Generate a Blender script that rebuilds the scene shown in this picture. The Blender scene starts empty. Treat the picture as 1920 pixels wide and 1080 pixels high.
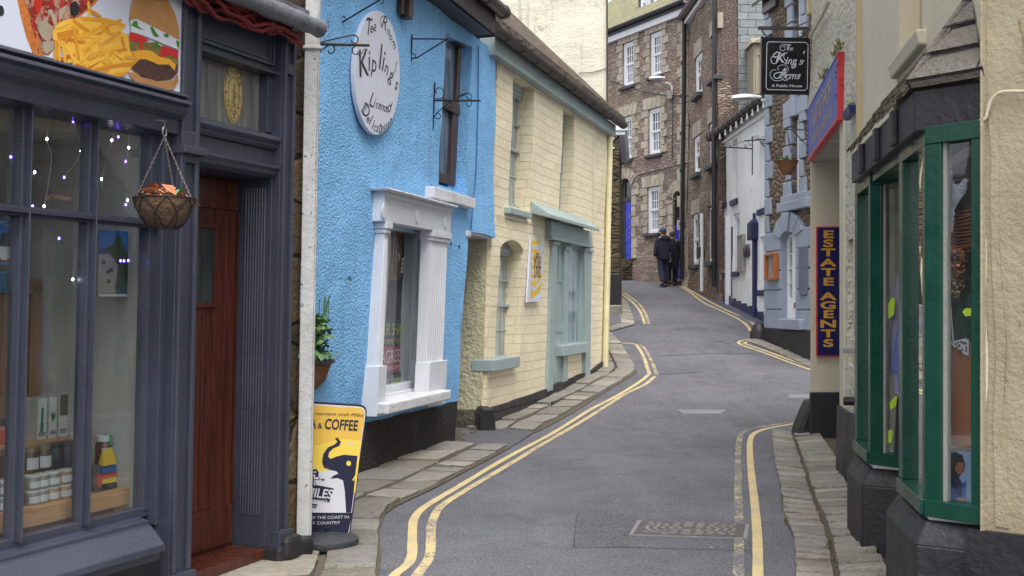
import bpy, bmesh, math, random
from mathutils import Vector, Matrix, noise
from mathutils.geometry import delaunay_2d_cdt
rad = math.radians
RN = random.Random(11)
SC = bpy.context.scene
COL = SC.collection

# ---------------------------------------------------------------- camera, sky, sun, exposure
F, HY, CZ = 2027.0, 573.0, 1.5            # focal length and horizon in photo pixels, eye height
cam = bpy.data.cameras.new('camera'); co = bpy.data.objects.new('camera', cam); COL.objects.link(co)
co.location = (0, 0, CZ); co.rotation_euler = (rad(90), 0, 0)
cam.sensor_width = 36.0; cam.lens = 36.0*F/1920.0; cam.shift_y = (HY-540)/1920.0
cam.clip_start = 0.05; cam.clip_end = 2000
cam.dof.use_dof = False
SC.camera = co
SUN_EL, SUN_AZ = 66.0, 170.0              # azimuth clockwise from +Y
world = bpy.data.worlds.new('World'); SC.world = world; world.use_nodes = True
nt = world.node_tree; bg = nt.nodes['Background']
sky = nt.nodes.new('ShaderNodeTexSky'); sky.sky_type = 'NISHITA'; sky.sun_disc = False
sky.sun_elevation = rad(SUN_EL); sky.sun_rotation = rad(SUN_AZ)
sky.air_density = 1.0; sky.dust_density = 3.0; sky.ozone_density = 1.0
hs = nt.nodes.new('ShaderNodeHueSaturation'); hs.inputs['Saturation'].default_value = 0.22
nt.links.new(sky.outputs[0], hs.inputs['Color']); nt.links.new(hs.outputs[0], bg.inputs['Color'])
bg.inputs['Strength'].default_value = 0.15
sl = bpy.data.lights.new('sun', 'SUN'); sl.energy = 1.4; sl.angle = rad(50); sl.color = (1.0, 0.96, 0.9)
so = bpy.data.objects.new('sun', sl); COL.objects.link(so)
sd = Vector((math.sin(rad(SUN_AZ))*math.cos(rad(SUN_EL)), math.cos(rad(SUN_AZ))*math.cos(rad(SUN_EL)), math.sin(rad(SUN_EL))))
so.rotation_euler = sd.to_track_quat('Z', 'Y').to_euler()
SC.view_settings.view_transform = 'Standard'; SC.view_settings.look = 'None'
SC.view_settings.exposure = 1.2; SC.view_settings.gamma = 1.0
SC.render.engine = 'CYCLES'
SC.cycles.max_bounces = 8; SC.cycles.transparent_max_bounces = 12
SC.cycles.use_denoising = True

# ---------------------------------------------------------------- helpers
def srgb(r, g, b):
    f = lambda c: (c/255/12.92) if c/255 <= .04045 else ((c/255+.055)/1.055)**2.4
    return (f(r), f(g), f(b))

GP = [(-50, 0), (0, 0), (12.9, 0), (15, .10), (19.5, .42), (21.3, .72), (24, 1.08), (29, 1.65), (33, 2.13), (36, 2.42), (39, 2.67), (60, 4.2), (75, 4.8), (500, 5.0)]
def _gl(y):
    for (a, za), (b, zb) in zip(GP, GP[1:]):
        if y <= b: return za+(zb-za)*(y-a)/(b-a)
    return GP[-1][1]
def gz(y): return sum(_gl(y+d) for d in (-.9, -.45, 0, .45, .9))/5
def gpt(px, py, h=0.0):
    """the point of the ground seen at a photo pixel"""
    rx, rz = (px-960)/F, (HY-py)/F
    t = 2.0
    f = lambda t: CZ+t*rz-gz(t)-h
    while f(t) > 0 and t < 75: t += .05
    a, b = t-.05, t
    for _ in range(20):
        m = (a+b)/2
        if f(m) > 0: a = m
        else: b = m
    return Vector((rx*b, b, gz(b)+h))

class Wall:
    """a vertical plane with its own axes: u along it (to the viewer's right), w out of it, z up"""
    def __init__(s, px=None, Y=None, vp=None, dir=None, lean=None, o=None):
        d = Vector(dir if dir else ((vp-960)/F, 1.0)); d.normalize()
        s.o = Vector(o) if o else Vector(((px-960)/F*Y, Y))
        n = Vector((d.y, -d.x))
        if n.dot(s.o) > 0: n = -n
        s.n = n; y = -n; s.x = Vector((y.y, -y.x)); s.k = 0.0
        if lean:
            (ua, za), (ub, zb) = s.uz(*lean[0]), s.uz(*lean[1]); s.k = (ua-ub)/(za-zb)
    def uz(s, px, py, w=0.0):
        rx, rz = (px-960)/F, (HY-py)/F
        a = Vector((rx, 1.0)); t = (s.o.dot(s.n)+w)/a.dot(s.n)
        p = a*t; z = CZ+t*rz
        return ((p-s.o).dot(s.x)-s.k*z, z)
    def u(s, px, py, w=0.0): return s.uz(px, py, w)[0]
    def z(s, px, py, w=0.0): return s.uz(px, py, w)[1]
    def rect(s, pl, pr, pt, pb, w=0.0):
        pm, ym = (pl+pr)/2, (pt+pb)/2
        return (s.u(pl, ym, w), s.u(pr, ym, w), s.z(pm, pb, w), s.z(pm, pt, w))
    def quad(s, pts, w=0.0): return [s.uz(x, y, w) for x, y in pts]
    def P(s, u, w, z):
        p = s.o+s.x*(u+s.k*z)+s.n*w
        return Vector((p.x, p.y, z))
    def uw(s, p):
        q = Vector((p[0], p[1]))-s.o
        return q.dot(s.x)-s.k*p[2], q.dot(s.n), p[2]

ROOT = {}
def tag(o, label=None, cat=None, group=None, kind=None):
    if label: o['label'] = label
    if cat: o['category'] = cat
    if group: o['group'] = group
    if kind: o['kind'] = kind
    return o
def place(o, W, u, z, w=0.0):
    y = -W.n
    o.matrix_world = Matrix(((W.x.x, y.x, 0, 0), (W.x.y, y.y, 0, 0), (0, 0, 1, 0), (0, 0, 0, 1)))
    o.location = W.P(u, w, z)
    m = Matrix(((W.x.x, y.x, 0, 0), (W.x.y, y.y, 0, 0), (0, 0, 1, 0), (0, 0, 0, 1))); m.translation = o.location; ROOT[o.name] = m.inverted()
def thing(name, label, cat, W, u=0.0, z=0.0, w=0.0, group=None):
    o = bpy.data.objects.new(name, None); COL.objects.link(o); o.empty_display_size = .1
    place(o, W, u, z, w)
    return tag(o, label, cat, group)

class MB:
    """collects shapes in a wall's axes and links them as one mesh object"""
    def __init__(s, W): s.W = W; s.bm = bmesh.new()
    def v(s, u, w, z): return s.bm.verts.new((u+s.W.k*z, -w, z))
    def face(s, pts):
        try: return s.bm.faces.new([s.v(*p) for p in pts])
        except ValueError: return None
    def box(s, u0, u1, w0, w1, z0, z1):
        c = [s.v(u, w, z) for z in (z0, z1) for w in (w0, w1) for u in (u0, u1)]
        for f in ((0, 1, 3, 2), (4, 6, 7, 5), (0, 4, 5, 1), (2, 3, 7, 6), (0, 2, 6, 4), (1, 5, 7, 3)):
            s.bm.faces.new([c[i] for i in f])
        return s
    def hexa(s, pts):
        """eight (u,w,z) corners, bottom ring then top ring"""
        c = [s.v(*p) for p in pts]
        for f in ((3, 2, 1, 0), (4, 5, 6, 7), (0, 1, 5, 4), (1, 2, 6, 5), (2, 3, 7, 6), (3, 0, 4, 7)):
            s.bm.faces.new([c[i] for i in f])
        return s
    def prism(s, pts, w0, w1):
        """(u,z) outline extruded from w0 to w1"""
        a = [s.v(u, w0, z) for u, z in pts]; b = [s.v(u, w1, z) for u, z in pts]; n = len(pts)
        s.bm.faces.new(a); s.bm.faces.new(b[::-1])
        for i in range(n): s.bm.faces.new((a[i], b[i], b[(i+1) % n], a[(i+1) % n]))
        return s
    def flat(s, pts, w): s.face([(u, w, z) for u, z in pts]); return s
    def plan(s, pts, z0, z1):
        """(u,w) outline extruded in height"""
        a = [s.v(u, w, z0) for u, w in pts]; b = [s.v(u, w, z1) for u, w in pts]; n = len(pts)
        s.bm.faces.new(a); s.bm.faces.new(b[::-1])
        for i in range(n): s.bm.faces.new((a[i], b[i], b[(i+1) % n], a[(i+1) % n]))
        return s
    def mould(s, u0, u1, prof):
        """(w,z) profile swept along u, ends closed"""
        a = [s.v(u0, w, z) for w, z in prof]; b = [s.v(u1, w, z) for w, z in prof]; n = len(prof)
        s.bm.faces.new(a); s.bm.faces.new(b[::-1])
        for i in range(n): s.bm.faces.new((a[i], b[i], b[(i+1) % n], a[(i+1) % n]))
        return s
    def tube(s, pts, r, seg=8, cap=True):
        """pts (u,w,z); r a number or one per point"""
        P = [Vector((p[0]+s.W.k*p[2], -p[1], p[2])) for p in pts]; n = len(P); rings = []
        up = None
        for i, p in enumerate(P):
            t = (P[min(i+1, n-1)]-P[max(i-1, 0)])
            if t.length < 1e-9: t = Vector((0, 0, 1))
            t.normalize()
            if up is None: up = t.orthogonal().normalized()
            else:
                up = up-t*up.dot(t)
                up = up.normalized() if up.length > 1e-6 else t.orthogonal().normalized()
            bi = t.cross(up); rr = r[i] if isinstance(r, (list, tuple)) else r
            rings.append([s.bm.verts.new(p+(up*math.cos(2*math.pi*k/seg)+bi*math.sin(2*math.pi*k/seg))*rr) for k in range(seg)])
        for a, b in zip(rings, rings[1:]):
            for k in range(seg): s.bm.faces.new((a[k], a[(k+1) % seg], b[(k+1) % seg], b[k]))
        if cap: s.bm.faces.new(rings[0][::-1]); s.bm.faces.new(rings[-1])
        return s
    def lathe(s, u, w, prof, seg=20, su=1.0, sw=1.0, a0=0.0, a1=360.0):
        """(r,z) profile turned about the vertical through (u,w)"""
        full = abs(a1-a0) >= 359.9; n = seg if full else seg+1; rings = []
        for r, z in prof:
            rings.append([s.v(u+r*su*math.cos(rad(a0+(a1-a0)*k/seg)), w+r*sw*math.sin(rad(a0+(a1-a0)*k/seg)), z) for k in range(n)])
        for a, b in zip(rings, rings[1:]):
            for k in range(n if full else n-1):
                s.bm.faces.new((a[k], a[(k+1) % n], b[(k+1) % n], b[k]))
        s.bm.faces.new(rings[0][::-1]); s.bm.faces.new(rings[-1])
        return s
    def disc(s, u, z, ru, rz, w0, w1, seg=32):
        return s.prism([(u+ru*math.cos(2*math.pi*k/seg), z+rz*math.sin(2*math.pi*k/seg)) for k in range(seg)], w0, w1)
    def leaf(s, p, L, wd, yaw, pitch, bend=.3, roll=0.0):
        d = Vector((math.cos(yaw)*math.cos(pitch), math.sin(yaw)*math.cos(pitch), math.sin(pitch)))
        sd_ = d.cross(Vector((0, 0, 1)));
        sd_ = sd_.normalized() if sd_.length > 1e-5 else Vector((1, 0, 0))
        up = sd_.cross(d); sd_ = sd_*math.cos(roll)+up*math.sin(roll); up = sd_.cross(d)
        o = Vector((p[0]+s.W.k*p[2], -p[1], p[2]))
        q = lambda a, b, c: s.bm.verts.new(o+d*a*L+sd_*b*wd+up*c*L)
        v0 = q(0, 0, 0); v1 = q(.45, .5, .08); v2 = q(.5, 0, -.02); v3 = q(.45, -.5, .08); v4 = q(1, 0, -bend)
        for f in ((v0, v2, v1), (v0, v3, v2), (v1, v2, v4), (v2, v3, v4)): s.bm.faces.new(f)
        return s
    def stroke(s, pts, width, w, th=.0):
        """a painted line of even width laid on the plane at w; pts (u,z)"""
        P = [Vector(p) for p in pts]; n = len(P); L = []
        for i, p in enumerate(P):
            t = P[min(i+1, n-1)]-P[max(i-1, 0)]; t = t.normalized() if t.length else Vector((1, 0))
            h = (width[i] if isinstance(width, (list, tuple)) else width)/2
            q = Vector((-t.y, t.x))*h
            L.append((s.v(p.x+q.x, w, p.y+q.y), s.v(p.x-q.x, w, p.y-q.y)))
        for a, b in zip(L, L[1:]): s.bm.faces.new((a[0], a[1], b[1], b[0]))
        return s
    def text(s, body, u, z, h, w, sx=1.0, rot=0.0, shear=0.0, bold=0.0, align='CENTER', th=0.0, width=None, slope=0.0):
        """lettering of capital height h whose middle stands at (u,z)"""
        c = bpy.data.curves.new('t', 'FONT'); c.body = body; c.size = h/.7; c.shear = shear; c.offset = bold*h
        c.align_x = align; c.align_y = 'CENTER'; c.resolution_u = 4
        o = bpy.data.objects.new('t', c); COL.objects.link(o)
        dg = bpy.context.evaluated_depsgraph_get(); me = bpy.data.meshes.new_from_object(o.evaluated_get(dg))
        if width:
            xs = [q.co.x for q in me.vertices]; sx = width/(max(xs)-min(xs))
        cr, sr = math.cos(rot), math.sin(rot); vs = []
        for q in me.vertices:
            x, y = q.co.x*sx, q.co.y
            vs.append(s.v(u+x*cr-y*sr, w, z+x*sr+y*cr+slope*x))
        for p in me.polygons:
            try: s.bm.faces.new([vs[i] for i in p.vertices])
            except ValueError: pass
        bpy.data.objects.remove(o); bpy.data.meshes.remove(me); bpy.data.curves.remove(c)
        return s
    def panel(s, outline, holes=(), w=0.0, thick=.25, step=.3, amp=.006, reveal=None):
        """an uneven wall face with openings, its thickness and the reveals of the openings"""
        def inside(p, poly):
            c = False; j = len(poly)-1
            for i in range(len(poly)):
                (xi, yi), (xj, yj) = poly[i], poly[j]
                if (yi > p[1]) != (yj > p[1]) and p[0] < (xj-xi)*(p[1]-yi)/(yj-yi)+xi: c = not c
                j = i
            return c
        def subd(loop, jit):
            out = []
            for i, a in enumerate(loop):
                b = loop[(i+1) % len(loop)]; L = math.hypot(b[0]-a[0], b[1]-a[1]); k = max(1, int(L/step))
                for j in range(k):
                    t = j/k; x, z = a[0]+(b[0]-a[0])*t, a[1]+(b[1]-a[1])*t
                    if jit:
                        q = noise.noise_vector(Vector((x*2.3, z*2.3, w+3))); x += q.x*amp*1.6; z += q.y*amp*1.6
                    out.append((x, z))
            return out
        loops = [subd(outline, True)]+[subd(h, False) for h in holes]
        pts, edges = [], []
        for lp in loops:
            b0 = len(pts); pts += lp; edges += [(b0+i, b0+(i+1) % len(lp)) for i in range(len(lp))]
        nb = len(pts)
        us = [p[0] for p in outline]; zs = [p[1] for p in outline]
        nu = int((max(us)-min(us))/step); nz = int((max(zs)-min(zs))/step)
        for i in range(1, nu):
            for j in range(1, nz):
                p = (min(us)+i*step+RN.uniform(-.2, .2)*step, min(zs)+j*step+RN.uniform(-.2, .2)*step)
                if inside(p, loops[0]) and not any(inside(p, h) for h in loops[1:]) and min(math.hypot(p[0]-q[0], p[1]-q[1]) for q in pts[:nb]) > step*.45: pts.append(p)
        vs, es, fs, ov, oe, of = delaunay_2d_cdt([Vector(p) for p in pts], edges, [], 0, 1e-6)
        dw = lambda p: w+amp*2.2*noise.noise(Vector((p[0]*1.1, p[1]*1.1, w+7)))+amp*noise.noise(Vector((p[0]*3.7, p[1]*3.7, w)))
        V = [s.v(p[0], dw(p), p[1]) for p in vs]; mp = {}
        for i, l in enumerate(ov):
            for q in l: mp[q] = i
        for f in fs:
            c = (sum(vs[i][0] for i in f)/3, sum(vs[i][1] for i in f)/3)
            if inside(c, loops[0]) and not any(inside(c, h) for h in loops[1:]):
                try: s.bm.faces.new([V[i] for i in f])
                except ValueError: pass
        b0 = 0
        for li, lp in enumerate(loops):
            d = thick if li == 0 else (reveal if reveal else thick)
            B = [s.v(p[0], w-d, p[1]) for p in lp]; n = len(lp)
            for i in range(n):
                a, b = V[mp[b0+i]], V[mp[b0+(i+1) % n]]
                if a is not b:
                    try: s.bm.faces.new((a, b, B[(i+1) % n], B[i]))
                    except ValueError: pass
            b0 += n
        return s
    def build(s, name, mat, parent, bev=0.0, smooth=False, kind=None, ang=40, seg=2):
        if parent is not None:
            y = -s.W.n; T = ROOT[parent.name] @ Matrix(((s.W.x.x, y.x, 0, s.W.o.x), (s.W.x.y, y.y, 0, s.W.o.y), (0, 0, 1, 0), (0, 0, 0, 1)))
            s.bm.transform(T)
        bmesh.ops.recalc_face_normals(s.bm, faces=s.bm.faces)
        me = bpy.data.meshes.new(name); s.bm.to_mesh(me); s.bm.free()
        me.materials.append(mat)
        if smooth:
            me.polygons.foreach_set('use_smooth', [True]*len(me.polygons)); me.set_sharp_from_angle(angle=rad(ang))
        o = bpy.data.objects.new(name, me); COL.objects.link(o)
        if bev:
            m = o.modifiers.new('bevel', 'BEVEL'); m.width = bev; m.segments = seg; m.limit_method = 'ANGLE'; m.angle_limit = rad(35)
        if parent is not None: o.parent = parent; ROOT[o.name] = ROOT[parent.name]
        if kind: o['kind'] = kind
        return o
    def alone(s, name, mat, label, cat, u, z, w=0.0, group=None, **k):
        """the same as a top-level thing of one mesh"""
        h = bpy.data.objects.new('tmp', None); place(h, s.W, u, z, w)
        mw = h.matrix_world.copy(); loc = h.location.copy()
        o = s.build(name, mat, h, **k); o.parent = None
        place(o, s.W, u, z, w); bpy.data.objects.remove(h)
        return tag(o, label, cat, group)

def arcpts(cu, cz, ru, rz, a0, a1, n=14):
    return [(cu+ru*math.cos(rad(a0+(a1-a0)*i/n)), cz+rz*math.sin(rad(a0+(a1-a0)*i/n))) for i in range(n+1)]
def smoothline(pts, n=6):
    """Catmull-Rom through 2-D or 3-D points"""
    P = [Vector(p) for p in pts]; P = [P[0]*2-P[1]]+P+[P[-1]*2-P[-2]]; out = []
    for i in range(1, len(P)-2):
        a, b, c, d = P[i-1:i+3]
        for k in range(n):
            t = k/n; out.append(.5*((2*b)+(c-a)*t+(2*a-5*b+4*c-d)*t*t+(3*b-a-3*c+d)*t**3))
    out.append(P[-2]); return out

# ---------------------------------------------------------------- materials
class NG:
    def __init__(s, name):
        s.m = bpy.data.materials.new(name); s.m.use_nodes = True; s.t = s.m.node_tree
        s.p = s.t.nodes['Principled BSDF']; s.out = s.t.nodes['Material Output']
    def n(s, t, **k):
        x = s.t.nodes.new(t)
        for a, b in k.items():
            if a.startswith('_'): x.inputs[a[1:].replace('_', ' ')].default_value = b
            else: setattr(x, a, b)
        return x
    def l(s, a, b): s.t.links.new(a, b)
    def coords(s, sx=1, sy=1, sz=1, flat=False):
        tc = s.n('ShaderNodeTexCoord')
        if not flat and (sx, sy, sz) == (1, 1, 1): return tc.outputs['Object']
        if flat:
            sp = s.n('ShaderNodeSeparateXYZ'); s.l(tc.outputs['Object'], sp.inputs[0])
            a = s.math('ADD', sp.outputs[0], sp.outputs[1]); cb = s.n('ShaderNodeCombineXYZ')
            s.l(s.math('MULTIPLY', a, sx), cb.inputs[0]); s.l(s.math('MULTIPLY', sp.outputs[2], sz), cb.inputs[1])
            return cb.outputs[0]
        mp = s.n('ShaderNodeMapping'); mp.inputs['Scale'].default_value = (sx, sy, sz); s.l(tc.outputs['Object'], mp.inputs[0])
        return mp.outputs[0]
    def math(s, op, a, b=None, c=None):
        x = s.n('ShaderNodeMath', operation=op)
        for i, q in enumerate((a, b, c)):
            if q is None: continue
            if isinstance(q, (int, float)): x.inputs[i].default_value = q
            else: s.l(q, x.inputs[i])
        return x.outputs[0]
    def noise(s, vec, scale, det=4, rough=.55, dist=0.0):
        x = s.n('ShaderNodeTexNoise'); x.inputs['Scale'].default_value = scale; x.inputs['Detail'].default_value = det
        x.inputs['Roughness'].default_value = rough; x.inputs['Distortion'].default_value = dist
        s.l(vec, x.inputs['Vector']); return x.outputs[0]
    def ramp(s, fac, stops, interp='LINEAR'):
        x = s.n('ShaderNodeValToRGB'); cr = x.color_ramp; cr.interpolation = interp
        while len(cr.elements) < len(stops): cr.elements.new(.5)
        for e, (p, c) in zip(cr.elements, stops): e.position = p; e.color = (*c, 1) if not isinstance(c, (int, float)) else (c, c, c, 1)
        s.l(fac, x.inputs[0]); return x.outputs[0]
    def mix(s, fac, a, b, blend='MIX'):
        x = s.n('ShaderNodeMix', data_type='RGBA', blend_type=blend)
        for i, q in ((0, fac), (6, a), (7, b)):
            if isinstance(q, (int, float)): x.inputs[i].default_value = q
            elif isinstance(q, (tuple, list)): x.inputs[i].default_value = (*q[:3], 1)
            else: s.l(q, x.inputs[i])
        return x.outputs[2]
    def mr(s, v, a, b, c=0.0, d=1.0):
        x = s.n('ShaderNodeMapRange'); s.l(v, x.inputs[0])
        for i, q in enumerate((a, b, c, d)): x.inputs[i+1].default_value = q
        return x.outputs[0]
    def voro(s, vec, scale, feat='F1', dim='3D', rnd=1.0):
        x = s.n('ShaderNodeTexVoronoi', feature=feat, voronoi_dimensions=dim); x.inputs['Scale'].default_value = scale
        x.inputs['Randomness'].default_value = rnd; s.l(vec, x.inputs['Vector']); return x
    def finish(s, col, rough=.7, height=None, dist=.01, strength=1.0, spec=.5, metal=0.0):
        if isinstance(col, (tuple, list)): s.p.inputs['Base Color'].default_value = (*col, 1)
        else: s.l(col, s.p.inputs['Base Color'])
        if isinstance(rough, (int, float)): s.p.inputs['Roughness'].default_value = rough
        else: s.l(rough, s.p.inputs['Roughness'])
        s.p.inputs['Specular IOR Level'].default_value = spec; s.p.inputs['Metallic'].default_value = metal
        if height is not None:
            b = s.n('ShaderNodeBump'); b.inputs['Distance'].default_value = dist; b.inputs['Strength'].default_value = strength
            s.l(height, b.inputs['Height']); s.l(b.outputs[0], s.p.inputs['Normal'])
        return s.m
def sc(c, k): return tuple(min(1.0, x*k) for x in c)

def paint(name, col, rough=.45, var=.12, scale=4.0, bump=.002, chip=None, chips=0.0, bscale=14, spec=.5, grain=False):
    g = NG(name); v = g.coords()
    n1 = g.noise(v, scale, 5); c = g.mix(g.mr(n1, .3, .7), sc(col, 1-var), sc(col, 1+var))
    n2 = g.noise(g.coords(1, 1, .12) if not grain else g.coords(8, 8, .6), bscale, 4)
    c = g.mix(g.mr(n2, .55, .8, 0, .25), c, sc(col, .6))
    h = g.math('ADD', g.noise(v, bscale*2, 3), g.math('MULTIPLY', n2, .6))
    if chip:
        n3 = g.noise(v, 26, 6, .7); m = g.mr(n3, .70-chips, .73-chips); c = g.mix(m, c, chip)
        h = g.math('SUBTRACT', h, g.math('MULTIPLY', m, .8))
    return g.finish(c, g.mr(n1, .3, .7, rough-.08, rough+.12), h, bump, 1, spec)

def render_wall(name, col, scale=60, dist=.02, var=.1, dirt=.3, dcol=(.16, .14, .11), spots=None, voro=True, streak=.35):
    """roughcast or lumpy render with weather streaks"""
    g = NG(name); v = g.coords()
    nl = g.noise(v, 1.3, 6, .6); nm = g.noise(v, 6, 5)
    c = g.mix(g.mr(nl, .35, .65), sc(col, 1-var), sc(col, 1+var*.6)); c = g.mix(g.mr(nm, .4, .75, 0, .3), c, sc(col, .78))
    st = g.noise(g.coords(5, 5, .35), 1.6, 6, .65); c = g.mix(g.mr(st, .56, .75, 0, streak), c, dcol)
    if dirt: c = g.mix(g.mr(g.noise(v, 2.2, 8, .7), .58, .72, 0, dirt), c, dcol)
    if spots:
        sp = g.noise(g.coords(7, 7, 1.6), 1.7, 3, .6); c = g.mix(g.math('MULTIPLY', g.mr(sp, .69, .72), .75), c, spots)
        low = g.n('ShaderNodeSeparateXYZ'); g.l(v, low.inputs[0]); c = g.mix(g.math('MULTIPLY', g.mr(low.outputs[2], 1.1, .3, 0, .45), g.mr(nm, .35, .65)), c, dcol)
    h = g.noise(v, scale, 3, .6)
    if voro:
        vo = g.voro(v, scale*.7, 'SMOOTH_F1').outputs['Distance']; h = g.math('SUBTRACT', g.math('MULTIPLY', h, .9), g.math('MULTIPLY', vo, 1.0))
    h = g.math('ADD', h, g.math('MULTIPLY', nm, 1.2))
    return g.finish(c, .85, h, dist, 1, .3)

def rubble(name, cols, mortar, su=2.4, sz=7.0, edge=.06, dist=.04, moss=None):
    """stones of many tones laid in rough courses"""
    g = NG(name); v = g.coords(su, 1, sz, flat=True)
    dn = g.n('ShaderNodeTexNoise'); dn.inputs['Scale'].default_value = 1.1; dn.inputs['Detail'].default_value = 3; g.l(v, dn.inputs['Vector'])
    va = g.n('ShaderNodeVectorMath', operation='MULTIPLY_ADD'); g.l(dn.outputs['Color'], va.inputs[0]); va.inputs[1].default_value = (.5, .5, 0); g.l(v, va.inputs[2])
    vv = va.outputs[0]
    vc = g.voro(vv, 1.0, 'F1', '2D', .8); sp = g.n('ShaderNodeSeparateColor'); g.l(vc.outputs['Color'], sp.inputs[0])
    n = len(cols); c = g.ramp(sp.outputs[0], [(i/n, q) for i, q in enumerate(cols)], 'CONSTANT')
    c = g.mix(g.mr(g.noise(g.coords(), 30, 5, .7), .3, .75, 0, .35), c, sc(cols[0], .5))
    c = g.mix(g.mr(g.noise(g.coords(), .9, 4), .5, .7, 0, .3), c, sc(cols[-1], .85))
    ed = g.voro(vv, 1.0, 'DISTANCE_TO_EDGE', '2D', .85).outputs['Distance']; m = g.mr(ed, edge*.4, edge, 1, 0)
    c = g.mix(m, c, mortar)
    if moss: c = g.mix(g.mr(g.noise(g.coords(), 1.6, 6), .55, .7, 0, .6), c, moss)
    h = g.math('ADD', g.mr(ed, 0, edge*2.4), g.math('MULTIPLY', g.noise(g.coords(), 22, 5, .65), .8))
    h = g.math('ADD', h, g.math('MULTIPLY', sp.outputs[1], .5))
    return g.finish(c, .88, h, dist, 1, .25)

def courses(name, c1, c2, mortar, bw, bh, ms=.008, dist=.01, var=.2, rough=.8, fine=40, fined=.5, wob=.03, dirt=.25, dcol=(.1, .09, .07), bias=0.0):
    """painted brick, slates or cut blocks in courses"""
    g = NG(name); v = g.coords(flat=True)
    dn = g.n('ShaderNodeTexNoise'); dn.inputs['Scale'].default_value = 2.2; dn.inputs['Detail'].default_value = 3; g.l(v, dn.inputs['Vector'])
    va = g.n('ShaderNodeVectorMath', operation='MULTIPLY_ADD'); g.l(dn.outputs['Color'], va.inputs[0]); va.inputs[1].default_value = (wob, wob, 0); g.l(v, va.inputs[2])
    b = g.n('ShaderNodeTexBrick'); g.l(va.outputs[0], b.inputs['Vector']); b.inputs['Scale'].default_value = 1
    b.inputs['Brick Width'].default_value = bw; b.inputs['Row Height'].default_value = bh; b.inputs['Mortar Size'].default_value = ms; b.inputs['Mortar Smooth'].default_value = .35
    b.inputs['Bias'].default_value = bias
    b.inputs['Color1'].default_value = (*c1, 1); b.inputs['Color2'].default_value = (*c2, 1); b.inputs['Mortar'].default_value = (*mortar, 1)
    o = g.coords(); c = g.mix(g.mr(g.noise(o, 3, 6), .4, .75, 0, var), b.outputs[0], sc(c1, .72))
    c = g.mix(g.mr(g.noise(g.coords(4, 4, .4), 2, 6, .7), .55, .75, 0, dirt), c, dcol)
    h = g.math('ADD', g.math('MULTIPLY', b.outputs['Fac'], -1.0), g.math('MULTIPLY', g.noise(o, fine, 4, .6), fined))
    h = g.math('ADD', h, g.math('MULTIPLY', g.noise(o, 6, 3), .8))
    return g.finish(c, rough, h, dist, 1, .35)

def glass(name, tint=(.9, .95, .95), boost=1.0, dirt=.05, rough=.02):
    g = NG(name); g.t.nodes.remove(g.p)
    tr = g.n('ShaderNodeBsdfTransparent'); tr.inputs[0].default_value = (*tint, 1)
    gl = g.n('ShaderNodeBsdfGlossy'); gl.inputs['Roughness'].default_value = rough
    bp = g.n('ShaderNodeBump'); bp.inputs['Distance'].default_value = .004; bp.inputs['Strength'].default_value = .4
    g.l(g.noise(g.coords(), 2.5, 2), bp.inputs['Height']); g.l(bp.outputs[0], gl.inputs['Normal'])
    lw = g.n('ShaderNodeFresnel'); ge = g.n('ShaderNodeNewGeometry'); g.l(g.mr(ge.outputs['Backfacing'], 0, 1, 1.55, 1/1.55), lw.inputs[0])
    f = g.math('MINIMUM', g.math('MULTIPLY', lw.outputs[0], boost), 1.0)
    mx = g.n('ShaderNodeMixShader'); g.l(f, mx.inputs[0]); g.l(tr.outputs[0], mx.inputs[1]); g.l(gl.outputs[0], mx.inputs[2])
    di = g.n('ShaderNodeBsdfDiffuse'); di.inputs[0].default_value = (.5, .52, .55, 1)
    m2 = g.n('ShaderNodeMixShader'); g.l(g.math('MULTIPLY', g.mr(g.noise(g.coords(2, 2, .5), 3, 6, .7), .35, .8), dirt), m2.inputs[0])
    g.l(mx.outputs[0], m2.inputs[1]); g.l(di.outputs[0], m2.inputs[2]); g.l(m2.outputs[0], g.out.inputs[0])
    return g.m
def darkpane(name, a, b, sx=6.0):
    """opaque glossy pane; net curtains, a dark room or reflected sky put into its colour"""
    g = NG(name); n = g.noise(g.coords(sx, sx, .6), 1.5, 4, .6)
    c = g.mix(g.mr(n, .38, .62), a, b)
    return g.finish(c, .06, g.noise(g.coords(), 2.5, 2), .004, .5, .6)
def wood(name, c1, c2, rough=.4, sc_=14, axis='z'):
    g = NG(name); v = g.coords(sc_, sc_, .9) if axis == 'z' else g.coords(.9, sc_, sc_)
    n = g.noise(v, 1.6, 6, .6, .6); c = g.mix(g.mr(n, .3, .7), c1, c2)
    c = g.mix(g.mr(g.noise(g.coords(), 1.7, 4), .5, .75, 0, .4), c, sc(c1, .6))
    return g.finish(c, g.mr(n, .3, .7, rough, rough+.15), n, .002, 1, .5)
def islands(name, stops, rough=.6, bump=.0, bscale=30, var=.3, spec=.4):
    """every separate piece of the mesh takes its own tone"""
    g = NG(name); ge = g.n('ShaderNodeNewGeometry'); c = g.ramp(ge.outputs['Random Per Island'], stops)
    n = g.noise(g.coords(), bscale, 5, .65); c = g.mix(g.mr(n, .35, .75, 0, var), c, sc(stops[0][1], .5))
    return g.finish(c, rough, n if bump else None, bump, 1, spec)
def plain(name, col, rough=.5, metal=0.0, var=.08, spec=.5):
    g = NG(name); c = g.mix(g.noise(g.coords(), 9, 4), sc(col, 1-var*2), sc(col, 1+var))
    return g.finish(c, rough, None, spec=spec, metal=metal)
def emit(name, col, k):
    g = NG(name); g.p.inputs['Emission Color'].default_value = (*col, 1); g.p.inputs['Emission Strength'].default_value = k
    return g.finish(col, .3)
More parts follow.
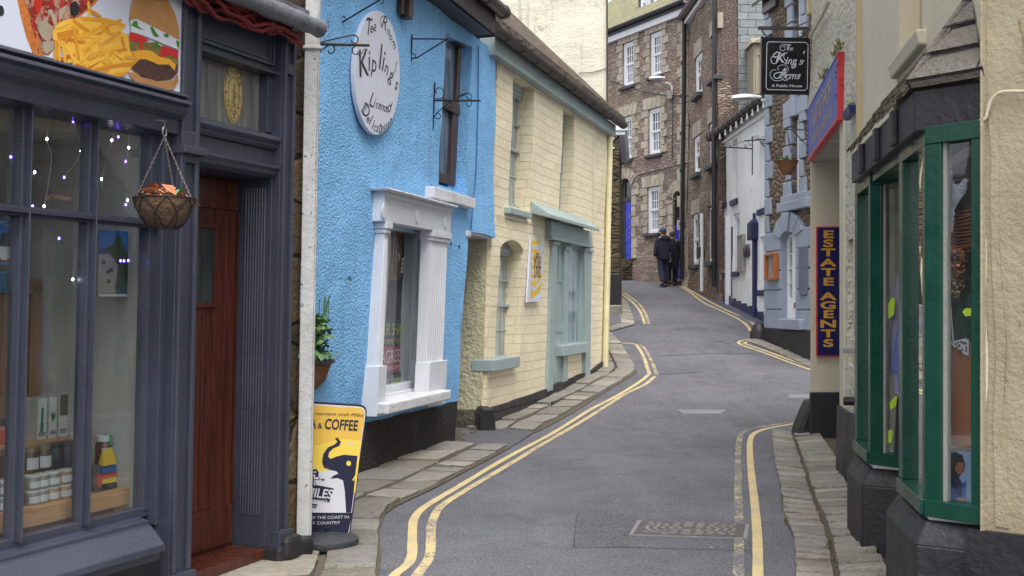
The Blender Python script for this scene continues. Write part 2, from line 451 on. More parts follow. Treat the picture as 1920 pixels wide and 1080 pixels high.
# ---------------------------------------------------------------- ground, road, pavements, markings
def asphalt(name, col, var=.2, sp=.55):
    g = NG(name); v = g.coords()
    big = g.noise(v, .55, 5, .6); mid = g.noise(v, 3.2, 6, .65); fine = g.noise(v, 58, 4, .8); tiny = g.voro(v, 95, 'F1').outputs['Distance']
    c = g.mix(g.mr(big, .35, .65), sc(col, 1-var), sc(col, 1+var)); c = g.mix(g.mr(mid, .5, .72, 0, .5), c, sc(col, .58)); st_ = g.noise(g.coords(1.3, .8, 1), 1.0, 6, .7); c = g.mix(g.mr(st_, .58, .70, 0, .45), c, sc(col, .5))
    lanes = g.noise(g.coords(2.2, .16, 1), 1.0, 4, .6); c = g.mix(g.mr(lanes, .5, .68, 0, .35), c, sc(col, 1.45))
    grit = g.noise(v, 24, 4, .8); c = g.mix(g.mr(grit, .5, .68, 0, .4), c, sc(col, .55)); c = g.mix(g.mr(grit, .32, .45, .35, 0), c, sc(col, 1.5)); c = g.mix(g.mr(fine, .50, .64, 0, sp+.35), c, sc(col, .25)); c = g.mix(g.mr(fine, .34, .46, .75, 0), c, sc(col, 2.0))
    e = g.voro(g.coords(.35, .5, 1), 1.0, 'DISTANCE_TO_EDGE', '2D').outputs['Distance']
    wob = g.math('ADD', e, g.math('MULTIPLY', g.math('SUBTRACT', mid, .5), .05))
    cr = g.math('MULTIPLY', g.mr(g.math('ABSOLUTE', wob), .0, .006, 1, 0), g.mr(g.noise(v, .8, 2), .52, .56)); c = g.mix(g.math('MULTIPLY', cr, .8), c, sc(col, .3))
    sh = g.mr(g.noise(v, 9, 2), .70, .73); c = g.mix(g.math('MULTIPLY', sh, .35), c, (.30, .29, .27))
    return g.finish(c, g.mr(mid, .3, .7, .72, .9), g.math('ADD', g.math('MULTIPLY', tiny, .8), g.math('MULTIPLY', fine, .8)), .006, 1, .3)
ASPH = sc(srgb(107, 107, 113), .92)
m_road = asphalt('road asphalt', ASPH); m_gnd = asphalt('ground', sc(ASPH, .9)); m_patch = asphalt('asphalt patch', sc(ASPH, .86), .1, .7)
def setts(name, stops):
    g = NG(name); ge = g.n('ShaderNodeNewGeometry'); c = g.ramp(ge.outputs['Random Per Island'], stops)
    v = g.coords(); vs = g.coords(3, 14, 3)
    n = g.noise(vs, 4, 6, .7, .4); c = g.mix(g.mr(n, .42, .75, 0, .8), c, sc(stops[0][1], .3))
    c = g.mix(g.mr(g.noise(v, 1.3, 5), .5, .7, 0, .35), c, (.12, .11, .07)); c = g.mix(g.mr(g.noise(v, 60, 3), .5, .8, 0, .4), c, sc(stops[-1][1], 1.25))
    return g.finish(c, .8, g.math('ADD', n, g.math('MULTIPLY', g.noise(v, 45, 4), .5)), .016, 1, .35)
m_sett = setts('granite setts', [(0, sc(srgb(136, 130, 120), .82)), (.35, sc(srgb(160, 153, 142), .85)), (.7, sc(srgb(150, 147, 144), .82)), (1, sc(srgb(182, 174, 160), .85))])
m_mortar = render_wall('pavement mortar', sc(srgb(104, 96, 84), .75), 40, .008, .2, .5, (.06, .055, .045))
m_gutter = render_wall('gutter silt', sc(srgb(96, 84, 70), .7), 50, .006, .2, .5, (.05, .045, .035))

def sheet(name, xs, ys, h, mat, kind='structure'):
    bm = bmesh.new(); V = [[bm.verts.new((x, y, gz(y)+h)) for x in xs] for y in ys]
    for j in range(len(ys)-1):
        for i in range(len(xs)-1): bm.faces.new((V[j][i], V[j][i+1], V[j+1][i+1], V[j+1][i]))
    me = bpy.data.meshes.new(name); bm.to_mesh(me); bm.free(); me.materials.append(mat)
    me.polygons.foreach_set('use_smooth', [True]*len(me.polygons))
    o = bpy.data.objects.new(name, me); COL.objects.link(o); return tag(o, kind=kind)
sheet('ground', [-400, -100, -30, -10, -4, 0, 4, 10, 30, 100, 400], [-50, -10, -2, 0]+[i*.5 for i in range(1, 150)]+[80, 120, 400], -.012, m_gnd)
sheet('road', [-5+i*.5 for i in range(29)], [-3+i*.3 for i in range(190)], 0.0, m_road)

def gpoly(name, px, h, mat, step=.25, jit=.01, skirt=.08, kind='structure'):
    """a sheet following the ground, outlined by the spots it covers"""
    P = [gpt(*p) for p in px]; out = []
    for i, a in enumerate(P):
        b = P[(i+1) % len(P)]; L = (b-a).length; k = max(1, int(L/step))
        for j in range(k):
            q = a.lerp(b, j/k); nz = noise.noise_vector(q*1.7)*jit; out.append((q.x+nz.x, q.y+nz.y))
    y0, y1 = min(p[1] for p in out), max(p[1] for p in out); x0, x1 = min(p[0] for p in out), max(p[0] for p in out)
    pts = list(out); n = len(out)
    for i in range(1, max(2, int((x1-x0)/step))):
        for j in range(1, max(2, int((y1-y0)/step))): pts.append((x0+i*step, y0+j*step))
    vs, es, fs, *_ = delaunay_2d_cdt([Vector(p) for p in pts], [(i, (i+1) % n) for i in range(n)], [], 1, 1e-6)
    bm = bmesh.new(); V = [bm.verts.new((p[0], p[1], gz(p[1])+h)) for p in vs]
    for f in fs:
        try: bm.faces.new([V[i] for i in f])
        except ValueError: pass
    for e in [e for e in bm.edges if len(e.link_faces) == 1]:
        a, b = e.verts; c = bm.verts.new(a.co-Vector((0, 0, skirt))); d = bm.verts.new(b.co-Vector((0, 0, skirt))); bm.faces.new((a, b, d, c))
    for q in [q for q in bm.verts if not q.link_faces]: bm.verts.remove(q)
    bmesh.ops.recalc_face_normals(bm, faces=bm.faces)
    me = bpy.data.meshes.new(name); bm.to_mesh(me); bm.free(); me.materials.append(mat)
    o = bpy.data.objects.new(name, me); COL.objects.link(o); return tag(o, kind=kind)

def resample(pts, step):
    P = [Vector(p) for p in pts]; out = [P[0]]; acc = 0
    for a, b in zip(P, P[1:]):
        L = (b-a).length; d = step-acc
        while d < L: out.append(a.lerp(b, d/L)); d += step
        acc = (L-(d-step))
    return out
def at_frac(P, t):
    L = [(b-a).length for a, b in zip(P, P[1:])]; T = sum(L)*t
    for a, b, l in zip(P, P[1:], L):
        if T <= l+1e-9: return a.lerp(b, T/l if l else 0)
        T -= l
    return P[-1]
def slabs(bm, A, B, ln, h, gap=.02, rows=1, tilt=.006, thick=.1, ra=0.0, rb=0.0):
    """stone slabs filling the strip between two lines on the ground (3-D points)"""
    A = [Vector(p) for p in A]; B = [Vector(p) for p in B]
    LA = sum((b-a).length for a, b in zip(A, A[1:])); LB = sum((b-a).length for a, b in zip(B, B[1:])); L = (LA+LB)/2
    n = max(1, int(L/ln)); cuts = [0]
    for i in range(n): cuts.append(cuts[-1]+RN.uniform(.65, 1.4))
    cuts = [c/cuts[-1] for c in cuts]
    for r in range(rows):
        ta, tb = r/rows, (r+1)/rows
        for t0, t1 in zip(cuts, cuts[1:]):
            g = gap/L; sk = RN.uniform(-.5, .5)*(t1-t0)*(.5 if L/n > .25 else .2)
            q = [at_frac(A, t0+g).lerp(at_frac(B, t0+g+sk), ta), at_frac(A, t1-g).lerp(at_frac(B, t1-g+sk*.5), ta), at_frac(A, t1-g).lerp(at_frac(B, t1-g+sk*.5), tb), at_frac(A, t0+g).lerp(at_frac(B, t0+g+sk), tb)]
            c = sum(q, Vector())/4; dz = RN.uniform(-tilt, tilt); hs_ = [h+dz+RN.uniform(-tilt, tilt)+(ra if i in (0, 1) else rb) for i in range(4)]
            loop = []
            for i in range(4):
                a, b = q[i], q[(i+1) % 4]; k = max(1, int((b-a).length/.09))
                for j in range(k):
                    p = a.lerp(b, j/k); p = p+(c-p)*(.02 if j else .05); hz = hs_[i]+(hs_[(i+1) % 4]-hs_[i])*j/k
                    e = noise.noise_vector(p*9)*.009; loop.append(Vector((p.x+e.x, p.y+e.y, gz(p.y)+hz)))
            inn = [p.lerp(Vector((c.x, c.y, p.z)), .07)+Vector((0, 0, .005)) for p in loop]
            a_ = [bm.verts.new(p-Vector((0, 0, thick))) for p in loop]; b_ = [bm.verts.new(p) for p in loop]; c_ = [bm.verts.new(p) for p in inn]; m = len(loop)
            ce = bm.verts.new((c.x, c.y, sum(p.z for p in inn)/m+.003))
            for i in range(m):
                j = (i+1) % m
                bm.faces.new((a_[i], a_[j], b_[j], b_[i])); bm.faces.new((b_[i], b_[j], c_[j], c_[i])); bm.faces.new((c_[i], c_[j], ce))
def slabmesh(name, strips, mat=None):
    bm = bmesh.new()
    for A, B, k in strips: slabs(bm, A, B, **k)
    bmesh.ops.recalc_face_normals(bm, faces=bm.faces)
    me = bpy.data.meshes.new(name); bm.to_mesh(me); bm.free(); me.materials.append(mat or m_sett)
    me.polygons.foreach_set('use_smooth', [True]*len(me.polygons)); me.set_sharp_from_angle(angle=rad(50))
    o = bpy.data.objects.new(name, me); COL.objects.link(o); return tag(o, kind='structure')
G = lambda pts: [gpt(*p) for p in pts]
def off(pts, d):
    """a ground line moved sideways (to its left) by d metres"""
    P = [Vector(p) for p in pts]; out = []
    for i, p in enumerate(P):
        t = P[min(i+1, len(P)-1)]-P[max(i-1, 0)]; q = Vector((-t.y, t.x, 0)).normalized()*d; r = p+q; out.append(Vector((r.x, r.y, gz(r.y))))
    return out

# left kerb, from the camera up the street
kl1 = G([(700, 1150), (704, 1085), (710, 1042), (709, 992), (718, 965), (738, 950), (802, 920), (862, 888), (910, 862), (953, 839)])
kl2 = G([(1000, 812), (1019, 798), (1060, 777), (1100, 753), (1123, 741), (1160, 719), (1193, 698), (1188, 684), (1165, 646), (1146, 626)])
kl3 = G([(1146, 622), (1189, 611), (1190, 606), (1183, 584), (1175, 568), (1163, 558)])
il1, il2, il3 = off(kl1, .30), off(kl2, .32), off(kl3, .3)
slabmesh('kerb', [(kl1, il1, dict(ln=.42, h=.035, tilt=.008)), (kl2, il2, dict(ln=.5, h=.04, tilt=.006)), (kl3, il3, dict(ln=.5, h=.04))])
slabmesh('pavement', [(off(kl1, .34), off(kl1, .95), dict(ln=.55, h=.04, rows=1, tilt=.01)), (off(kl2[:6], .36), off(kl2[:6], .85), dict(ln=.5, h=.045, rows=1, tilt=.009)),
    (off(kl2[5:], .36), off(kl2[5:], .75), dict(ln=.5, h=.045, tilt=.009))])
gpoly('pavement_bed', [(640, 1150), (706, 1150), (714, 1042), (712, 992), (722, 966), (740, 952), (804, 922), (864, 890), (958, 841), (870, 815), (820, 800), (700, 830), (560, 900), (500, 1010)], .012, m_mortar)
gpoly('pavement_bed', [(1005, 812), (1124, 743), (1195, 699), (1168, 648), (1148, 628), (1118, 640), (1118, 690), (990, 735), (900, 780), (880, 800)], .012, m_mortar)
gpoly('pavement_bed', [(1146, 623), (1187, 611), (1187, 606), (1172, 568), (1160, 556), (1120, 560), (1120, 622)], .03, m_gnd)
gpoly('road_patch', [(862, 822), (905, 806), (985, 806), (1000, 813), (958, 840), (905, 845)], .016, m_patch)

# right kerb and its two rows of setts
kr = G([(1446, 812), (1451, 866), (1462, 916), (1466, 942), (1470, 973), (1488, 1017), (1491, 1080), (1489, 1170)])
ir = G([(1484, 815), (1494, 846), (1510, 891), (1516, 920), (1532, 960), (1551, 1008), (1563, 1080), (1570, 1170)])
jr = G([(1488, 815), (1499, 846), (1515, 891), (1522, 920), (1540, 960), (1560, 1008), (1573, 1080), (1580, 1170)])
wr = G([(1536, 820), (1566, 866), (1582, 905), (1598, 945), (1612, 985), (1640, 1040), (1672, 1100), (1720, 1190)])
slabmesh('kerb', [(kr, ir, dict(ln=.17, h=.04, tilt=.007, rb=-.012))])
slabmesh('pavement', [(jr, wr, dict(ln=.2, h=.035, tilt=.008, ra=-.012, rb=.03))])
gpoly('pavement_bed', [(1448, 815), (1453, 866), (1464, 916), (1468, 942), (1472, 973), (1490, 1017), (1493, 1080), (1492, 1165), (1760, 1165), (1680, 1080), (1630, 1000), (1600, 930), (1590, 880), (1565, 820), (1500, 812)], .014, m_gutter)
# pavement round the pub
kk = G([(1396, 640), (1420, 648), (1460, 664), (1520, 690)]); slabmesh('kerb', [(kk, off(kk, .28), dict(ln=.4, h=.03))])
gpoly('pavement_bed', [(1396, 639), (1420, 649), (1470, 668), (1530, 693), (1560, 680), (1530, 650), (1440, 640), (1425, 634)], .014, m_mortar)

def lines(name, px, width, wear, seed, h=.005, sm=True):
    g = NG('yellow paint '+str(seed)); v = g.coords(); n = g.math('ADD', g.math('MULTIPLY', g.noise(v, 42, 5, .75), .75), g.math('MULTIPLY', g.noise(v, 3+seed*.1, 4), .35))
    yc = g.mix(g.noise(v, 12, 4), sc(srgb(222, 196, 134), .7), sc(srgb(230, 210, 162), .78)); yc = g.mix(g.mr(g.noise(v, 5, 4), .45, .7, 0, .4), yc, sc(ASPH, 1.7))
    a = g.mr(n, .40+wear, .46+wear); c = g.mix(a, sc(ASPH, 1.0), yc); mt = g.finish(c, .8, g.noise(v, 75, 3), .005, 1, .3)
    P = [gpt(*p) for p in px]; P = smoothline(P, 6) if sm else P; P = resample(P, .12)+[P[-1]]
    bm = bmesh.new(); L = []
    for i, p in enumerate(P):
        t = P[min(i+1, len(P)-1)]-P[max(i-1, 0)]; q = Vector((-t.y, t.x, 0)).normalized()*width/2
        q *= 1+.12*noise.noise(p*5+Vector((seed, 0, 0)))
        L.append([bm.verts.new((r.x, r.y, gz(r.y)+h)) for r in (p+q, p-q)])
    for a, b in zip(L, L[1:]): bm.faces.new((a[0], a[1], b[1], b[0]))
    me = bpy.data.meshes.new(name); bm.to_mesh(me); bm.free(); me.materials.append(mt)
    o = bpy.data.objects.new(name, me); COL.objects.link(o); return tag(o, kind='structure')
YW = .062
lines('road_marking', [(700, 1130), (739, 1080), (770, 1052), (773, 1008), (775, 979), (786, 960), (811, 942), (865, 910), (943, 863), (1025, 819), (1101, 772), (1158, 742), (1200, 716), (1216, 703)], YW, -.02, 1)
lines('road_marking', [(760, 1112), (786, 1074), (806, 1042), (808, 992), (814, 970), (830, 948), (880, 916), (959, 869), (1054, 812), (1161, 746), (1208, 722), (1228, 706)], YW, .08, 2)
lines('road_marking', [(1218, 702), (1212, 684), (1206, 667), (1196, 651), (1188, 645), (1150, 643)], YW, .06, 3)
lines('road_marking', [(1232, 702), (1226, 688), (1220, 674), (1210, 656), (1199, 645)], YW, .12, 4)
lines('road_marking', [(1158, 546), (1165, 551), (1185, 566), (1200, 584), (1209, 608)], YW, .06, 5)
lines('road_marking', [(1160, 544), (1170, 549), (1196, 568), (1209, 586), (1217, 608)], YW, .12, 6)
lines('road_marking', [(1120, 508), (1158, 512), (1200, 519), (1230, 524), (1266, 533), (1292, 547), (1320, 568), (1359, 586), (1385, 599), (1401, 611), (1407, 621)], YW, -.02, 7)
lines('road_marking', [(1240, 524), (1271, 533), (1297, 546), (1333, 567), (1372, 586), (1398, 597), (1412, 607), (1419, 619)], YW, .0, 8)
lines('road_marking', [(1424, 636), (1400, 637), (1388, 640), (1385, 644), (1401, 651), (1450, 668), (1515, 692), (1545, 702)], YW, .0, 9)
lines('road_marking', [(1424, 640), (1402, 641), (1396, 644), (1406, 648), (1463, 668), (1515, 687), (1545, 697)], YW, .03, 10)
lines('road_marking', [(1530, 783), (1494, 790), (1434, 800), (1399, 808), (1388, 818), (1384, 850), (1384, 913), (1386, 992), (1385, 1080), (1386, 1160)], YW, .16, 11)
lines('road_marking', [(1530, 787), (1494, 794), (1443, 803), (1416, 812), (1407, 825), (1406, 850), (1409, 891), (1415, 945), (1420, 1008), (1421, 1080), (1420, 1160)], YW, -.02, 12)
# tarmac repairs
gpoly('road_patch', [(1082, 962), (1195, 964), (1176, 1003), (1180, 1026), (1075, 1028)], .003, m_patch, jit=.004, skirt=.001)
gpoly('road_patch', [(1232, 690), (1308, 689), (1318, 698), (1236, 702)], .003, m_patch, jit=.004, skirt=.001)

# iron covers in the road
m_iron = paint('worn iron', sc(srgb(158, 154, 152), .65), .5, .2, 8, .003); m_irond = paint('dark iron', sc(srgb(104, 100, 98), .6), .6, .2, 8, .003); m_ironl = paint('pale worn iron', sc(srgb(156, 156, 164), .7), .5, .15, 8, .003)
def cover(label, cat, quad, pattern):
    P = [gpt(*p) for p in quad]; c = sum(P, Vector())/4; W = Wall(dir=(P[1].x-P[0].x, P[1].y-P[0].y), o=(c.x, c.y)); sg = 1
    Q = [W.uw(p) for p in P]
    t = thing('manhole_cover' if cat == 'manhole cover' else 'drain_grate', label, cat, W, 0, gz(c.y))
    sl_ = (gz(c.y+.5)-gz(c.y-.5)); zf = lambda w: gz(W.P(0, w, 0).y)
    def slab(b, q, h0, h1):
        b.hexa([(u, w, zf(w)+h0) for u, w in q]+[(u, w, zf(w)+h1) for u, w in q])
    q = [(a[0], a[1]) for a in Q]; cu = sum(a[0] for a in q)/4; cw = sum(a[1] for a in q)/4
    shr = lambda k: [(cu+(a-cu)*k, cw+(b_-cw)*k) for a, b_ in q]
    b = MB(W); slab(b, q, -.03, .006); b.build('frame', m_iron, t)
    b = MB(W); slab(b, shr(.93), -.02, .009); pl = b.build('plate', m_irond if pattern == 'ring' else m_ironl, t)
    b = MB(W); lerp = lambda s, r: tuple((q[0][i]*(1-s)+q[1][i]*s)*(1-r)+(q[3][i]*(1-s)+q[2][i]*s)*r for i in (0, 1))
    if pattern == 'ring':
        for R0 in (.08, .15, .22, .29, .36, .43, .50):
            n = max(5, int(R0*62))
            for i in range(n):
                a0 = 2*math.pi*(i+.15)/n; a1 = 2*math.pi*(i+.8)/n; pr = []
                for a, r in ((a0, R0), (a1, R0+.012), (a1, R0+.042), (a0, R0+.03)):
                    s, r_ = .5+r*math.cos(a), .5+r*1.25*math.sin(a); pr.append((s, r_))
                if all(.06 < s < .94 and .06 < r < .94 for s, r in pr):
                    b.hexa([(*lerp(*p), zf(lerp(*p)[1])+.008) for p in pr]+[(*lerp(*p), zf(lerp(*p)[1])+.0125) for p in pr])
    else:
        for i in range(13):
            for j in range(3):
                pr = [(.06+i*.07, .1+j*.3), (.1+i*.07, .1+j*.3), (.1+i*.07, .32+j*.3), (.06+i*.07, .32+j*.3)]
                b.hexa([(*lerp(*p), zf(lerp(*p)[1])+.008) for p in pr]+[(*lerp(*p), zf(lerp(*p)[1])+.013) for p in pr])
    b.build('raised_pattern', m_iron if pattern == 'ring' else m_ironl, pl)
cover('large rectangular iron cover with swirling tread pattern in the near road', 'manhole cover', [(1196, 977), (1405, 984), (1401, 1011), (1179, 1004)], 'ring')
cover('pale chequered iron cover further up, in the middle of the road', 'manhole cover', [(1268, 769), (1363, 769), (1352, 777), (1284, 777)], 'grid')
cover('small worn road drain beside the black plinth of the estate agents porch', 'drain', [(1480, 741), (1517, 740), (1519, 747), (1478, 748)], 'grid')

m_seam = asphalt('bitumen seam', sc(ASPH, .42), .2, .5)
def seam(px, w):
    P = resample(G(px), .15); bm = bmesh.new(); L = []
    for i, p in enumerate(P):
        t = P[min(i+1, len(P)-1)]-P[max(i-1, 0)]; q = Vector((-t.y, t.x, 0)).normalized()*w*(.5+.4*noise.noise(p*6)); p = p+q*1.5*noise.noise(p*2.3); L.append([bm.verts.new((r.x, r.y, gz(r.y)+.0035)) for r in (p+q, p-q)])
    for a, b in zip(L, L[1:]): bm.faces.new((a[0], a[1], b[1], b[0]))
    me = bpy.data.meshes.new('road_seam'); bm.to_mesh(me); bm.free(); me.materials.append(m_seam); o = bpy.data.objects.new('road_seam', me); COL.objects.link(o); tag(o, kind='structure')
for px, w in (([(1160, 1026), (1280, 1030), (1478, 1034)], .008), ([(1075, 1028), (1082, 962)], .006), ([(1112, 613), (1200, 609), (1300, 606)], .03), ([(1232, 668), (1330, 663), (1440, 664)], .03), ([(1235, 703), (1316, 699)], .025), ([(1262, 618), (1330, 617)], .05), ([(1340, 640), (1376, 646)], .04),
              ([(735, 952), (830, 905), (900, 868)], .012)): seam(px, w)
# ---------------------------------------------------------------- dark grey shop on the left
m_slate_paint = paint('slate grey gloss paint', sc(srgb(62, 65, 79), .9), .3, .1, 3, .0025, spec=.6)
m_dark_paint = paint('dark grey paint', sc(srgb(48, 48, 54), .8), .4, .15, 5, .003)
m_black = paint('black paint', sc(srgb(42, 41, 46), .75), .5, .2, 4, .006)
m_brownstone = rubble('brown stone', [sc(srgb(110, 92, 70), .8), sc(srgb(92, 78, 62), .8), sc(srgb(128, 108, 82), .8), sc(srgb(80, 70, 58), .8)], sc(srgb(70, 62, 52), .7), 1.5, 3.2, .03, .04)
m_redwood = wood('red brown door varnish', sc(srgb(62, 30, 24), .75), sc(srgb(98, 50, 37), .8), .2, 16)
m_glass = glass('shop glass', boost=2.6, dirt=.08)
m_glass2 = glass('tea room glass', boost=1.3, dirt=.12)
m_plaster = paint('shop interior plaster', sc(srgb(196, 192, 184), .92), .8, .08, 2, .002)
m_pine = wood('pine', sc(srgb(176, 126, 78), .9), sc(srgb(206, 158, 104), .9), .5, 12, 'x')
m_pinez = wood('old pine', sc(srgb(130, 92, 58), .9), sc(srgb(158, 116, 76), .9), .5, 12)
m_lead = paint('weathered lead', sc(srgb(112, 114, 122), .8), .45, .25, 9, .008)
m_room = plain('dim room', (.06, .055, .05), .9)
m_white_wood = paint('flaking white paint', sc(srgb(214, 214, 220), .9), .5, .07, 3, .004, sc(srgb(96, 90, 78), .8), .07)
m_white_clean = paint('white sign panel', sc(srgb(214, 218, 232), .95), .35, .03, 2, .0005)

S = Wall(550, 6.4, vp=1837, lean=((374, 250), (358, 1000)))
u_ = S.u
sU0 = -2.9                                     # the front runs on to the left of the photo
zt, zb, zsill = S.z(150, 205, -.05), S.z(110, 995, -.05), S.z(300, 990)
ztr = 1.905
uB0, uB1 = S.u(325, 700, .05), S.u(362, 700, .06)          # pilaster between window and door
uC0, uC1 = S.u(510, 700, .02), S.u(544, 700, .07)          # pilaster right of the door
uE = u_(561, 700)                              # corner of the house
uj = S.u(266, 600, -.067)+.055
shop = thing('shop_house', 'dark slate grey painted shop with a small-paned display window and a red brown door', 'shop', S, uE, 0)
ZTOP = 3.2
# pilasters with sunk panels
def pilaster(u0, u1, z0, z1, z2, z3):
    b = MB(S); b.box(u0, u1, -.3, .05, z0, z3); e = (u1-u0)*.2
    b.box(u0, u0+e, .05, .075, z0+.12, z3); b.box(u1-e, u1, .05, .075, z0+.12, z3); b.box(u0+e, u1-e, .05, .073, z1, z2); b.box(u0+e, u1-e, .05, .073, z3-.1, z3)
    b.box(u0-.012, u1+.012, .05, .1, z0, z0+.12)
    return b
b = pilaster(uB0, uB1, .05, 2.22, 2.38, ZTOP); b.box(uB0-.02, uB1+.02, -.02, .11, 2.26, 2.30); b.build('pilaster', m_slate_paint, shop, .005)
b = pilaster(uC0, uC1, .1, S.z(535, 145), S.z(535, 125), ZTOP-.08)
for i in range(8): b.tube([(uC0-.008, -.045-.019*i, .3), (uC0-.008, -.045-.019*i, 2.18)], .0065, 6)
b.box(uC0-.008, uC0, -.27, .0, .08, 2.24); b.build('pilaster', m_slate_paint, shop, .005)
b = MB(S); b.prism([(uC0-.02, .0), (uE+.02, .0), (uE+.02, .14), (uC0-.02, .14)], -.25, .12); b.box(uC0+.01, uC1+.05, .0, .15, .05, .19); b.build('plinth_stone', m_black, shop, .03)
# window jamb and frame
b = MB(S)
b.box(uj, uB0, -.12, .0, .3, zt+.16); b.box(uj-.055, uj, -.1, -.03, zb, zt+.12); b.box(uj-.015, uj+.012, -.08, .012, .42, zt+.12)
b.box(sU0, uj, -.14, -.02, zt, zt+.2); b.box(sU0, uj, -.1, -.035, zb-.03, zb+.015)
mull = [(30, 61), (157, 185)]
for a, c in mull:
    m0, m1 = S.u(a, 560, -.045), S.u(c, 560, .004); b.box(m0, m1, -.09, -.03, zb, zt); b.box(m0+.018, m1-.018, -.03, .004, zb, zt)
for m0 in (u_(45, 560)-.55, u_(45, 560)-1.1): b.box(m0, m0+.07, -.09, .0, zb, zt)
b.box(sU0, uj, -.085, -.025, ztr-.022, ztr+.022); b.box(sU0, uj, -.025, .0, ztr-.01, ztr+.012)
wf = b.build('display_window', m_slate_paint, shop, .004)
b = MB(S); b.flat([(sU0, zb-.01), (uj-.03, zb-.01), (uj-.03, zt+.02), (sU0, zt+.02)], -.067); b.build('pane', m_glass, wf)
# sill, stall riser
b = MB(S); b.mould(sU0, S.u(310, 995, .13), [(-.1, zb-.01), (-.02, zb-.025), (.03, zb-.035), (.03, zb-.055), (.045, zb-.06), (.13, zsill-.045), (.135, zsill-.075), (.1, zsill-.085), (.1, zsill-.12), (-.1, zsill-.14)]); b.build('window_sill', m_slate_paint, shop, .004)
b = MB(S); b.box(sU0, uB0, -.25, .0, -.2, zsill-.13); b.box(sU0, uB0, .0, .02, -.1, .08); b.build('stall_riser', m_dark_paint, shop, .006)
# cornice under the sign, fascia board
zc = 2.545
b = MB(S); b.mould(sU0, S.u(358, 215, .13), [(-.1, zc+.02), (.05, zc+.02), (.12, zc), (.125, zc-.012), (.1, zc-.02), (.135, zc-.035), (.14, zc-.05), (.115, zc-.06), (.125, zc-.075), (.1, zc-.1), (.06, zc-.125), (.055, zc-.19), (-.1, zc-.2)]); b.build('cornice', m_slate_paint, shop, .003)
b = MB(S); b.box(sU0, uB0, -.15, .03, zc, ZTOP+.1); b.build('fascia', m_slate_paint, shop)
# door head, fanlight, panel above
uD0, uD1 = uB1, uC0
zh = S.z(450, 318)
b = MB(S); b.mould(uD0, uD1, [(-.25, zh-.02), (.0, zh-.02), (.03, zh), (.035, zh+.02), (.05, zh+.035), (.05, zh+.05), (.0, zh+.06), (-.25, zh+.06)])
z2 = S.z(450, 252); b.box(uD0, uD1, -.25, .0, zh+.06, z2-.05)
b.mould(uD0, uD1, [(-.2, z2-.05), (.02, z2-.05), (.04, z2-.03), (.03, z2-.02), (.055, z2), (.05, z2+.02), (.02, z2+.035), (-.2, z2+.04)])
zf0, zf1 = z2+.05, S.z(450, 122)
b.box(uD0, uD1, -.2, -.02, z2+.04, zf0); b.box(uD0, uD0+.04, -.2, -.01, zf0, zf1); b.box(uD1-.05, uD1, -.2, -.01, zf0, zf1)
b.box(uD0, uD1, -.2, .0, zf1, ZTOP)
for i, (e, w) in enumerate(((.02, .02), (.045, .012))):
    b.box(uD0+e, uD1-e, .0, w, zf1+.03+e, zf1+.05+e); b.box(uD0+e, uD1-e, .0, w, ZTOP-.12-e, ZTOP-.1-e)
    b.box(uD0+e, uD0+e+.02, .0, w, zf1+.05+e, ZTOP-.12-e); b.box(uD1-e-.02, uD1-e, .0, w, zf1+.05+e, ZTOP-.12-e)
b.box(uD0, uD1, .0, .03, zf1+.002, zf1+.02)
b.build('door_head', m_slate_paint, shop, .003)
g = NG('obscured glass'); n = g.noise(g.coords(9, 9, .7), 2, 5, .7)
m_obsc = g.finish(g.mix(g.mr(n, .35, .65), sc(srgb(92, 94, 100), .7), sc(srgb(146, 146, 138), .7)), .12, g.noise(g.coords(), 30, 2), .002, 1, .6)
b = MB(S); b.box(uD0+.03, uD1-.04, -.08, -.072, zf0-.01, zf1+.01); fl = b.build('fanlight', m_obsc, shop)
m_roundel = paint('stained yellow roundel', sc(srgb(196, 176, 122), .85), .4, .2, 7, .001, sc(srgb(150, 96, 50), .9), .12)
uc, zc_ = S.uz(437, 177, -.07); b = MB(S); b.disc(uc, zc_, .082, .16, -.071, -.066)
rd = b.build('roundel', m_roundel, fl)
m_ink = plain('dark lettering', (.02, .02, .025), .5); m_tan = plain('tan lettering', sc(srgb(110, 88, 52), .8), .5)
b = MB(S)
for k, ch in enumerate('CENTRAL'):
    a = rad(150-20*k); b.text(ch, uc+.066*math.cos(a), zc_+.128*math.sin(a), .034, -.064, sx=.6, rot=a-rad(90))
for k, ch in enumerate('STORES'):
    a = rad(-145+22*k); b.text(ch, uc+.066*math.cos(a), zc_+.128*math.sin(a), .034, -.064, sx=.6, rot=a+rad(90))
b.stroke(arcpts(uc, zc_, .05, .095, 0, 360, 30), .003, -.064); b.stroke(arcpts(uc, zc_, .077, .15, 0, 360, 30), .004, -.064)
b.text('STORE', uc, zc_-.03, .022, -.064, rot=rad(80)); b.stroke([(uc-.005, zc_+.01), (uc+.004, zc_+.04), (uc, zc_+.06)], .006, -.064)
b.build('lettering', m_tan, rd)
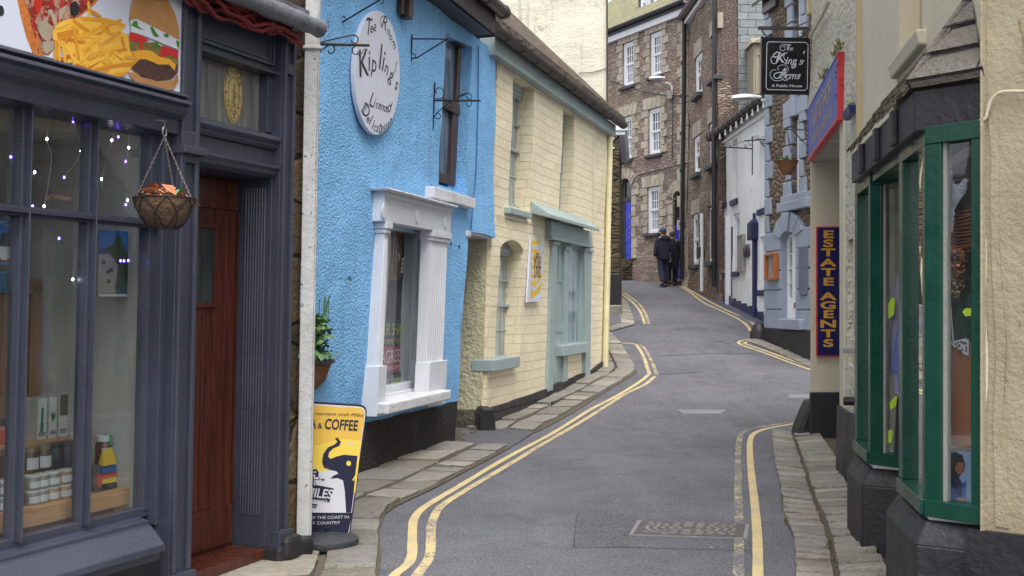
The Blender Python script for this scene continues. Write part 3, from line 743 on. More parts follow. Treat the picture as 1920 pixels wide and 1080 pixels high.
# door, set back
wd = -.24
dd = thing  # noqa
b = MB(S); b.box(uD0-.07, uD1+.01, wd-.05, wd, .12, zh-.02); dr = b.build('door', m_redwood, shop)
b = MB(S); d0, d1 = uD0-.06, uD1-.02
du0, du1 = S.u(362, 500, wd), S.u(462, 500, wd)
for z0, z1 in ((.14, .36), (zh-.2, zh-.03)): b.box(d0, d1, wd, wd+.018, z0, z1)
b.box(du1-.1, d1, wd, wd+.02, .36, zh-.2)
for i in range(4):
    x = max(d0, du0-.02)+i*.095; b.box(x, x+.09, wd, wd+.01, .36, 1.5 if i < 2 else zh-.2)
zp0, zp1 = S.z(380, 567, wd), S.z(380, 428, wd); ux = S.u(397, 500, wd)
b.box(d0, ux+.025, wd, wd+.024, zp0-.03, zp0); b.box(d0, ux+.025, wd, wd+.024, zp1, zp1+.03); b.box(ux, ux+.025, wd, wd+.024, zp0, zp1)
b.build('boards', m_redwood, dr, .004)
b = MB(S); b.box(d0, ux, wd, wd+.014, zp0, zp1); b.build('door_pane', darkpane('door glass', sc(srgb(34, 40, 40), .7), sc(srgb(70, 78, 74), .7)), dr)
b = MB(S); b.box(uD0-.05, uD1, wd-.05, .0, .06, .12); b.box(uD0-.05, uD1, wd-.05, .05, .0, .05); b.build('threshold', m_redwood, dr, .006)
# stone corner of the house, side wall, upper wall and roof
b = MB(S); b.panel([(uC1, -.2), (uE, -.2), (uE, 4.2), (uC1, 4.2)], w=-.0, thick=.3, step=.2, amp=.008); b.build('stone_quoins', m_brownstone, shop)
b = MB(S); b.box(uE-.06, uE, -5, -.02, -.2, 4.2); b.build('side_wall', m_brownstone, shop)
b = MB(S); b.box(sU0, uC1, -.3, -.1, ZTOP, 4.2); b.build('upper_wall', m_brownstone, shop)
b = MB(S); b.box(sU0, uE, -5, -4.9, -.2, 4.2); b.box(sU0-.2, sU0, -5, 0, -.2, 4.2); b.build('back_wall', m_brownstone, shop)
m_slate_roof = courses('roof slates', sc(srgb(104, 102, 104), .6), sc(srgb(128, 120, 108), .6), (.03, .03, .03), .28, .16, .006, .02, .3, dcol=sc(srgb(150, 140, 70), .5), dirt=.5)
b = MB(S)
b.hexa([(sU0-.2, .12, 4.2), (uE+.1, .12, 4.2), (uE+.1, -2.5, 6.2), (sU0-.2, -2.5, 6.2), (sU0-.2, .12, 4.28), (uE+.1, .12, 4.28), (uE+.1, -2.5, 6.28), (sU0-.2, -2.5, 6.28)])
b.hexa([(sU0-.2, -5, 4.2), (uE+.1, -5, 4.2), (uE+.1, -2.5, 6.2), (sU0-.2, -2.5, 6.2), (sU0-.2, -5, 4.28), (uE+.1, -5, 4.28), (uE+.1, -2.5, 6.28), (sU0-.2, -2.5, 6.28)]); b.build('roof', m_slate_roof, shop)
# room behind the window
m_floorboard = wood('floorboards', sc(srgb(90, 70, 52), .7), sc(srgb(110, 88, 66), .7), .6, 10, 'x')
b = MB(S); b.box(sU0, uj+.3, -1.9, -1.85, .0, 2.9); b.box(sU0, uB0, -1.9, -.1, 2.75, 2.85); b.build('room_wall', m_plaster, shop)
b = MB(S); b.box(uj-.0, uj+.05, -1.9, -.12, .0, 2.75); b.build('partition', m_plaster, shop)
b = MB(S); b.box(sU0, uj, -1.9, -.1, .18, .24); b.build('room_floor', m_floorboard, shop)
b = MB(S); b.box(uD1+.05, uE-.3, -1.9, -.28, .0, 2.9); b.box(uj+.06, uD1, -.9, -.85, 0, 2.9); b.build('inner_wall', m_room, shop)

# lead gutter and red cables above the shop
b = MB(S); zg = S.z(560, 38, .2); ga, gb = u_(440, 0), S.u(598, 62, .2)
pts = [(ga-1.2+(gb-ga+1.2)*i/24, .2+.012*noise.noise(Vector((i*.7, 0, 0))), zg+.015*noise.noise(Vector((i*.6, 4, 0)))) for i in range(25)]
b.tube(pts, [.052+.012*noise.noise(Vector((i*.9, 9, 2))) for i in range(25)], 12); b.box(ga-1.2, gb-.1, -.1, .2, zg+.02, zg+.08)
b.alone('gutter', m_lead, 'lumpy grey lead covered gutter above the dark grey shop door', 'gutter', gb, zg, smooth=True)
m_redcab = islands('red cable', [(0, sc(srgb(120, 44, 44), .8)), (1, sc(srgb(150, 60, 56), .8))], .6)
t = thing('cable_bundle', 'bundle of faded red cables sagging under the grey gutter', 'cables', S, gb-.1, zg)
for i in range(9):
    o_ = RN.uniform(-.035, .035); p_ = RN.uniform(0, .05)
    pts = [(ga-1.1+(gb-ga+1.02)*k/20, .12+o_+.02*math.sin(k*.9+i), zg-.05-p_-.03*math.sin(k*.55+i*1.3)+.02*math.sin(k*1.7+i)) for k in range(21)]
    b = MB(S); b.tube(pts, .011, 6); b.build('cable', m_redcab, t, smooth=True)
# white square downpipe at the corner
Pq = Wall(569, 6.4, dir=(1, .12), lean=((578, 70), (562, 1000)))
b = MB(Pq); b.box(-.044, .034, -.05, .0, .136, 4.3); b.box(.034, .043, -.052, .004, .136, 4.3)
b.box(-.055, .056, -.06, .012, 3.02, 3.04)
m_post = paint('peeling white timber', sc(srgb(190, 190, 188), .88), .6, .14, 6, .005, sc(srgb(120, 116, 108), .8), .08)
b.alone('downpipe', m_post, 'white square timber downpipe flaking to grey, between the dark shop and the blue tea room', 'downpipe', 0, .1, bev=.006)

# ---------------------------------------------------------------- food sign on the fascia
ws = .05
t = thing('food_sign', 'white board printed with pizza, chips and a burger above the dark shop window', 'sign', S, u_(200, 140), zc)
uR = S.u(347, 100, ws)
b = MB(S); b.box(sU0, uR, .031, ws, zc+.022, zc+.95); b.build('panel', m_white_clean, t, .003)
b = MB(S)
for px, py in ((345, 12), (339, 185)): b.disc(*S.uz(px, py, ws), .006, .006, ws, ws+.003, 8)
b.disc(*S.uz(1, 20, ws), .016, .022, ws, ws+.002, 16); b.build('screw', m_dark_paint, t)
m_pz = paint('printed pizza crust', sc(srgb(204, 120, 56), .9), .4, .35, 26, .0003, sc(srgb(120, 60, 30), .8), .12)
m_pzt = paint('printed pizza topping', sc(srgb(186, 150, 128), .8), .4, .3, 22, .0003, sc(srgb(150, 40, 34), .8), .22)
Z8 = lambda x, y: (x*.198, y*.198)
poly = lambda pts, w: [S.uz(*Z8(*p), w) for p in pts]
b = MB(S); b.flat(poly([(110, -260), (165, 0), (200, 170), (250, 350), (300, 480), (345, 580), (395, 565), (420, 520), (460, 525), (500, 480), (530, 420), (560, 300), (700, 200), (880, 60), (945, -20), (1000, -260)], ws+.001), ws+.001); b.build('pizza_crust', m_pz, t)
b = MB(S); b.flat(poly([(230, -250), (235, 0), (275, 120), (300, 260), (330, 330), (360, 300), (370, 420), (395, 480), (440, 520), (520, 450), (550, 300), (690, 190), (800, 100), (900, -10), (940, -250)], ws+.002), ws+.002); pt = b.build('pizza_topping', m_pzt, t)
b = MB(S)
for pts in ([(320, -200), (325, 60), (355, 150), (385, 100), (410, -20), (415, -200)], [(700, -200), (770, -30), (810, 40), (850, 0), (870, -200)]): b.flat(poly(pts, ws+.003), ws+.003)
for a, w_ in (([(560, -100), (590, 30), (560, 170), (540, 230)], .014), ([(300, 180), (330, 300), (340, 350)], .01), ([(480, -120), (510, 60)], .012)): b.stroke(poly(a, ws+.003), w_, ws+.003)
b.build('pepper', plain('printed red pepper', sc(srgb(196, 44, 36), .9), .4), pt)
b = MB(S); b.flat(poly([(360, 210), (430, 195), (495, 250), (500, 330), (460, 400), (400, 360), (365, 290)], ws+.0035), ws+.0035); b.flat(poly([(455, 95), (490, 85), (525, 150), (545, 230), (510, 240), (485, 150), (460, 120)], ws+.0035), ws+.0035)
b.flat(poly([(400, 400), (470, 380), (520, 400), (500, 470), (440, 510), (410, 480)], ws+.0035), ws+.0035); b.flat(poly([(560, 90), (640, 40), (600, 140), (560, 210)], ws+.0035), ws+.0035); b.build('mushroom', plain('printed mushroom', sc(srgb(186, 172, 148), .85), .4, var=.2), pt)
b = MB(S); b.flat([S.uz(*Z8(707+44*math.cos(a/14*math.pi), 82+70*math.sin(a/14*math.pi)), ws+.004) for a in range(28)], ws+.004); b.build('olive', plain('printed olive', sc(srgb(40, 40, 46), .8), .4), pt)
# chips: a heap of printed strokes, each its own tone
m_fry = islands('printed chips', [(0, sc(srgb(206, 128, 34), .9)), (.35, sc(srgb(226, 160, 50), .92)), (.7, sc(srgb(240, 190, 76), .95)), (1, sc(srgb(196, 104, 30), .9))], .4, var=.15)
b = MB(S); RF = random.Random(5)
b.flat(poly([(500, 300), (560, 210), (650, 180), (780, 170), (1000, 175), (1190, 230), (1150, 300), (1215, 330), (1240, 480), (1330, 560), (1330, 600), (1230, 660), (1110, 740), (1000, 770), (900, 740), (760, 700), (660, 670), (690, 590), (640, 600), (610, 480), (560, 420), (500, 370)], ws+.0042), ws+.0042)
fr = [((835, 10), (870, 300)), ((840, 90), (960, 165)), ((690, 190), (850, 300)), ((540, 330), (720, 290)), ((520, 260), (660, 200)), ((760, 170), (1000, 185)), ((1000, 180), (1190, 245)), ((720, 350), (900, 310)), ((890, 310), (1010, 235)), ((690, 260), (745, 560)), ((960, 420), (1140, 300)), ((780, 470), (920, 370)), ((920, 360), (1000, 520)), ((1000, 520), (1090, 610)),
      ((630, 440), (720, 610)), ((720, 610), (920, 735)), ((1060, 480), (1180, 560)), ((1000, 720), (1230, 660)), ((890, 660), (1090, 620)), ((1090, 620), (1330, 590)), ((1070, 480), (1030, 540)), ((530, 380), (520, 640)), ((560, 380), (562, 640)), ((590, 390), (620, 650)), ((1110, 690), (1130, 800)), ((840, 620), (1000, 540)), ((760, 580), (880, 480)), ((860, 300), (1150, 190)), ((1150, 350), (1180, 470)), ((1000, 740), (1200, 690)), ((830, 560), (960, 480)), ((1180, 540), (1330, 560)), ((620, 400), (660, 320))]
for i in range(26):
    x, y = RF.uniform(640, 1150), RF.uniform(230, 690); a = RF.uniform(-.9, .9); L = RF.uniform(50, 110); fr.insert(0, ((x-L*math.cos(a), y-L*math.sin(a)), (x+L*math.cos(a), y+L*math.sin(a))))
for i, (p, q) in enumerate(fr):
    mid = ((p[0]+q[0])/2+RF.uniform(-8, 8), (p[1]+q[1])/2+RF.uniform(-8, 8)); b.stroke(poly([p, mid, q], ws+.0045), [.014, .018, .013], ws+.0046+i*.00003)
b.build('chips', m_fry, t)
# burger layers
L = [('bun', plain('printed bun', sc(srgb(208, 150, 92), .9), .4, var=.2), [(1225, 190), (1240, 70), (1270, -20), (1300, -200), (1550, -200), (1600, 20), (1660, 130), (1695, 260), (1700, 390), (1590, 340), (1400, 250)]),
     ('bun', plain('printed lower bun', sc(srgb(186, 134, 86), .9), .4, var=.25), [(1210, 690), (1300, 680), (1480, 770), (1640, 760), (1685, 700), (1690, 770), (1650, 840), (1560, 865), (1420, 850), (1290, 790)]),
     ('patty', paint('printed patty', sc(srgb(86, 58, 50), .8), .5, .4, 60, .0002), [(1240, 640), (1330, 560), (1460, 565), (1600, 610), (1690, 590), (1685, 690), (1620, 750), (1500, 765), (1340, 730)]),
     ('gherkin', paint('printed gherkin', sc(srgb(126, 116, 60), .85), .4, .35, 50, .0002), [(1225, 400), (1300, 410), (1450, 400), (1560, 450), (1690, 560), (1690, 620), (1540, 550), (1340, 480), (1235, 480)]),
     ('cheese', plain('printed cheese', sc(srgb(232, 166, 50), .95), .4), [(1250, 490), (1330, 470), (1430, 480), (1520, 540), (1610, 560), (1665, 610), (1655, 670), (1600, 610), (1500, 610), (1380, 560), (1290, 560)]),
     ('tomato', plain('printed tomato', sc(srgb(208, 48, 38), .95), .4, var=.15), [(1225, 310), (1300, 320), (1420, 380), (1350, 405), (1350, 480), (1320, 470), (1320, 400), (1225, 385)]),
     ('tomato', plain('printed ketchup', sc(srgb(200, 40, 44), .95), .4), [(1540, 430), (1600, 450), (1690, 480), (1685, 560), (1600, 520), (1560, 540), (1500, 530)]),
     ('onion', plain('printed onion', sc(srgb(216, 218, 230), .95), .4, var=.05), [(1235, 190), (1300, 180), (1400, 230), (1560, 310), (1695, 380), (1690, 470), (1560, 420), (1400, 350), (1240, 300)]),
     ('lettuce', plain('printed lettuce', sc(srgb(78, 152, 52), .9), .4, var=.25), [(1240, 240), (1270, 195), (1300, 200), (1310, 250), (1370, 285), (1300, 270)])]
for i, (nm, mt, pts) in enumerate(L):
    b = MB(S); w_ = ws+.006+i*.0004; b.flat(poly(pts, w_), w_); b.build(nm, mt, t)
b = MB(S); w_ = ws+.0102
for pts in ([(1420, 255), (1445, 250), (1480, 310), (1510, 345), (1465, 350), (1440, 310)], [(1550, 320), (1590, 320), (1600, 355), (1560, 350)], [(1465, 395), (1500, 400), (1500, 440), (1465, 440)], [(1670, 380), (1700, 390), (1695, 470), (1675, 430)]): b.flat(poly(pts, w_), w_)
b.build('lettuce', plain('printed lettuce leaf', sc(srgb(70, 146, 46), .9), .4, var=.25), t)
b = MB(S); w_ = ws+.0101
for i in range(70):
    x, y = RF.uniform(1300, 1680), RF.uniform(-120, 330)
    if y < 60+(x-1300)*.55 and x < 1560+max(0, y)*.45: b.disc(*S.uz(*Z8(x, y), w_), .0018, .0032, w_, w_+.0002, 6)
b.build('sesame', plain('printed seeds', sc(srgb(236, 222, 190), .95), .4), t)

# ---------------------------------------------------------------- hanging basket with dead leaves
wb = .24; Hb = Wall(o=S.P(S.u(326, 380, wb), wb, 0)[:2], dir=tuple(S.x))
m_coir = paint('coir liner', sc(srgb(104, 80, 60), .8), .95, .35, 40, .02)
m_wire = plain('black wire', (.015, .015, .017), .5); m_chain = plain('galvanised chain', sc(srgb(150, 142, 138), .7), .4, .7)
zr = S.z(317, 373, wb); rb = .155
t = thing('hanging_basket', 'coir lined wire basket of dead brown leaves hanging on chains from the dark shop cornice', 'hanging basket', Hb, 0, zr-.15)
b = MB(Hb); prof = [(.001, zr-.145), (.05, zr-.142), (.09, zr-.125), (.125, zr-.085), (.148, zr-.04), (.155, zr), (.14, zr-.005), (.001, zr-.02)]
b.lathe(0, 0, prof, 28); 
for q in b.bm.verts: q.co += noise.noise_vector(q.co*40)*.005
t.scale = (.88, .88, 1); ln_ = b.build('liner', m_coir, t, smooth=True)
b = MB(Hb); b.tube([(.158*math.cos(a*math.pi/14), .158*math.sin(a*math.pi/14), zr) for a in range(29)], .0035, 6)
for k in range(8):
    for sg in (-1, 1):
        a0 = k*math.pi/4; b.tube([((r+.004)*math.cos(a0+sg*f), (r+.004)*math.sin(a0+sg*f), z) for (r, z), f in zip([(.157, zr), (.148, zr-.04), (.126, zr-.085), (.09, zr-.127), (.05, zr-.146)], (0, .25, .45, .6, .8))], .0028, 5)
b.build('wire_frame', m_wire, t)
hk = S.z(320, 238, wb)
for k in range(3):
    a = rad((200, 80, -20)[k]); b = MB(Hb); p0 = Vector((.157*math.cos(a), .157*math.sin(a), zr)); p1 = Vector((0, 0, hk-.05)); n = 26
    for i in range(n):
        c0, c1 = p0.lerp(p1, i/n), p0.lerp(p1, (i+1.25)/n); d = Vector((.006, 0, 0)) if i % 2 else Vector((0, .006, 0)); m = (c0+c1)/2
        b.tube([c0, m+d, c1, m-d, c0], .0016, 4, False)
    b.build('chain', m_chain, t)
b = MB(Hb); b.tube([(.014*math.cos(rad(x)), 0, hk-.03+.022*math.sin(rad(x))) for x in range(-80, 261, 20)], .004, 6); b.tube([(0, 0, hk-.008), (.002, 0, hk+.02), (.002, -.06, hk+.03)], .003, 6); b.build('hook', m_chain, t, smooth=True)
m_dead = islands('dead leaves', [(0, sc(srgb(176, 108, 72), .85)), (.5, sc(srgb(204, 136, 98), .9)), (1, sc(srgb(150, 92, 60), .85))], .7)
m_leaf = islands('green leaves', [(0, sc(srgb(84, 124, 70), .8)), (.5, sc(srgb(120, 158, 98), .85)), (1, sc(srgb(66, 104, 58), .8))], .55, var=.25)
b = MB(Hb)
for i in range(46):
    a = RN.uniform(0, 6.28); r = RN.uniform(.03, .15); b.leaf((r*math.cos(a), r*math.sin(a), zr-.01+RN.uniform(0, .02)), RN.uniform(.08, .125), RN.uniform(.045, .065), a+RN.uniform(-.7, .7), RN.uniform(.15, .9), .2, RN.uniform(-.8, .8))
for a in (-.15, .1, -.3): b.leaf((.13, .02, zr), .1, .045, a, .05, .3, .3)
b.build('dead_leaf', m_dead, t, kind='stuff')
b = MB(Hb)
for i in range(9): b.leaf((RN.uniform(-.04, .03), RN.uniform(.0, .1), zr+.01), .06, .03, RN.uniform(0, 6.28), RN.uniform(.3, 1.2), .2)
b.build('green_sprout', m_leaf, t)

# ---------------------------------------------------------------- goods in the window
def shelf(label, w0, w1, px, py, ur, rear):
    zt_ = S.z(px, py, w1); b = MB(S); b.box(sU0+.3, ur, w0, w1, zt_-.02, zt_); b.box(sU0+.3, ur, w1-.018, w1+.002, zt_-.085, zt_-.02)
    if rear: b.box(ur-.09, ur-.02, w0, w1-.02, .24, zt_-.02); b.box(sU0+.4, sU0+.5, w0, w1-.02, .24, zt_-.02)
    return b, zt_
wA, wB, wC = -.17, -.37, -.57
b, zA = shelf('', wB, wA, 240, 914, S.u(247, 900, wA), True); b.alone('display_shelf', m_pine, 'lowest pine step of the window display', 'shelf', S.u(240, 914, wA), .24, wA, 'pine display steps in the dark shop window', bev=.003)
b, zB = shelf('', wC, wB, 120, 880, S.u(190, 870, wB), False); b.box(sU0+.3, S.u(190, 870, wB), wB-.03, wB, .24, zB-.02); b.alone('display_shelf', m_pine, 'middle pine step of the window display, holding jars', 'shelf', S.u(190, 870, wB), .24, wB, 'pine display steps in the dark shop window', bev=.003)
b, zC = shelf('', wC-.2, wC, 120, 820, S.u(190, 815, wC), False); b.box(sU0+.3, S.u(190, 815, wC), wC-.03, wC, .24, zC-.02); b.alone('display_shelf', m_pine, 'topmost pine step of the window display, holding tall cartons', 'shelf', S.u(190, 815, wC), .24, wC, 'pine display steps in the dark shop window', bev=.003)
m_card = plain('white carton', sc(srgb(206, 206, 202), .85), .5); m_lbl = plain('paper label', sc(srgb(206, 208, 210), .85), .6)
m_green = plain('printed green', sc(srgb(44, 110, 50), .8), .5); m_blue = plain('printed blue', sc(srgb(38, 96, 160), .8), .5); m_yel = plain('printed yellow', sc(srgb(222, 184, 40), .85), .5)
m_gold = plain('gold lid', sc(srgb(160, 140, 90), .8), .3, .6); m_dk = plain('dark printed', (.02, .02, .022), .4); m_red = plain('printed red', sc(srgb(200, 66, 46), .85), .5); m_teal = plain('printed teal', sc(srgb(30, 110, 110), .8), .5)
def carton(px, py, wpx, hpx, wo, label, mat, deco):
    u0, z0 = S.uz(px, py, wo); u1 = S.u(px+wpx, py, wo); z1 = S.z(px, py-hpx, wo); z0 = zC
    t = thing('carton', label, 'box', S, (u0+u1)/2, z0, wo-.05, 'cartons on the top step')
    b = MB(S); b.box(u0, u1, wo-.12, wo, z0, z1); b.build('box_body', mat, t, .002)
    b = MB(S); uc, H = (u0+u1)/2, z1-z0; e = wo+.001
    if deco == 'leek': b.prism([(uc-.012, z0+.2*H), (uc+.008, z0+.2*H), (uc+.006, z0+.78*H), (uc-.006, z0+.78*H)], wo, e); mt = m_green
    elif deco == 'leaf':
        for i in range(5): b.prism([(uc-.004, z0+.4*H), (uc-.02+.012*i, z0+(.62+.06*(i % 2))*H), (uc+.01, z0+.5*H)], wo+i*.0003, e+i*.0003)
        mt = m_green
    elif deco == 'photo': b.prism([(u0+.004, z0+.5*H), (u1-.002, z0+.5*H), (u1-.002, z1-.004), (u0+.004, z1-.004)], wo, e); mt = paint('printed herbs', sc(srgb(96, 88, 56), .8), .5, .5, 60, .0001)
    else: b.prism([(u0, z0), (u1, z0), (u1, z0+.55*H), (u0, z0+.5*H)], wo, e); mt = m_blue
    b.build('printed_picture', mt, t)
    b = MB(S)
    for i in range(3): b.box(uc-.02, uc+.02, wo, wo+.0016, z0+(.1+.035*i)*H+(.55*H if deco == 'blue' else 0), z0+(.118+.035*i)*H+(.55*H if deco == 'blue' else 0))
    b.build('small_print', m_ink, t)
carton(70, 818, 17, 70, wC-.02, 'white carton with a green leek printed on it', m_card, 'leek')
carton(92, 815, 14, 70, wC-.02, 'white carton printed with a dark green leaf', m_card, 'leaf')
carton(110, 813, 16, 74, wC-.02, 'white carton with a brown herb picture on its upper half', m_card, 'photo')
carton(129, 810, 20, 72, wC-.02, 'tall carton with a blue sea picture, rightmost of the cartons', m_card, 'blue')
def jar(name, u, w, z, r, h, body, lid, label, cat, group, lblm=m_lbl, lidh=.2):
    t = thing(name, label, cat, S, u, z, w, group)
    b = MB(S); b.lathe(u, w, [(r*.9, z), (r, z+.1*h), (r, z+.68*h), (r*.86, z+h*(1-lidh))], 18); b.build('glass_body', body, t, smooth=True)
    b = MB(S); b.lathe(u, w, [(r*.95, z+h*(1-lidh)), (r*.97, z+h*.98), (r*.9, z+h)], 18); b.build('lid', lid, t, smooth=True)
    if lblm:
        b = MB(S); b.lathe(u, w, [(r*1.012, z+.16*h), (r*1.012, z+.6*h)], 14, a0=20, a1=150)
        b.bm.faces.ensure_lookup_table(); bmesh.ops.delete(b.bm, geom=[f for f in b.bm.faces if len(f.verts) > 4], context='FACES_ONLY'); b.build('paper_label', lblm, t, smooth=True)
    return t
m_orng = plain('orange preserve', sc(srgb(190, 96, 50), .8), .15); m_brn = plain('brown chutney', sc(srgb(84, 60, 40), .8), .12); m_honey = plain('dark honey', sc(srgb(100, 50, 26), .85), .08, spec=.7)
m_dgreen = plain('dark green lid', sc(srgb(30, 50, 36), .7), .4)
m_lblb = plain('blue label', sc(srgb(150, 176, 206), .9), .5); m_wht = plain('white lid', sc(srgb(210, 212, 214), .85), .4)
for px, dsc in ((24, 'orange preserve jar with dark green lid beside the tall leek carton'), (2, 'orange preserve jar at the left edge of the top step'), (-22, 'orange preserve jar beyond the window edge')):
    u = S.u(px-(0 if px > 0 else 0), 815, wC-.08); jar('preserve_jar', u, wC-.08, zC, .05, .115, m_orng, m_dgreen, dsc, 'jar', 'jars of orange preserve', m_red if px == 2 else m_yel)
for k, (px, dsc, bd, ld, lb) in enumerate(((14, 'chutney jar with gold lid at the left of the middle step', m_brn, m_gold, m_lbl), (56, 'chutney jar with gold lid half hidden by the window mullion', m_brn, m_gold, m_lbl), (80, 'chutney jar with gold lid and clear white label next to the black jars', m_brn, m_gold, m_lbl),
        (103, 'black jar with pale script label, left of the two black jars', m_dk, m_dk, None), (124, 'black jar without a pale label, right of the two black jars', m_dk, m_dk, None), (144, 'honey jar with white lid behind the second mullion', m_honey, m_wht, m_yel))):
    jar('jar', S.u(px, 865, wB-.06), wB-.06, zB, .04, .125 if k < 5 else .16, bd, ld, dsc, 'jar', 'jars on the middle step', lb, .18)
tt = jar('honey_jar', S.u(194, 880, wA-.13), wA-.13, zB, .042, .15, m_honey, m_wht, 'honey jar with green strip over its white lid above the yellow packet', 'jar', 'jars on the middle step', m_lblb)
b = MB(S); uu = S.u(194, 880, wA-.13); b.box(uu-.008, uu+.008, wA-.13, wA-.085, zB+.1, zB+.153); b.build('green_strip', plain('green strip', sc(srgb(60, 160, 70), .85), .5), tt)
m_tub = plain('clear tub', sc(srgb(150, 140, 128), .8), .25, var=.2); m_fud = plain('fudge tub', sc(srgb(186, 140, 86), .8), .25, var=.15)
ti = 0; oz = ['left', 'right']
first = None
for ci, px in enumerate((-16, 3, 20, 60, 76, 97, 119)):
    for lv in range(2):
        mt = m_fud if ci >= 6 or (ci == 5 and lv == 0) else m_tub; where = ['beyond the photo edge', 'in the first column', 'beside the first mullion', 'right of the first mullion', 'in the second column right of the mullion', 'in the third column right of the mullion', 'at the end of the row by the teal bag'][ci]
        jar('sweet_tub', S.u(px, 930, wA-.07), wA-.07, zA+lv*.068, .036, .066, mt, m_wht, ('upper ' if lv else 'lower ')+('caramel ' if mt is m_fud else 'clear ')+'sweet tub '+where, 'tub', 'tubs of sweets in two layers', m_lbl, .15)
def packet(px0, px1, pyt, wo, label, bands, name='packet', top=True, disc=None):
    u0, u1 = S.u(px0, 900, wo), S.u(px1, 900, wo); z0 = zA; z1 = S.z((px0+px1)/2, pyt, wo); H = z1-z0
    t = thing(name, label, 'packet', S, (u0+u1)/2, z0, wo-.03, 'packets on the lowest step')
    for i, (a, c, mt, nm) in enumerate(bands):
        b = MB(S); f = lambda k: (.035*(1-k)+.004)
        tp = lambda k: 1.0 if not top else 1-.35*max(0, k-.5)*2
        uc = (u0+u1)/2; hw = (u1-u0)/2
        b.hexa([(uc-hw*tp(a), wo-2*f(a), z0+a*H), (uc+hw*tp(a), wo-2*f(a), z0+a*H), (uc+hw*tp(a), wo, z0+a*H), (uc-hw*tp(a), wo, z0+a*H), (uc-hw*tp(c), wo-.02-f(c), z0+c*H), (uc+hw*tp(c), wo-.02-f(c), z0+c*H), (uc+hw*tp(c), wo-.02*c, z0+c*H), (uc-hw*tp(c), wo-.02*c, z0+c*H)]); b.build(nm, mt, t, .002)
    if disc:
        b = MB(S); uc = (u0+u1)/2; b.disc(uc, z0+.42*H, hw*.7, .26*H, wo-.005, wo+.004, 20); b.build('round_label', disc, t)
packet(134, 151, 878, wA-.04, 'dark bag with an oval teal label at the end of the tubs', [(0, 1, m_dk, 'bag_body')], disc=m_teal, top=False)
packet(179, 193, 872, wA-.03, 'grey bag with an oval red label beside the yellow packet', [(0, 1, plain('grey foil', sc(srgb(100, 100, 96), .7), .3), 'bag_body')], disc=m_red, top=False)
packet(192, 220, 842, wA-.04, 'yellow topped coffee packet with red and blue bands standing by the partition', [(0, .16, m_dk, 'bag_foot'), (.16, .3, m_yel, 'lower_band'), (.3, .42, m_red, 'middle_band'), (.42, .6, m_blue, 'upper_band'), (.6, 1, m_yel, 'folded_top')], 'coffee_packet')
# posters hanging inside the glass
def poster(rect, w, label, base, items):
    u0, u1, z0, z1 = rect; t = thing('poster', label, 'poster', S, (u0+u1)/2, z0, w); b = MB(S); b.box(u0, u1, w-.003, w, z0, z1); b.build('sheet', base, t)
    for i, (nm, mt, pts) in enumerate(items):
        b = MB(S); e = w+.0006*(i+1); b.flat([(u0+(u1-u0)*x, z0+(z1-z0)*y) for x, y in pts], e); b.build(nm, mt, t)
    return t
r = S.rect(0, 31, 410, 549, -.12); r = (r[1]-.2, r[1], r[2], r[3])
m_sky = plain('printed sky', sc(srgb(52, 120, 190), .85), .4, var=.2); m_sea = plain('printed sea', sc(srgb(46, 92, 120), .8), .4, var=.3)
t = poster(r, -.12, 'calendar poster of a red and white camper van lettered VWCA', m_sky, [
    ('field', plain('printed field', sc(srgb(70, 86, 60), .8), .5, var=.3), [(0, .28), (1, .28), (1, .38), (0, .38)]), ('lower_picture', m_sea, [(0, 0), (1, 0), (1, .27), (0, .27)]),
    ('van_body', plain('printed red', sc(srgb(170, 40, 44), .85), .4), [(.38, .42), (1, .42), (1, .62), (.38, .6)]), ('van_roof', plain('printed dark window', sc(srgb(60, 60, 66), .8), .4), [(.48, .6), (1, .62), (1, .8), (.6, .8)]),
    ('van_front', m_card, [(.42, .56), (.6, .44), (.74, .44), (.97, .56), (.97, .62), (.42, .62)])])
b = MB(S); b.text('VWCA', r[0]+(r[1]-r[0])*.55, r[2]+(r[3]-r[2])*.93, .022, -.115, width=(r[1]-r[0])*.75); b.disc(r[0]+(r[1]-r[0])*.68, r[2]+(r[3]-r[2])*.56, .012, .016, -.1162, -.1158, 14); b.build('lettering', m_card, t)
r = S.rect(184, 239, 432, 556, -.2)
RP = random.Random(3)
its = [('sea_photo', m_sky, [(0, .72), (1, .72), (1, 1), (0, 1)]), ('beach', plain('printed sand', sc(srgb(176, 168, 150), .85), .5, var=.3), [(0, .05), (.6, .05), (.9, .5), (.5, .66), (0, .62)]), ('headland', plain('printed headland', sc(srgb(60, 80, 48), .8), .5, var=.4), [(.2, .7), (.5, .82), (.62, .97), (.75, .9), (1, .6), (1, .2), (.6, .1), (.66, .5)])]
for i in range(9):
    x, y = RP.uniform(.1, .85), RP.uniform(.08, .55); its.append(('rock', m_dark_paint, [(x, y), (x+.1, y+.01), (x+.12, y+.05), (x+.04, y+.08), (x-.02, y+.04)]))
its.append(('border', m_card, [(0, 0), (1, 0), (1, .04), (0, .04)]))
poster(r, -.2, 'poster photograph of a rocky beach with a green headland', m_sea, its)
# a pine post standing inside and a dark dresser
u0 = S.u(62, 600, -.75); b = MB(S); b.box(u0-.02, u0+.05, -.8, -.74, .24, 1.62); b.box(u0-.9, u0+.05, -.8, -.74, 1.56, 1.64); b.box(u0-.9, u0-.02, -.79, -.77, .24, 1.56); b.alone('pine_dresser', m_pinez, 'tall old pine dresser standing inside the shop behind the display', 'dresser', u0, .24, -.77, bev=.004)
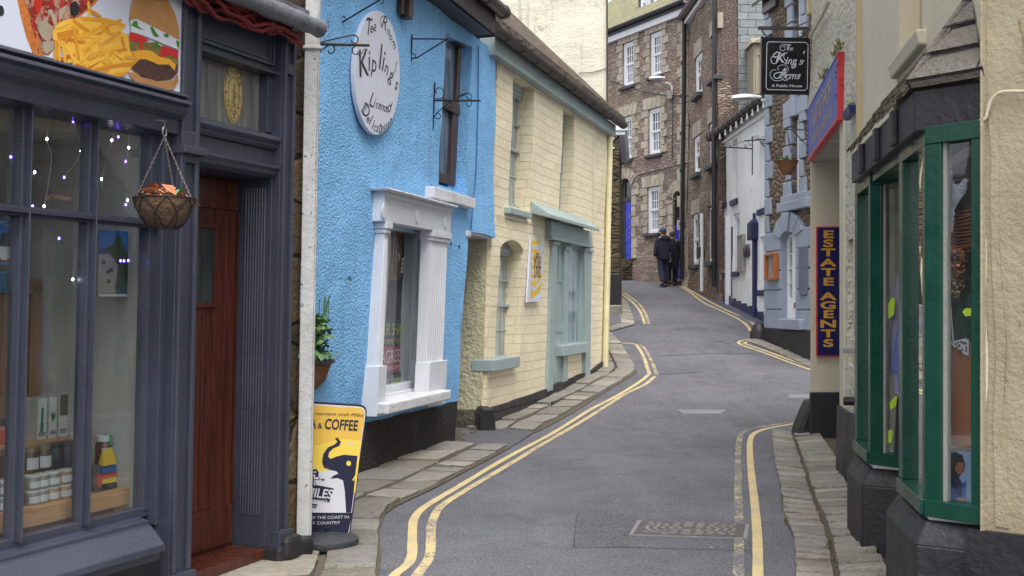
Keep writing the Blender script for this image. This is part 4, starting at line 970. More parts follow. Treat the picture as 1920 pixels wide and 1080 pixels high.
# fairy lights
m_bw = emit('white fairy light', (.75, .82, 1), 9); m_bb = emit('blue fairy light', (.16, .08, 1), 9); m_flex = plain('clear flex', sc(srgb(150, 150, 152), .8), .4)
t = thing('fairy_lights', 'string of small white and blue fairy lights hanging inside the dark shop window', 'fairy lights', S, S.u(150, 250, -.1), zt-.1, -.1)
Zf = lambda x, y: (x*.481, 180+y*.481)
strands = [[(30, -20), (55, 150), (42, 240), (60, 330)], [(200, 40), (183, 168), (200, 230), (190, 330), (172, 430)], [(290, 20), (285, 100), (316, 215), (250, 318)], [(440, 120), (436, 173), (396, 324), (410, 400)], [(500, 130), (502, 202), (490, 260), (497, 407), (490, 470)], [(180, 520), (197, 580)], [(230, 556), (290, 600), (285, 715), (310, 790)], [(510, 540), (500, 640), (470, 645)], [(135, 298), (60, 380)]]
for st in strands:
    b = MB(S); b.tube([(q[0], -.1, q[1]) for q in smoothline([S.uz(*Zf(*p), -.1) for p in st], 4)], .0022, 4); b.build('wire', m_flex, t)
for col, pts in ((m_bw, [(55, 152), (183, 168), (316, 215), (135, 298), (172, 430), (436, 173), (502, 202), (396, 324), (497, 407), (284, 715)]), (m_bb, [(285, 70), (285, 100), (42, 238), (250, 318), (127, 430), (461, 160), (490, 256), (490, 424), (230, 556), (500, 642), (470, 643), (483, 643)])):
    for p in pts:
        b = MB(S); u, z = S.uz(*Zf(*p), -.095); b.lathe(u, -.095, [(.0005, z-.006), (.0045, z-.003), (.0045, z+.004), (.0005, z+.008)], 8); b.build('bulb', col, t, smooth=True)
# ---------------------------------------------------------------- blue tea room
def rectring(b, u0, u1, z0, z1, f, w0, w1):
    b.box(u0, u0+f, w0, w1, z0, z1); b.box(u1-f, u1, w0, w1, z0, z1); b.box(u0+f, u1-f, w0, w1, z0, z0+f); b.box(u0+f, u1-f, w0, w1, z1-f, z1)
def sash(W, root, u0, u1, z0, z1, w, fm, gm, cols=2, rt=2, rb=2, f=.05, bar=.018, name='window', split=.5, label=None):
    """a sash window: frame with glazing bars, and its glass"""
    b = MB(W); rectring(b, u0, u1, z0, z1, f, w-.08, w); zm = z0+(z1-z0)*split; g = f*.75
    rectring(b, u0+f*.9, u1-f*.9, zm-.02, z1-f*.9, g, w-.06, w-.02); rectring(b, u0+f*.9, u1-f*.9, z0+f*.9, zm+.02, g, w-.085, w-.045)
    a0, a1 = u0+f+g*.9, u1-f-g*.9
    for lo, hi, n, ww in ((zm, z1-f-g*.9, rt, w-.03), (z0+f+g, zm, rb, w-.055)):
        for i in range(1, cols): x = a0+(a1-a0)*i/cols; b.box(x-bar/2, x+bar/2, ww-.02, ww, lo, hi)
        for i in range(1, n): y = lo+(hi-lo)*i/n; b.box(a0, a1, ww-.021, ww-.001, y-bar/2, y+bar/2)
    o = b.build(name, fm, root, .003)
    if label: o['label'] = label
    b = MB(W); b.box(u0+f*.5, u1-f*.5, w-.075, w-.07, z0+f*.5, z1-f*.5); b.build('pane', gm, o)
    return o
m_blue = render_wall('bright blue roughcast', sc(srgb(136, 194, 244), .95), 70, .012, .09, .3, sc(srgb(84, 132, 176), .7), streak=.4, spots=sc(srgb(140, 142, 126), .7))
m_plinth = render_wall('black roughcast plinth', sc(srgb(64, 60, 58), .7), 55, .02, .25, .4, (.10, .095, .085))
m_whitew = paint('white gloss woodwork', sc(srgb(220, 222, 230), .9), .4, .05, 3, .003, sc(srgb(120, 112, 96), .8), .035)
m_sillw = render_wall('white painted stone', sc(srgb(220, 220, 224), .9), 40, .008, .06, .4, sc(srgb(96, 100, 60), .7), voro=False)
m_brown = paint('brown fascia paint', sc(srgb(72, 56, 54), .85), .4, .15, 4, .003)
m_brownp = paint('brown plastic gutter', sc(srgb(78, 64, 64), .85), .35, .15, 5, .002)
m_gutd = paint('weathered gutter', sc(srgb(70, 60, 56), .85), .5, .25, 8, .004)
m_mossroof = courses('mossy slates', sc(srgb(96, 84, 74), .7), sc(srgb(120, 108, 92), .7), (.03, .025, .02), .26, .14, .01, .04, .4, dcol=sc(srgb(126, 70, 52), .6), dirt=.7)
B = Wall(855, 11.9, vp=1562, lean=((843, 415), (828, 735)))
zev = 4.62
uL = B.u(560, 600)-1.2; uR = B.u(927, 300); ul = B.u(862, 600)
tea = thing('tea_room', 'bright blue roughcast tea room with a white pilastered shop window and black plinth', 'house', B, ul, 0)
# openings
k0, k1 = B.k, None
win = [B.uz(835, 66), B.uz(886, 88), B.uz(872, 364), B.uz(823, 346)]
shw = B.quad([(712, 415), (838, 440), (820, 742), (690, 768)])
out = [(uL, .2), (ul-.02, .2), B.uz(858, 745), B.uz(879, 432), B.uz(926, 445), (B.u(928, 110), zev), (uL, zev)]
b = MB(B); b.panel(out, [win, shw], thick=.35, step=.22, amp=.012, reveal=.13); b.build('wall', m_blue, tea)
zpl = .45
b = MB(B); b.panel([(uL, -.25), (ul+.0, -.25), (ul-.01, zpl), (uL, zpl+.03)], w=.012, thick=.4, step=.25, amp=.012); b.build('plinth', m_plinth, tea)
b = MB(B); b.box(ul-.3, ul, -4.5, -.1, -.2, 3.0); b.box(uL, uL+.3, -4.5, -.1, -.2, zev); b.box(uL, uR, -4.6, -4.5, -.2, zev); b.box(ul, uR, -4.5, -.3, 2.45, zev); b.build('side_wall', m_blue, tea)
# alley soffit
a0 = B.uz(880, 436); a1 = B.uz(925, 445); b = MB(B); b.box(a0[0]-.1, a1[0]+.02, -1.6, -.02, a1[1]-.02, a1[1]+.1); b.box(a0[0]-.12, a0[0]+.02, -.3, .02, a0[1]-.06, a0[1]+.02); b.build('soffit', m_whitew, tea, .02)
# tall brown window
wu0, wu1 = B.u(826, 200, -.08), B.u(860, 200, -.08); z0, z1 = B.z(840, 342, -.08), B.z(845, 80, -.08)
b = MB(B); ku = 0
rectring(b, wu0-.2, wu1+.02, z0-.02, z1+.3, .1, -.16, -.08)
zm = B.z(835, 205, -.2); b.box(wu0-.15, wu1, -.14, -.06, zm-.06, zm+.06); b.box(wu1-.17, wu1-.08, -.14, -.075, z0, zm); b.box(wu0-.1, wu1, -.2, -.02, z1+.02, z1+.25); wn = b.build('window', m_brown, tea, .006)
b = MB(B); b.box(wu0-.15, wu1-.05, -.13, -.125, z0+.05, z1+.25); b.build('pane', darkpane('tea room upper glass', sc(srgb(104, 128, 156), .6), sc(srgb(134, 156, 182), .7), 5), wn)
q = B.quad([(815, 349), (893, 366), (892, 381), (815, 371)], .1); uu0, uu1 = q[0][0], q[1][0]; b = MB(B); b.box(uu0, uu1, -.2, .1, q[3][1], q[0][1]); b.build('window_sill', m_sillw, tea, .012)
# white shop window surround
su0, su1 = B.u(690, 600, .1), B.u(832, 600, .1)
zl0, zl1, zcap = B.z(770, 425, .1), B.z(770, 372, .1), B.z(770, 362, .2)
zs0, zs1 = B.z(770, 768, .25), B.z(770, 752, .25)
pw = B.u(726, 600, .1)-su0
ka = lambda px, py, w=.1: B.u(px, py, w)
eL, cL = ka(697, 390, .0), ka(692, 352, .0)
b = MB(B); b.hexa([(eL, .0, zl0), (ka(844, 390), .0, zl0), (ka(844, 390), .12, zl0), (eL, .12, zl0), (eL, .0, zl1), (ka(844, 390), .0, zl1), (ka(844, 390), .12, zl1), (eL, .12, zl1)])
b.box(eL+.01, ka(844, 390)-.01, .12, .135, zl1-.05, zl1)
en = b.build('entablature', m_whitew, tea, .006)
b = MB(B)
for px, py in ((719, 395), (782, 405)): b.disc(*B.uz(px, py, .12), .05, .07, .12, .132, 20)
b.disc(*B.uz(835, 416, .12), .05, .07, .12, .132, 20); b.build('roundel', m_whitew, en, .004)
b = MB(B); b.prism([(cL, zcap), (ka(860, 390, .2), zcap), (ka(860, 390, .2), zl1), (cL+.02, zl1)], .0, .2); b.build('lead_cap', m_sillw, tea, .012)
uP = [(ka(700, 420), ka(732, 425)), (ka(807, 435), ka(842, 440))]; zbk = B.z(700, 708, .1)
# the surround leans with the wall, so the pilasters follow its slope
for (p0, p1) in ((su0, su0+pw), (su1-pw*1.0, su1)):
    pass
def pil(pxt, pyt, pxb, pyb, wt, wbm):
    q = [B.uz(pxt[0], pyt[0], wt), B.uz(pxt[1], pyt[1], .1), B.uz(pxb[1], pyb[1], .1), B.uz(pxb[0], pyb[0], wt)]
    tu0, tu1 = q[0][0], q[1][0]; bu0, bu1 = q[3][0], q[2][0]; zb_, zt_ = (q[2][1]+q[3][1])/2, zl0
    b = MB(B); b.hexa([(bu0, -.02, zb_), (bu1, -.02, zb_), (bu1, .1, zb_), (bu0, .1, zb_), (tu0, -.02, zt_), (tu1, -.02, zt_), (tu1, .1, zt_), (tu0, .1, zt_)])
    for i in range(7):
        t = (i+.8)/7.6; b.tube([(bu0+(bu1-bu0)*t, .1, zb_+.1), (tu0+(tu1-tu0)*t, .1, zt_-.16)], .008, 6)
    b.box(tu0-.03, tu1+.03, -.02, .135, zt_-.06, zt_-.0); b.box(tu0-.015, tu1+.015, -.02, .12, zt_-.1, zt_-.06)
    zq = zb_+.32; b.box(bu0-.025, bu1+.02, -.02, .135, zb_-.12, zq)
    b.build('pilaster', m_whitew, tea, .005); return q
pil((703, 728), (420, 425), (683, 714), (755, 752), 0, 0); pil((810, 840), (432, 438), (799, 829), (738, 735), .1, 0)
# jambs and pane
wp = -.14; g0 = B.quad([(727, 436), (787, 446), (779, 726), (713, 727)], wp)
b = MB(B); gl0 = (g0[0][0]+g0[3][0])/2; gr = g0[1]; gb = g0[2]
zg0, zg1 = B.z(745, 719, wp), B.z(757, 434, wp)
b.hexa([(gb[0], -.25, zs1), (gb[0]+.36, -.25, zs1), (gb[0]+.36, -.02, zs1), (gb[0], wp+.03, zs1), (gr[0], -.25, zl0), (gr[0]+.36, -.25, zl0), (gr[0]+.36, -.02, zl0), (gr[0], wp+.03, zl0)])
b.hexa([(gl0-.34, -.25, zs1), (gl0-.04, -.25, zs1), (gl0-.04, wp+.03, zs1), (gl0-.34, -.02, zs1), (gl0-.34, -.25, zl0), (gl0-.0, -.25, zl0), (gl0-.0, wp+.03, zl0), (gl0-.34, -.02, zl0)])
b.box(gl0-.3, gb[0]+.3, -.25, wp+.03, zg1, zl0+.02); b.box(gl0-.3, gb[0]+.3, -.25, wp+.04, zs1-.02, zg0); b.box(gl0-.3, gb[0]+.3, -.2, wp+.09, zs1-.02, zg0-.07)
sw = b.build('shop_window', m_whitew, tea, .005)
b = MB(B); b.flat([(gl0-.1, zg0-.02), (gb[0]+.02, zg0-.02), (gr[0]+.02, zg1+.02), (gl0-.06, zg1+.02)], wp); b.build('pane', m_glass2, sw)
m_etch = plain('white window lettering', sc(srgb(188, 196, 200), .8), .6)
b = MB(B)
Zq = lambda x, y: (700+x*.296, 420+y*.296)
for ch, x, y, h in (('K', 10, 175, .2), ('i', 40, 190, .16), ('p', 100, 200, .17), ('l', 128, 165, .22), ('i', 142, 190, .17), ('n', 160, 200, .12), ('g', 186, 235, .16), ("'", 214, 210, .16), ('s', 232, 280, .12)):
    u, z = B.uz(*Zq(x, y), wp+.006); b.text(ch, u, z, h, wp+.006, sx=.75, shear=.1)
for i, ch in enumerate('Delicatessen'):
    u, z = B.uz(*Zq(66+i*15.5, 985+(4 if i % 2 else 0)), wp+.006); b.text(ch, u, z, .075 if i else .13, wp+.006, sx=.8, shear=.3)
b.build('window_lettering', m_etch, sw)
su = [B.uz(681, 770, .0), B.uz(846, 738, .24)]
b = MB(B); b.prism([(su[0][0], zs0), (su[1][0], zs0), (su[1][0], zs1+.02), (su[0][0], zs1+.02)], -.2, .24); b.build('shop_window_sill', m_sillw, tea, .015)
b = MB(B); b.box(gl0-.6, gb[0]+.6, -1.3, -1.25, .2, 3.2); b.box(gb[0]+.35, gb[0]+.4, -1.3, -.3, .2, 3.2); b.box(gl0-.65, gl0-.6, -1.3, -.3, .2, 3.2); b.box(gl0-.6, gb[0]+.4, -1.3, -.3, .3, .36); b.box(gl0-.6, gb[0]+.4, -1.3, -.3, 3.0, 3.1); b.build('inner_room', plain('grey inner boards', sc(srgb(196, 198, 202), .9), .8), tea)
# a net panel hanging on the right half of the window, a wooden box and the agents' boards inside
m_net = darkpane('net panel', sc(srgb(196, 200, 208), .9), sc(srgb(222, 226, 230), .9), 8)
n0 = B.u(752, 600, -.22); n1 = B.u(790, 600, -.22); b = MB(B); b.box(n0, n1, -.225, -.22, zg0, zg1+.05); b.alone('net_curtain', m_net, 'pale grey net panel hanging inside the right half of the tea room window', 'curtain', n0, zg0, -.22)
def board(px0, px1, pt, pb, label, mat, texts):
    q = [B.uz(px0, (pt+pb)/2, -.2), B.uz(px1, (pt+pb)/2, -.2)]; z0, z1 = B.z(735, pb, -.2), B.z(735, pt, -.2); w0 = q[0][0]-.12
    t = thing('agents_board', label, 'sign', B, (w0+q[1][0])/2, z0, -.2, 'boards leaning inside the tea room window'); b = MB(B); b.box(w0, q[1][0], -.215, -.205, z0, z1); b.build('panel', mat, t, .003)
    for body, fr, h, mt, wd in texts:
        b = MB(B); b.text(body, (q[0][0]+q[1][0])/2+.0, z0+(z1-z0)*fr, h, -.203, width=wd); b.build('lettering', mt, t)
m_navy = plain('navy board', sc(srgb(32, 36, 74), .8), .4); m_yl = plain('yellow letters', sc(srgb(214, 206, 70), .85), .5); m_rdb = plain('red board', sc(srgb(168, 52, 56), .85), .4); m_wl = plain('white letters', sc(srgb(214, 212, 216), .85), .5)
board(717, 752, 596, 650, 'navy board with yellow letters STAIR SHAW inside the tea room window', m_navy, [('STAIR SHAW', .58, .12, m_yl, .78), ('AND COMPANY FOR SALE', .18, .05, m_yl, .75)])
board(714, 751, 650, 698, 'red board with white letters E AGREED inside the tea room window', m_rdb, [('E AGREED', .6, .13, m_wl, .72), ('subject to contract', .2, .05, m_wl, .68)])
board(713, 752, 699, 726, 'dark board with yellow scrawl at the foot of the tea room window', m_navy, [('For Sale', .5, .08, m_yl, .5)])
u, z = B.uz(746, 470, -.3); b = MB(B); rectring(b, u-.14, u+.14, z-.3, z+.28, .04, -.5, -.3); b.box(u-.13, u+.13, -.5, -.48, z-.29, z+.27); b.alone('wooden_crate', m_pine, 'shallow pine box hung high inside the tea room window', 'box', u, z, -.4, bev=.003)
# roof, fascia, gutter
b = MB(B); ue = B.u(933, 100, .3); b.box(uL, ue, .0, .25, zev+.0, zev+.03); b.box(uL, ue, .22, .26, zev, zev+.26); b.build('fascia', m_brown, tea, .004)
b = MB(B); zgt = zev+.27; b.tube([(uL, .33, zgt), (ue+.12, .33, zgt)], .075, 12)
for i in range(7):
    x = ue+.05-i*.62; b.tube([(x-.03, .33, zgt), (x+.03, .33, zgt)], .085, 12)
b.build('gutter', m_brownp, tea, .0, True)
b = MB(B); b.hexa([(uL-.1, .33, zev+.3), (ue+.1, .33, zev+.3), (ue+.1, -2.2, zev+2.75), (uL-.1, -2.2, zev+2.75), (uL-.1, .33, zev+.37), (ue+.1, .33, zev+.37), (ue+.1, -2.2, zev+2.83), (uL-.1, -2.2, zev+2.83)])
b.hexa([(uL-.1, -4.8, zev+.3), (ue+.1, -4.8, zev+.3), (ue+.1, -2.2, zev+2.75), (uL-.1, -2.2, zev+2.75), (uL-.1, -4.8, zev+.37), (ue+.1, -4.8, zev+.37), (ue+.1, -2.2, zev+2.83), (uL-.1, -2.2, zev+2.83)]); b.build('roof', m_mossroof, tea)
b = MB(B); u, z = B.uz(782, 34, .15); b.box(u-.05, u+.05, 0, .09, z, z+.4); b.box(u-.14, u-.06, 0, .05, z+.02, z+.4); b.build('rafter_end', m_brown, tea, .006)
m_bluecab = plain('blue painted cable', sc(srgb(60, 124, 190), .85), .5)
b = MB(B); pts = [B.uz(898, 86, .02), B.uz(897, 200, .02), B.uz(893, 330, .02), B.uz(888, 380, .02), B.uz(884, 430, .02)]; b.tube([(u, .015, z) for u, z in smoothline(pts, 5)], .008, 6); b.build('cable', m_bluecab, tea, smooth=True)
b = MB(B)
for px, py in ((845, 458), (861, 463), (656, 523), (731, 167)): u, z = B.uz(px, py, .03); b.tube([(u+.02*math.cos(rad(a)), .03, z+.02*math.sin(rad(a))) for a in range(-60, 240, 30)], .005, 5)
b.build('hook', m_wire, tea, smooth=True)

# oval sign
ws_ = .05; oc = B.uz(707, 136.5, ws_); orz = (B.z(707, 21, ws_)-B.z(707, 253, ws_))/2; oru = (B.u(750, 136, ws_)-B.u(665, 136, ws_))/2
t = thing('oval_sign', 'white oval hand lettered tea room sign on the bright blue wall', 'sign', B, oc[0], oc[1], .02)
b = MB(B); n = 48
# the oval leans with its own photographed outline
b.prism([B.uz(707.5+42.5*math.cos(2*math.pi*k/n), 136.5+116.5*math.sin(2*math.pi*k/n)+5*math.cos(2*math.pi*k/n)*0, ws_) for k in range(n)], .01, ws_); b.build('panel', m_white_clean, t, .004)
Zo = lambda x, y: (655+x*.2313, 10+y*.2313); b = MB(B); b2 = MB(B); e = ws_+.002
def let(b, items, sx=1.0, shear=.25, bold=0.0):
    for ch, x, y, hp, rot in items:
        u, z = B.uz(*Zo(x, y), e); h = hp*.2313*B_m*(1.15 if hp > 75 else 1.5); b.text(ch, u, z, h, e, sx=sx, rot=rad(rot), shear=shear, bold=bold)
B_m = (oc[1]-B.z(707, 236.5, ws_))/100
let(b, [('T', 150, 180, 120, 12), ('e', 178, 182, 62, 6), ('a', 205, 168, 62, 0), ('R', 282, 140, 108, -8), ('o', 318, 205, 52, -22), ('o', 336, 250, 52, -32), ('m', 362, 310, 52, -42)], 1.0, .3)
let(b, [('K', 112, 480, 190, 16), ('i', 160, 455, 150, 10), ('p', 200, 475, 130, 0), ('l', 250, 425, 190, 0), ('i', 275, 455, 165, -6), ('n', 303, 510, 105, -16), ('g', 340, 565, 110, -24), ("'", 374, 500, 90, -20), ('s', 384, 640, 100, -20)], 1.0, .1, 0)
let(b, [('L', 178, 765, 110, -8), ('i', 200, 785, 66, -8), ('c', 222, 800, 52, -8), ('e', 244, 808, 52, -8), ('n', 266, 818, 52, -8), ('c', 286, 826, 52, -8), ('e', 303, 832, 52, -8), ('d', 322, 820, 90, -8)], 1.0, .35)
let(b, [('D', 128, 845, 105, -28), ('e', 152, 915, 52, -26), ('l', 170, 925, 92, -20), ('i', 188, 962, 64, -14), ('c', 205, 985, 50, -6), ('a', 226, 995, 50, 0), ('t', 245, 990, 74, 6), ('e', 262, 998, 50, 12), ('s', 280, 990, 50, 18), ('s', 297, 978, 50, 24), ('e', 315, 962, 50, 28), ('n', 334, 938, 54, 32)], 1.0, .35)
for st in ([(70, 400), (95, 395), (120, 360), (130, 345)], [(108, 410), (95, 590)], [(380, 480), (372, 530), (340, 560)], [(120, 800), (135, 790), (145, 815), (120, 860), (110, 880), (135, 890)], [(165, 100), (145, 105), (135, 130)], [(262, 190), (255, 110), (275, 85), (295, 90)]):
    b.stroke([tuple(q) for q in smoothline([B.uz(*Zo(*p), e) for p in st], 5)], .008, e)
b.build('lettering', m_ink, t)

# iron brackets on the blue wall: each in a plane square to it
def bracket(label, W, tubes, group='wrought iron sign brackets on the blue tea room', name='sign_bracket'):
    u, w, z = tubes[0][0][0]; t = thing(name, label, 'sign bracket', W, u, z, w, group)
    nm = ['arm', 'strut', 'scroll', 'scroll', 'scroll', 'scroll', 'scroll', 'scroll']
    for i, (pts, r, n_) in enumerate(tubes): b = MB(W); b.tube(pts, r*.72, 6); b.build(n_, m_wire, t, smooth=True)
def perp(px, py, w=.0):
    p = B.P(*((lambda q: (q[0], w, q[1]))(B.uz(px, py, w)))); return Wall(o=(p.x, p.y), dir=tuple(B.n)), p.z
def pth(W, pts, sm=0):
    q = [W.uz(*p) for p in pts]; q = [tuple(x) for x in smoothline(q, sm)] if sm else q; return [(a, 0, c) for a, c in q]
Z6 = lambda x, y: (580+x*.3148, y*.3148)
z6 = lambda pts: [Z6(*p) for p in pts]
W_, _ = perp(641, 40); bracket('iron bracket cut by the top of the photo, above the oval sign', W_, [(pth(W_, z6([(190, 155), (193, -120)])), .012, 'wall_bar'), (pth(W_, z6([(200, 130), (410, 5), (430, -8)])), .01, 'strut'), (pth(W_, z6([(200, 130), (192, 110), (205, 98), (218, 112), (210, 130)]), 4), .006, 'scroll'), (pth(W_, z6([(410, 5), (430, 22), (442, 8), (438, -12)]), 4), .006, 'scroll'), (pth(W_, z6([(193, -100), (430, -105)])), .01, 'arm')])
W_, _ = perp(771, 110); bracket('small triangular iron bracket right of the oval sign', W_, [(pth(W_, z6([(612, 205), (606, 367)])), .012, 'wall_bar'), (pth(W_, z6([(612, 231), (812, 233)])), .01, 'arm'), (pth(W_, z6([(612, 348), (640, 345), (815, 236)])), .01, 'strut'), (pth(W_, z6([(815, 236), (836, 222), (828, 202), (812, 212), (822, 226)]), 4), .006, 'scroll'), (pth(W_, z6([(815, 236), (836, 240), (830, 258), (815, 250)]), 4), .006, 'scroll'), (pth(W_, z6([(612, 348), (607, 325), (622, 320), (634, 335), (622, 348)]), 4), .006, 'scroll')])
W_, _ = perp(813, 200); bracket('scrolled iron bracket in front of the tall brown window', W_, [(pth(W_, z6([(748, 490), (736, 772)])), .012, 'wall_bar'), (pth(W_, z6([(740, 598), (1020, 600)])), .014, 'arm'), (pth(W_, z6([(744, 700), (760, 670), (850, 600), (945, 553)])), .008, 'strut'), (pth(W_, z6([(750, 585), (790, 585), (800, 545), (775, 522), (752, 540), (760, 560)]), 4), .007, 'scroll'), (pth(W_, z6([(880, 575), (945, 553), (968, 570), (960, 592), (940, 588), (940, 572)]), 4), .007, 'scroll'), (pth(W_, z6([(790, 640), (840, 640), (848, 615), (828, 604)]), 4), .007, 'scroll'), (pth(W_, z6([(745, 700), (770, 708), (782, 690), (768, 672), (755, 682)]), 4), .007, 'scroll'), (pth(W_, z6([(968, 600), (960, 632), (938, 628), (936, 612)]), 4), .007, 'scroll')])
W5 = Wall(593, 6.9, dir=(1, .25)); bracket('long iron bracket with scrolls reaching out from behind the white downpipe', W5, [(pth(W5, z6([(52, 262), (358, 270)])), .013, 'arm'), (pth(W5, z6([(50, 262), (95, 245), (240, 212), (275, 210)]), 3), .007, 'strut'), (pth(W5, z6([(275, 210), (290, 230), (280, 255), (255, 252), (250, 238)]), 4), .006, 'scroll'), (pth(W5, z6([(282, 272), (258, 290), (262, 320), (285, 322), (292, 308)]), 4), .006, 'scroll'), (pth(W5, z6([(30, 340), (75, 300), (120, 268), (148, 280), (145, 310), (120, 316), (112, 300)]), 4), .007, 'scroll'), (pth(W5, z6([(45, 360), (60, 372), (55, 392), (38, 385)]), 4), .006, 'scroll')])

# wall basket with plants
wb_ = .0; ub, zb_ = B.uz(603, 690, .16)
u0, u1 = B.u(562, 690, .1), B.u(612, 690, .02); ub = (u0+u1)/2; ru = (u1-u0)/2; zr = B.z(605, 684, .16)
t = thing('wall_basket', 'coir half basket of leafy green plants with small flowers on the blue wall', 'wall planter', B, ub, zr-.3)
m_coir2 = paint('brown coir', sc(srgb(132, 90, 62), .85), .95, .3, 30, .02)
b = MB(B); b.lathe(ub, 0.0, [(.001, zr-.21), (ru*.45, zr-.2), (ru*.8, zr-.13), (ru, zr), (ru*.9, zr), (.001, zr-.02)], 18, 1, .5, 0, 180)
for q in b.bm.verts: q.co += noise.noise_vector(q.co*20)*.008
b.build('coir_liner', m_coir2, t, smooth=True)
b = MB(B); b.tube([(ub+ru*1.02*math.cos(rad(a)), .01+ru*.52*math.sin(rad(a)), zr+.015) for a in range(0, 181, 12)], .016, 6); b.build('rim', m_black, t, smooth=True)
b = MB(B)
for i in range(420):
    h = RN.random()**.8; a = RN.uniform(0, 3.14); r = ru*.95*math.sqrt(RN.random())*(1-.45*h); cl = .5+.5*noise.noise(Vector((a*2, h*5, 0)))
    if RN.random() > .35+cl*.7: continue
    b.leaf((ub-.04+r*math.cos(a), .02+abs(r*math.sin(a))*.55, zr+h*.38+.02), RN.uniform(.05, .1), RN.uniform(.04, .075), RN.uniform(0, 6.28), RN.uniform(-.6, .6), .25, RN.uniform(-.9, .9))
for i in range(9):
    x = ub+RN.uniform(-.2, .12); b.tube([(x, .1, zr+.35), (x+RN.uniform(-.05, .05), .12, zr+.45+RN.uniform(0, .12))], .004, 5)
b.build('foliage', m_leaf, t, kind='stuff')
for col, n_, px, py in ((plain('purple petals', sc(srgb(120, 30, 110), .9), .6), 'purple_flower', 633, 669), (plain('red petals', sc(srgb(190, 50, 50), .9), .6), 'red_flower', 586, 671)):
    b = MB(B); u, z = B.uz(px, py, .1)
    for i in range(7): b.leaf((u, .1, z), .03, .028, i*.9, .3, .2)
    b.build(n_, col, t)

# ---------------------------------------------------------------- cream painted brick house
m_cbrick = courses('cream painted brick', sc(srgb(240, 228, 198), .95), sc(srgb(236, 222, 190), .95), sc(srgb(230, 216, 184), .93), .33, .125, .008, .009, .12, .75, 26, 1.3, .035, .22, sc(srgb(120, 106, 74), .8))
m_cside = render_wall('old cream render', sc(srgb(214, 205, 172), .9), 22, .03, .12, .4, sc(srgb(110, 104, 76), .8), voro=False)
m_tealp = paint('pale teal paint', sc(srgb(160, 176, 176), .9), .5, .1, 4, .005, sc(srgb(176, 120, 66), .8), .05)
m_tealf = paint('grey teal fascia', sc(srgb(156, 170, 168), .9), .55, .12, 3, .004)
m_tealpane = darkpane('sash glass', sc(srgb(140, 154, 156), .75), sc(srgb(184, 194, 190), .85), 7)
m_creamt = render_wall('cream gable render', sc(srgb(220, 215, 197), .92), 26, .012, .1, .75, sc(srgb(110, 106, 70), .8), voro=False, streak=.55)
m_bplinth = courses('black painted stones', sc(srgb(74, 70, 70), .7), sc(srgb(62, 58, 58), .7), sc(srgb(48, 46, 46), .7), .5, .2, .012, .02, .2, .7, 30, .8)
C = Wall(905, 12.95, vp=1615, lean=((1034, 445), (1026, 730)))
cl = C.u(922, 449); cr = C.u(1139, 460); zce = 4.55
cre = thing('cream_house', 'cream painted brick house with pale teal sash windows and a small teal shopfront', 'house', C, cl, 0)
def op(pl, pr, pt, pb): return C.rect(pl, pr, pt, pb)
w1 = C.quad([(960, 138), (1000, 155), (996, 396), (957, 388)]); w2 = C.quad([(1053, 193), (1077, 205), (1075, 425), (1049, 412)])
ar = C.quad([(943, 462), (981, 470), (971, 690), (925, 680)])
au0, au1 = (ar[0][0]+ar[3][0])/2, (ar[1][0]+ar[2][0])/2; az1 = ar[0][1]; az0 = (ar[2][1]+ar[3][1])/2; az0 = C.z(948, 686)
arch = [(au0, az0), (au1, az0)]+[((au0+au1)/2+(au1-au0)/2*math.cos(rad(a)), az1-.06+.16*math.sin(rad(a))) for a in range(0, 181, 15)]
sh0, sh1 = C.u(1038, 600), C.u(1105, 600); shz0, shz1 = C.z(1070, 720), C.z(1070, 452)
rc = lambda q: [((q[0][0]+q[3][0])/2, (q[2][1]+q[3][1])/2), ((q[1][0]+q[2][0])/2, (q[2][1]+q[3][1])/2), ((q[1][0]+q[2][0])/2, zce-.03), ((q[0][0]+q[3][0])/2, zce-.03)]
h1, h2 = rc(w1), rc(w2); hs_ = [(sh0, .18), (sh1, .32), (sh1, shz1), (sh0, shz1)]
b = MB(C); b.panel([(cl, -.1), (cr, .1), (cr, zce), (cl, zce)], [h1, h2, arch, hs_], thick=.3, step=.2, amp=.011, reveal=.26); b.build('wall', m_cbrick, cre)
b = MB(C); b.hexa([(cl-.03, -1.2, -.2), (cl+.25, -1.2, -.2), (cl+.25, -.06, -.2), (cl-.03, -.05, -.2), (cl-.03, -1.2, zce-.02), (cl+.25, -1.2, zce-.02), (cl+.25, -.06, zce-.02), (cl-.03, -.05, zce-.02)])
b.box(cl, cl+.25, -5, -1.2, -.2, zce); b.box(cr-.25, cr, -5, -.27, -.2, zce); b.box(cl+.25, cr-.25, -5, -4.8, -.2, zce); b.build('side_wall', m_cside, cre)
pz = [(C.u(899, 762), .27), (C.u(1030, 730), .32), (C.u(1030, 730)+.01, .34), (C.u(1095, 712), .43), (cr, .56)]
b = MB(C); b.panel([(cl+.0, -.3), (cr, -.1), (cr, .56), (C.u(1106, 715), .42), (C.u(1066, 720), .36), (C.u(1028, 735), .31), (cl, .25)], w=.035, thick=.2, step=.25, amp=.01); b.box(cl-.03, cl+.2, -1.2, .03, -.2, .24); b.build('plinth', m_bplinth, cre)
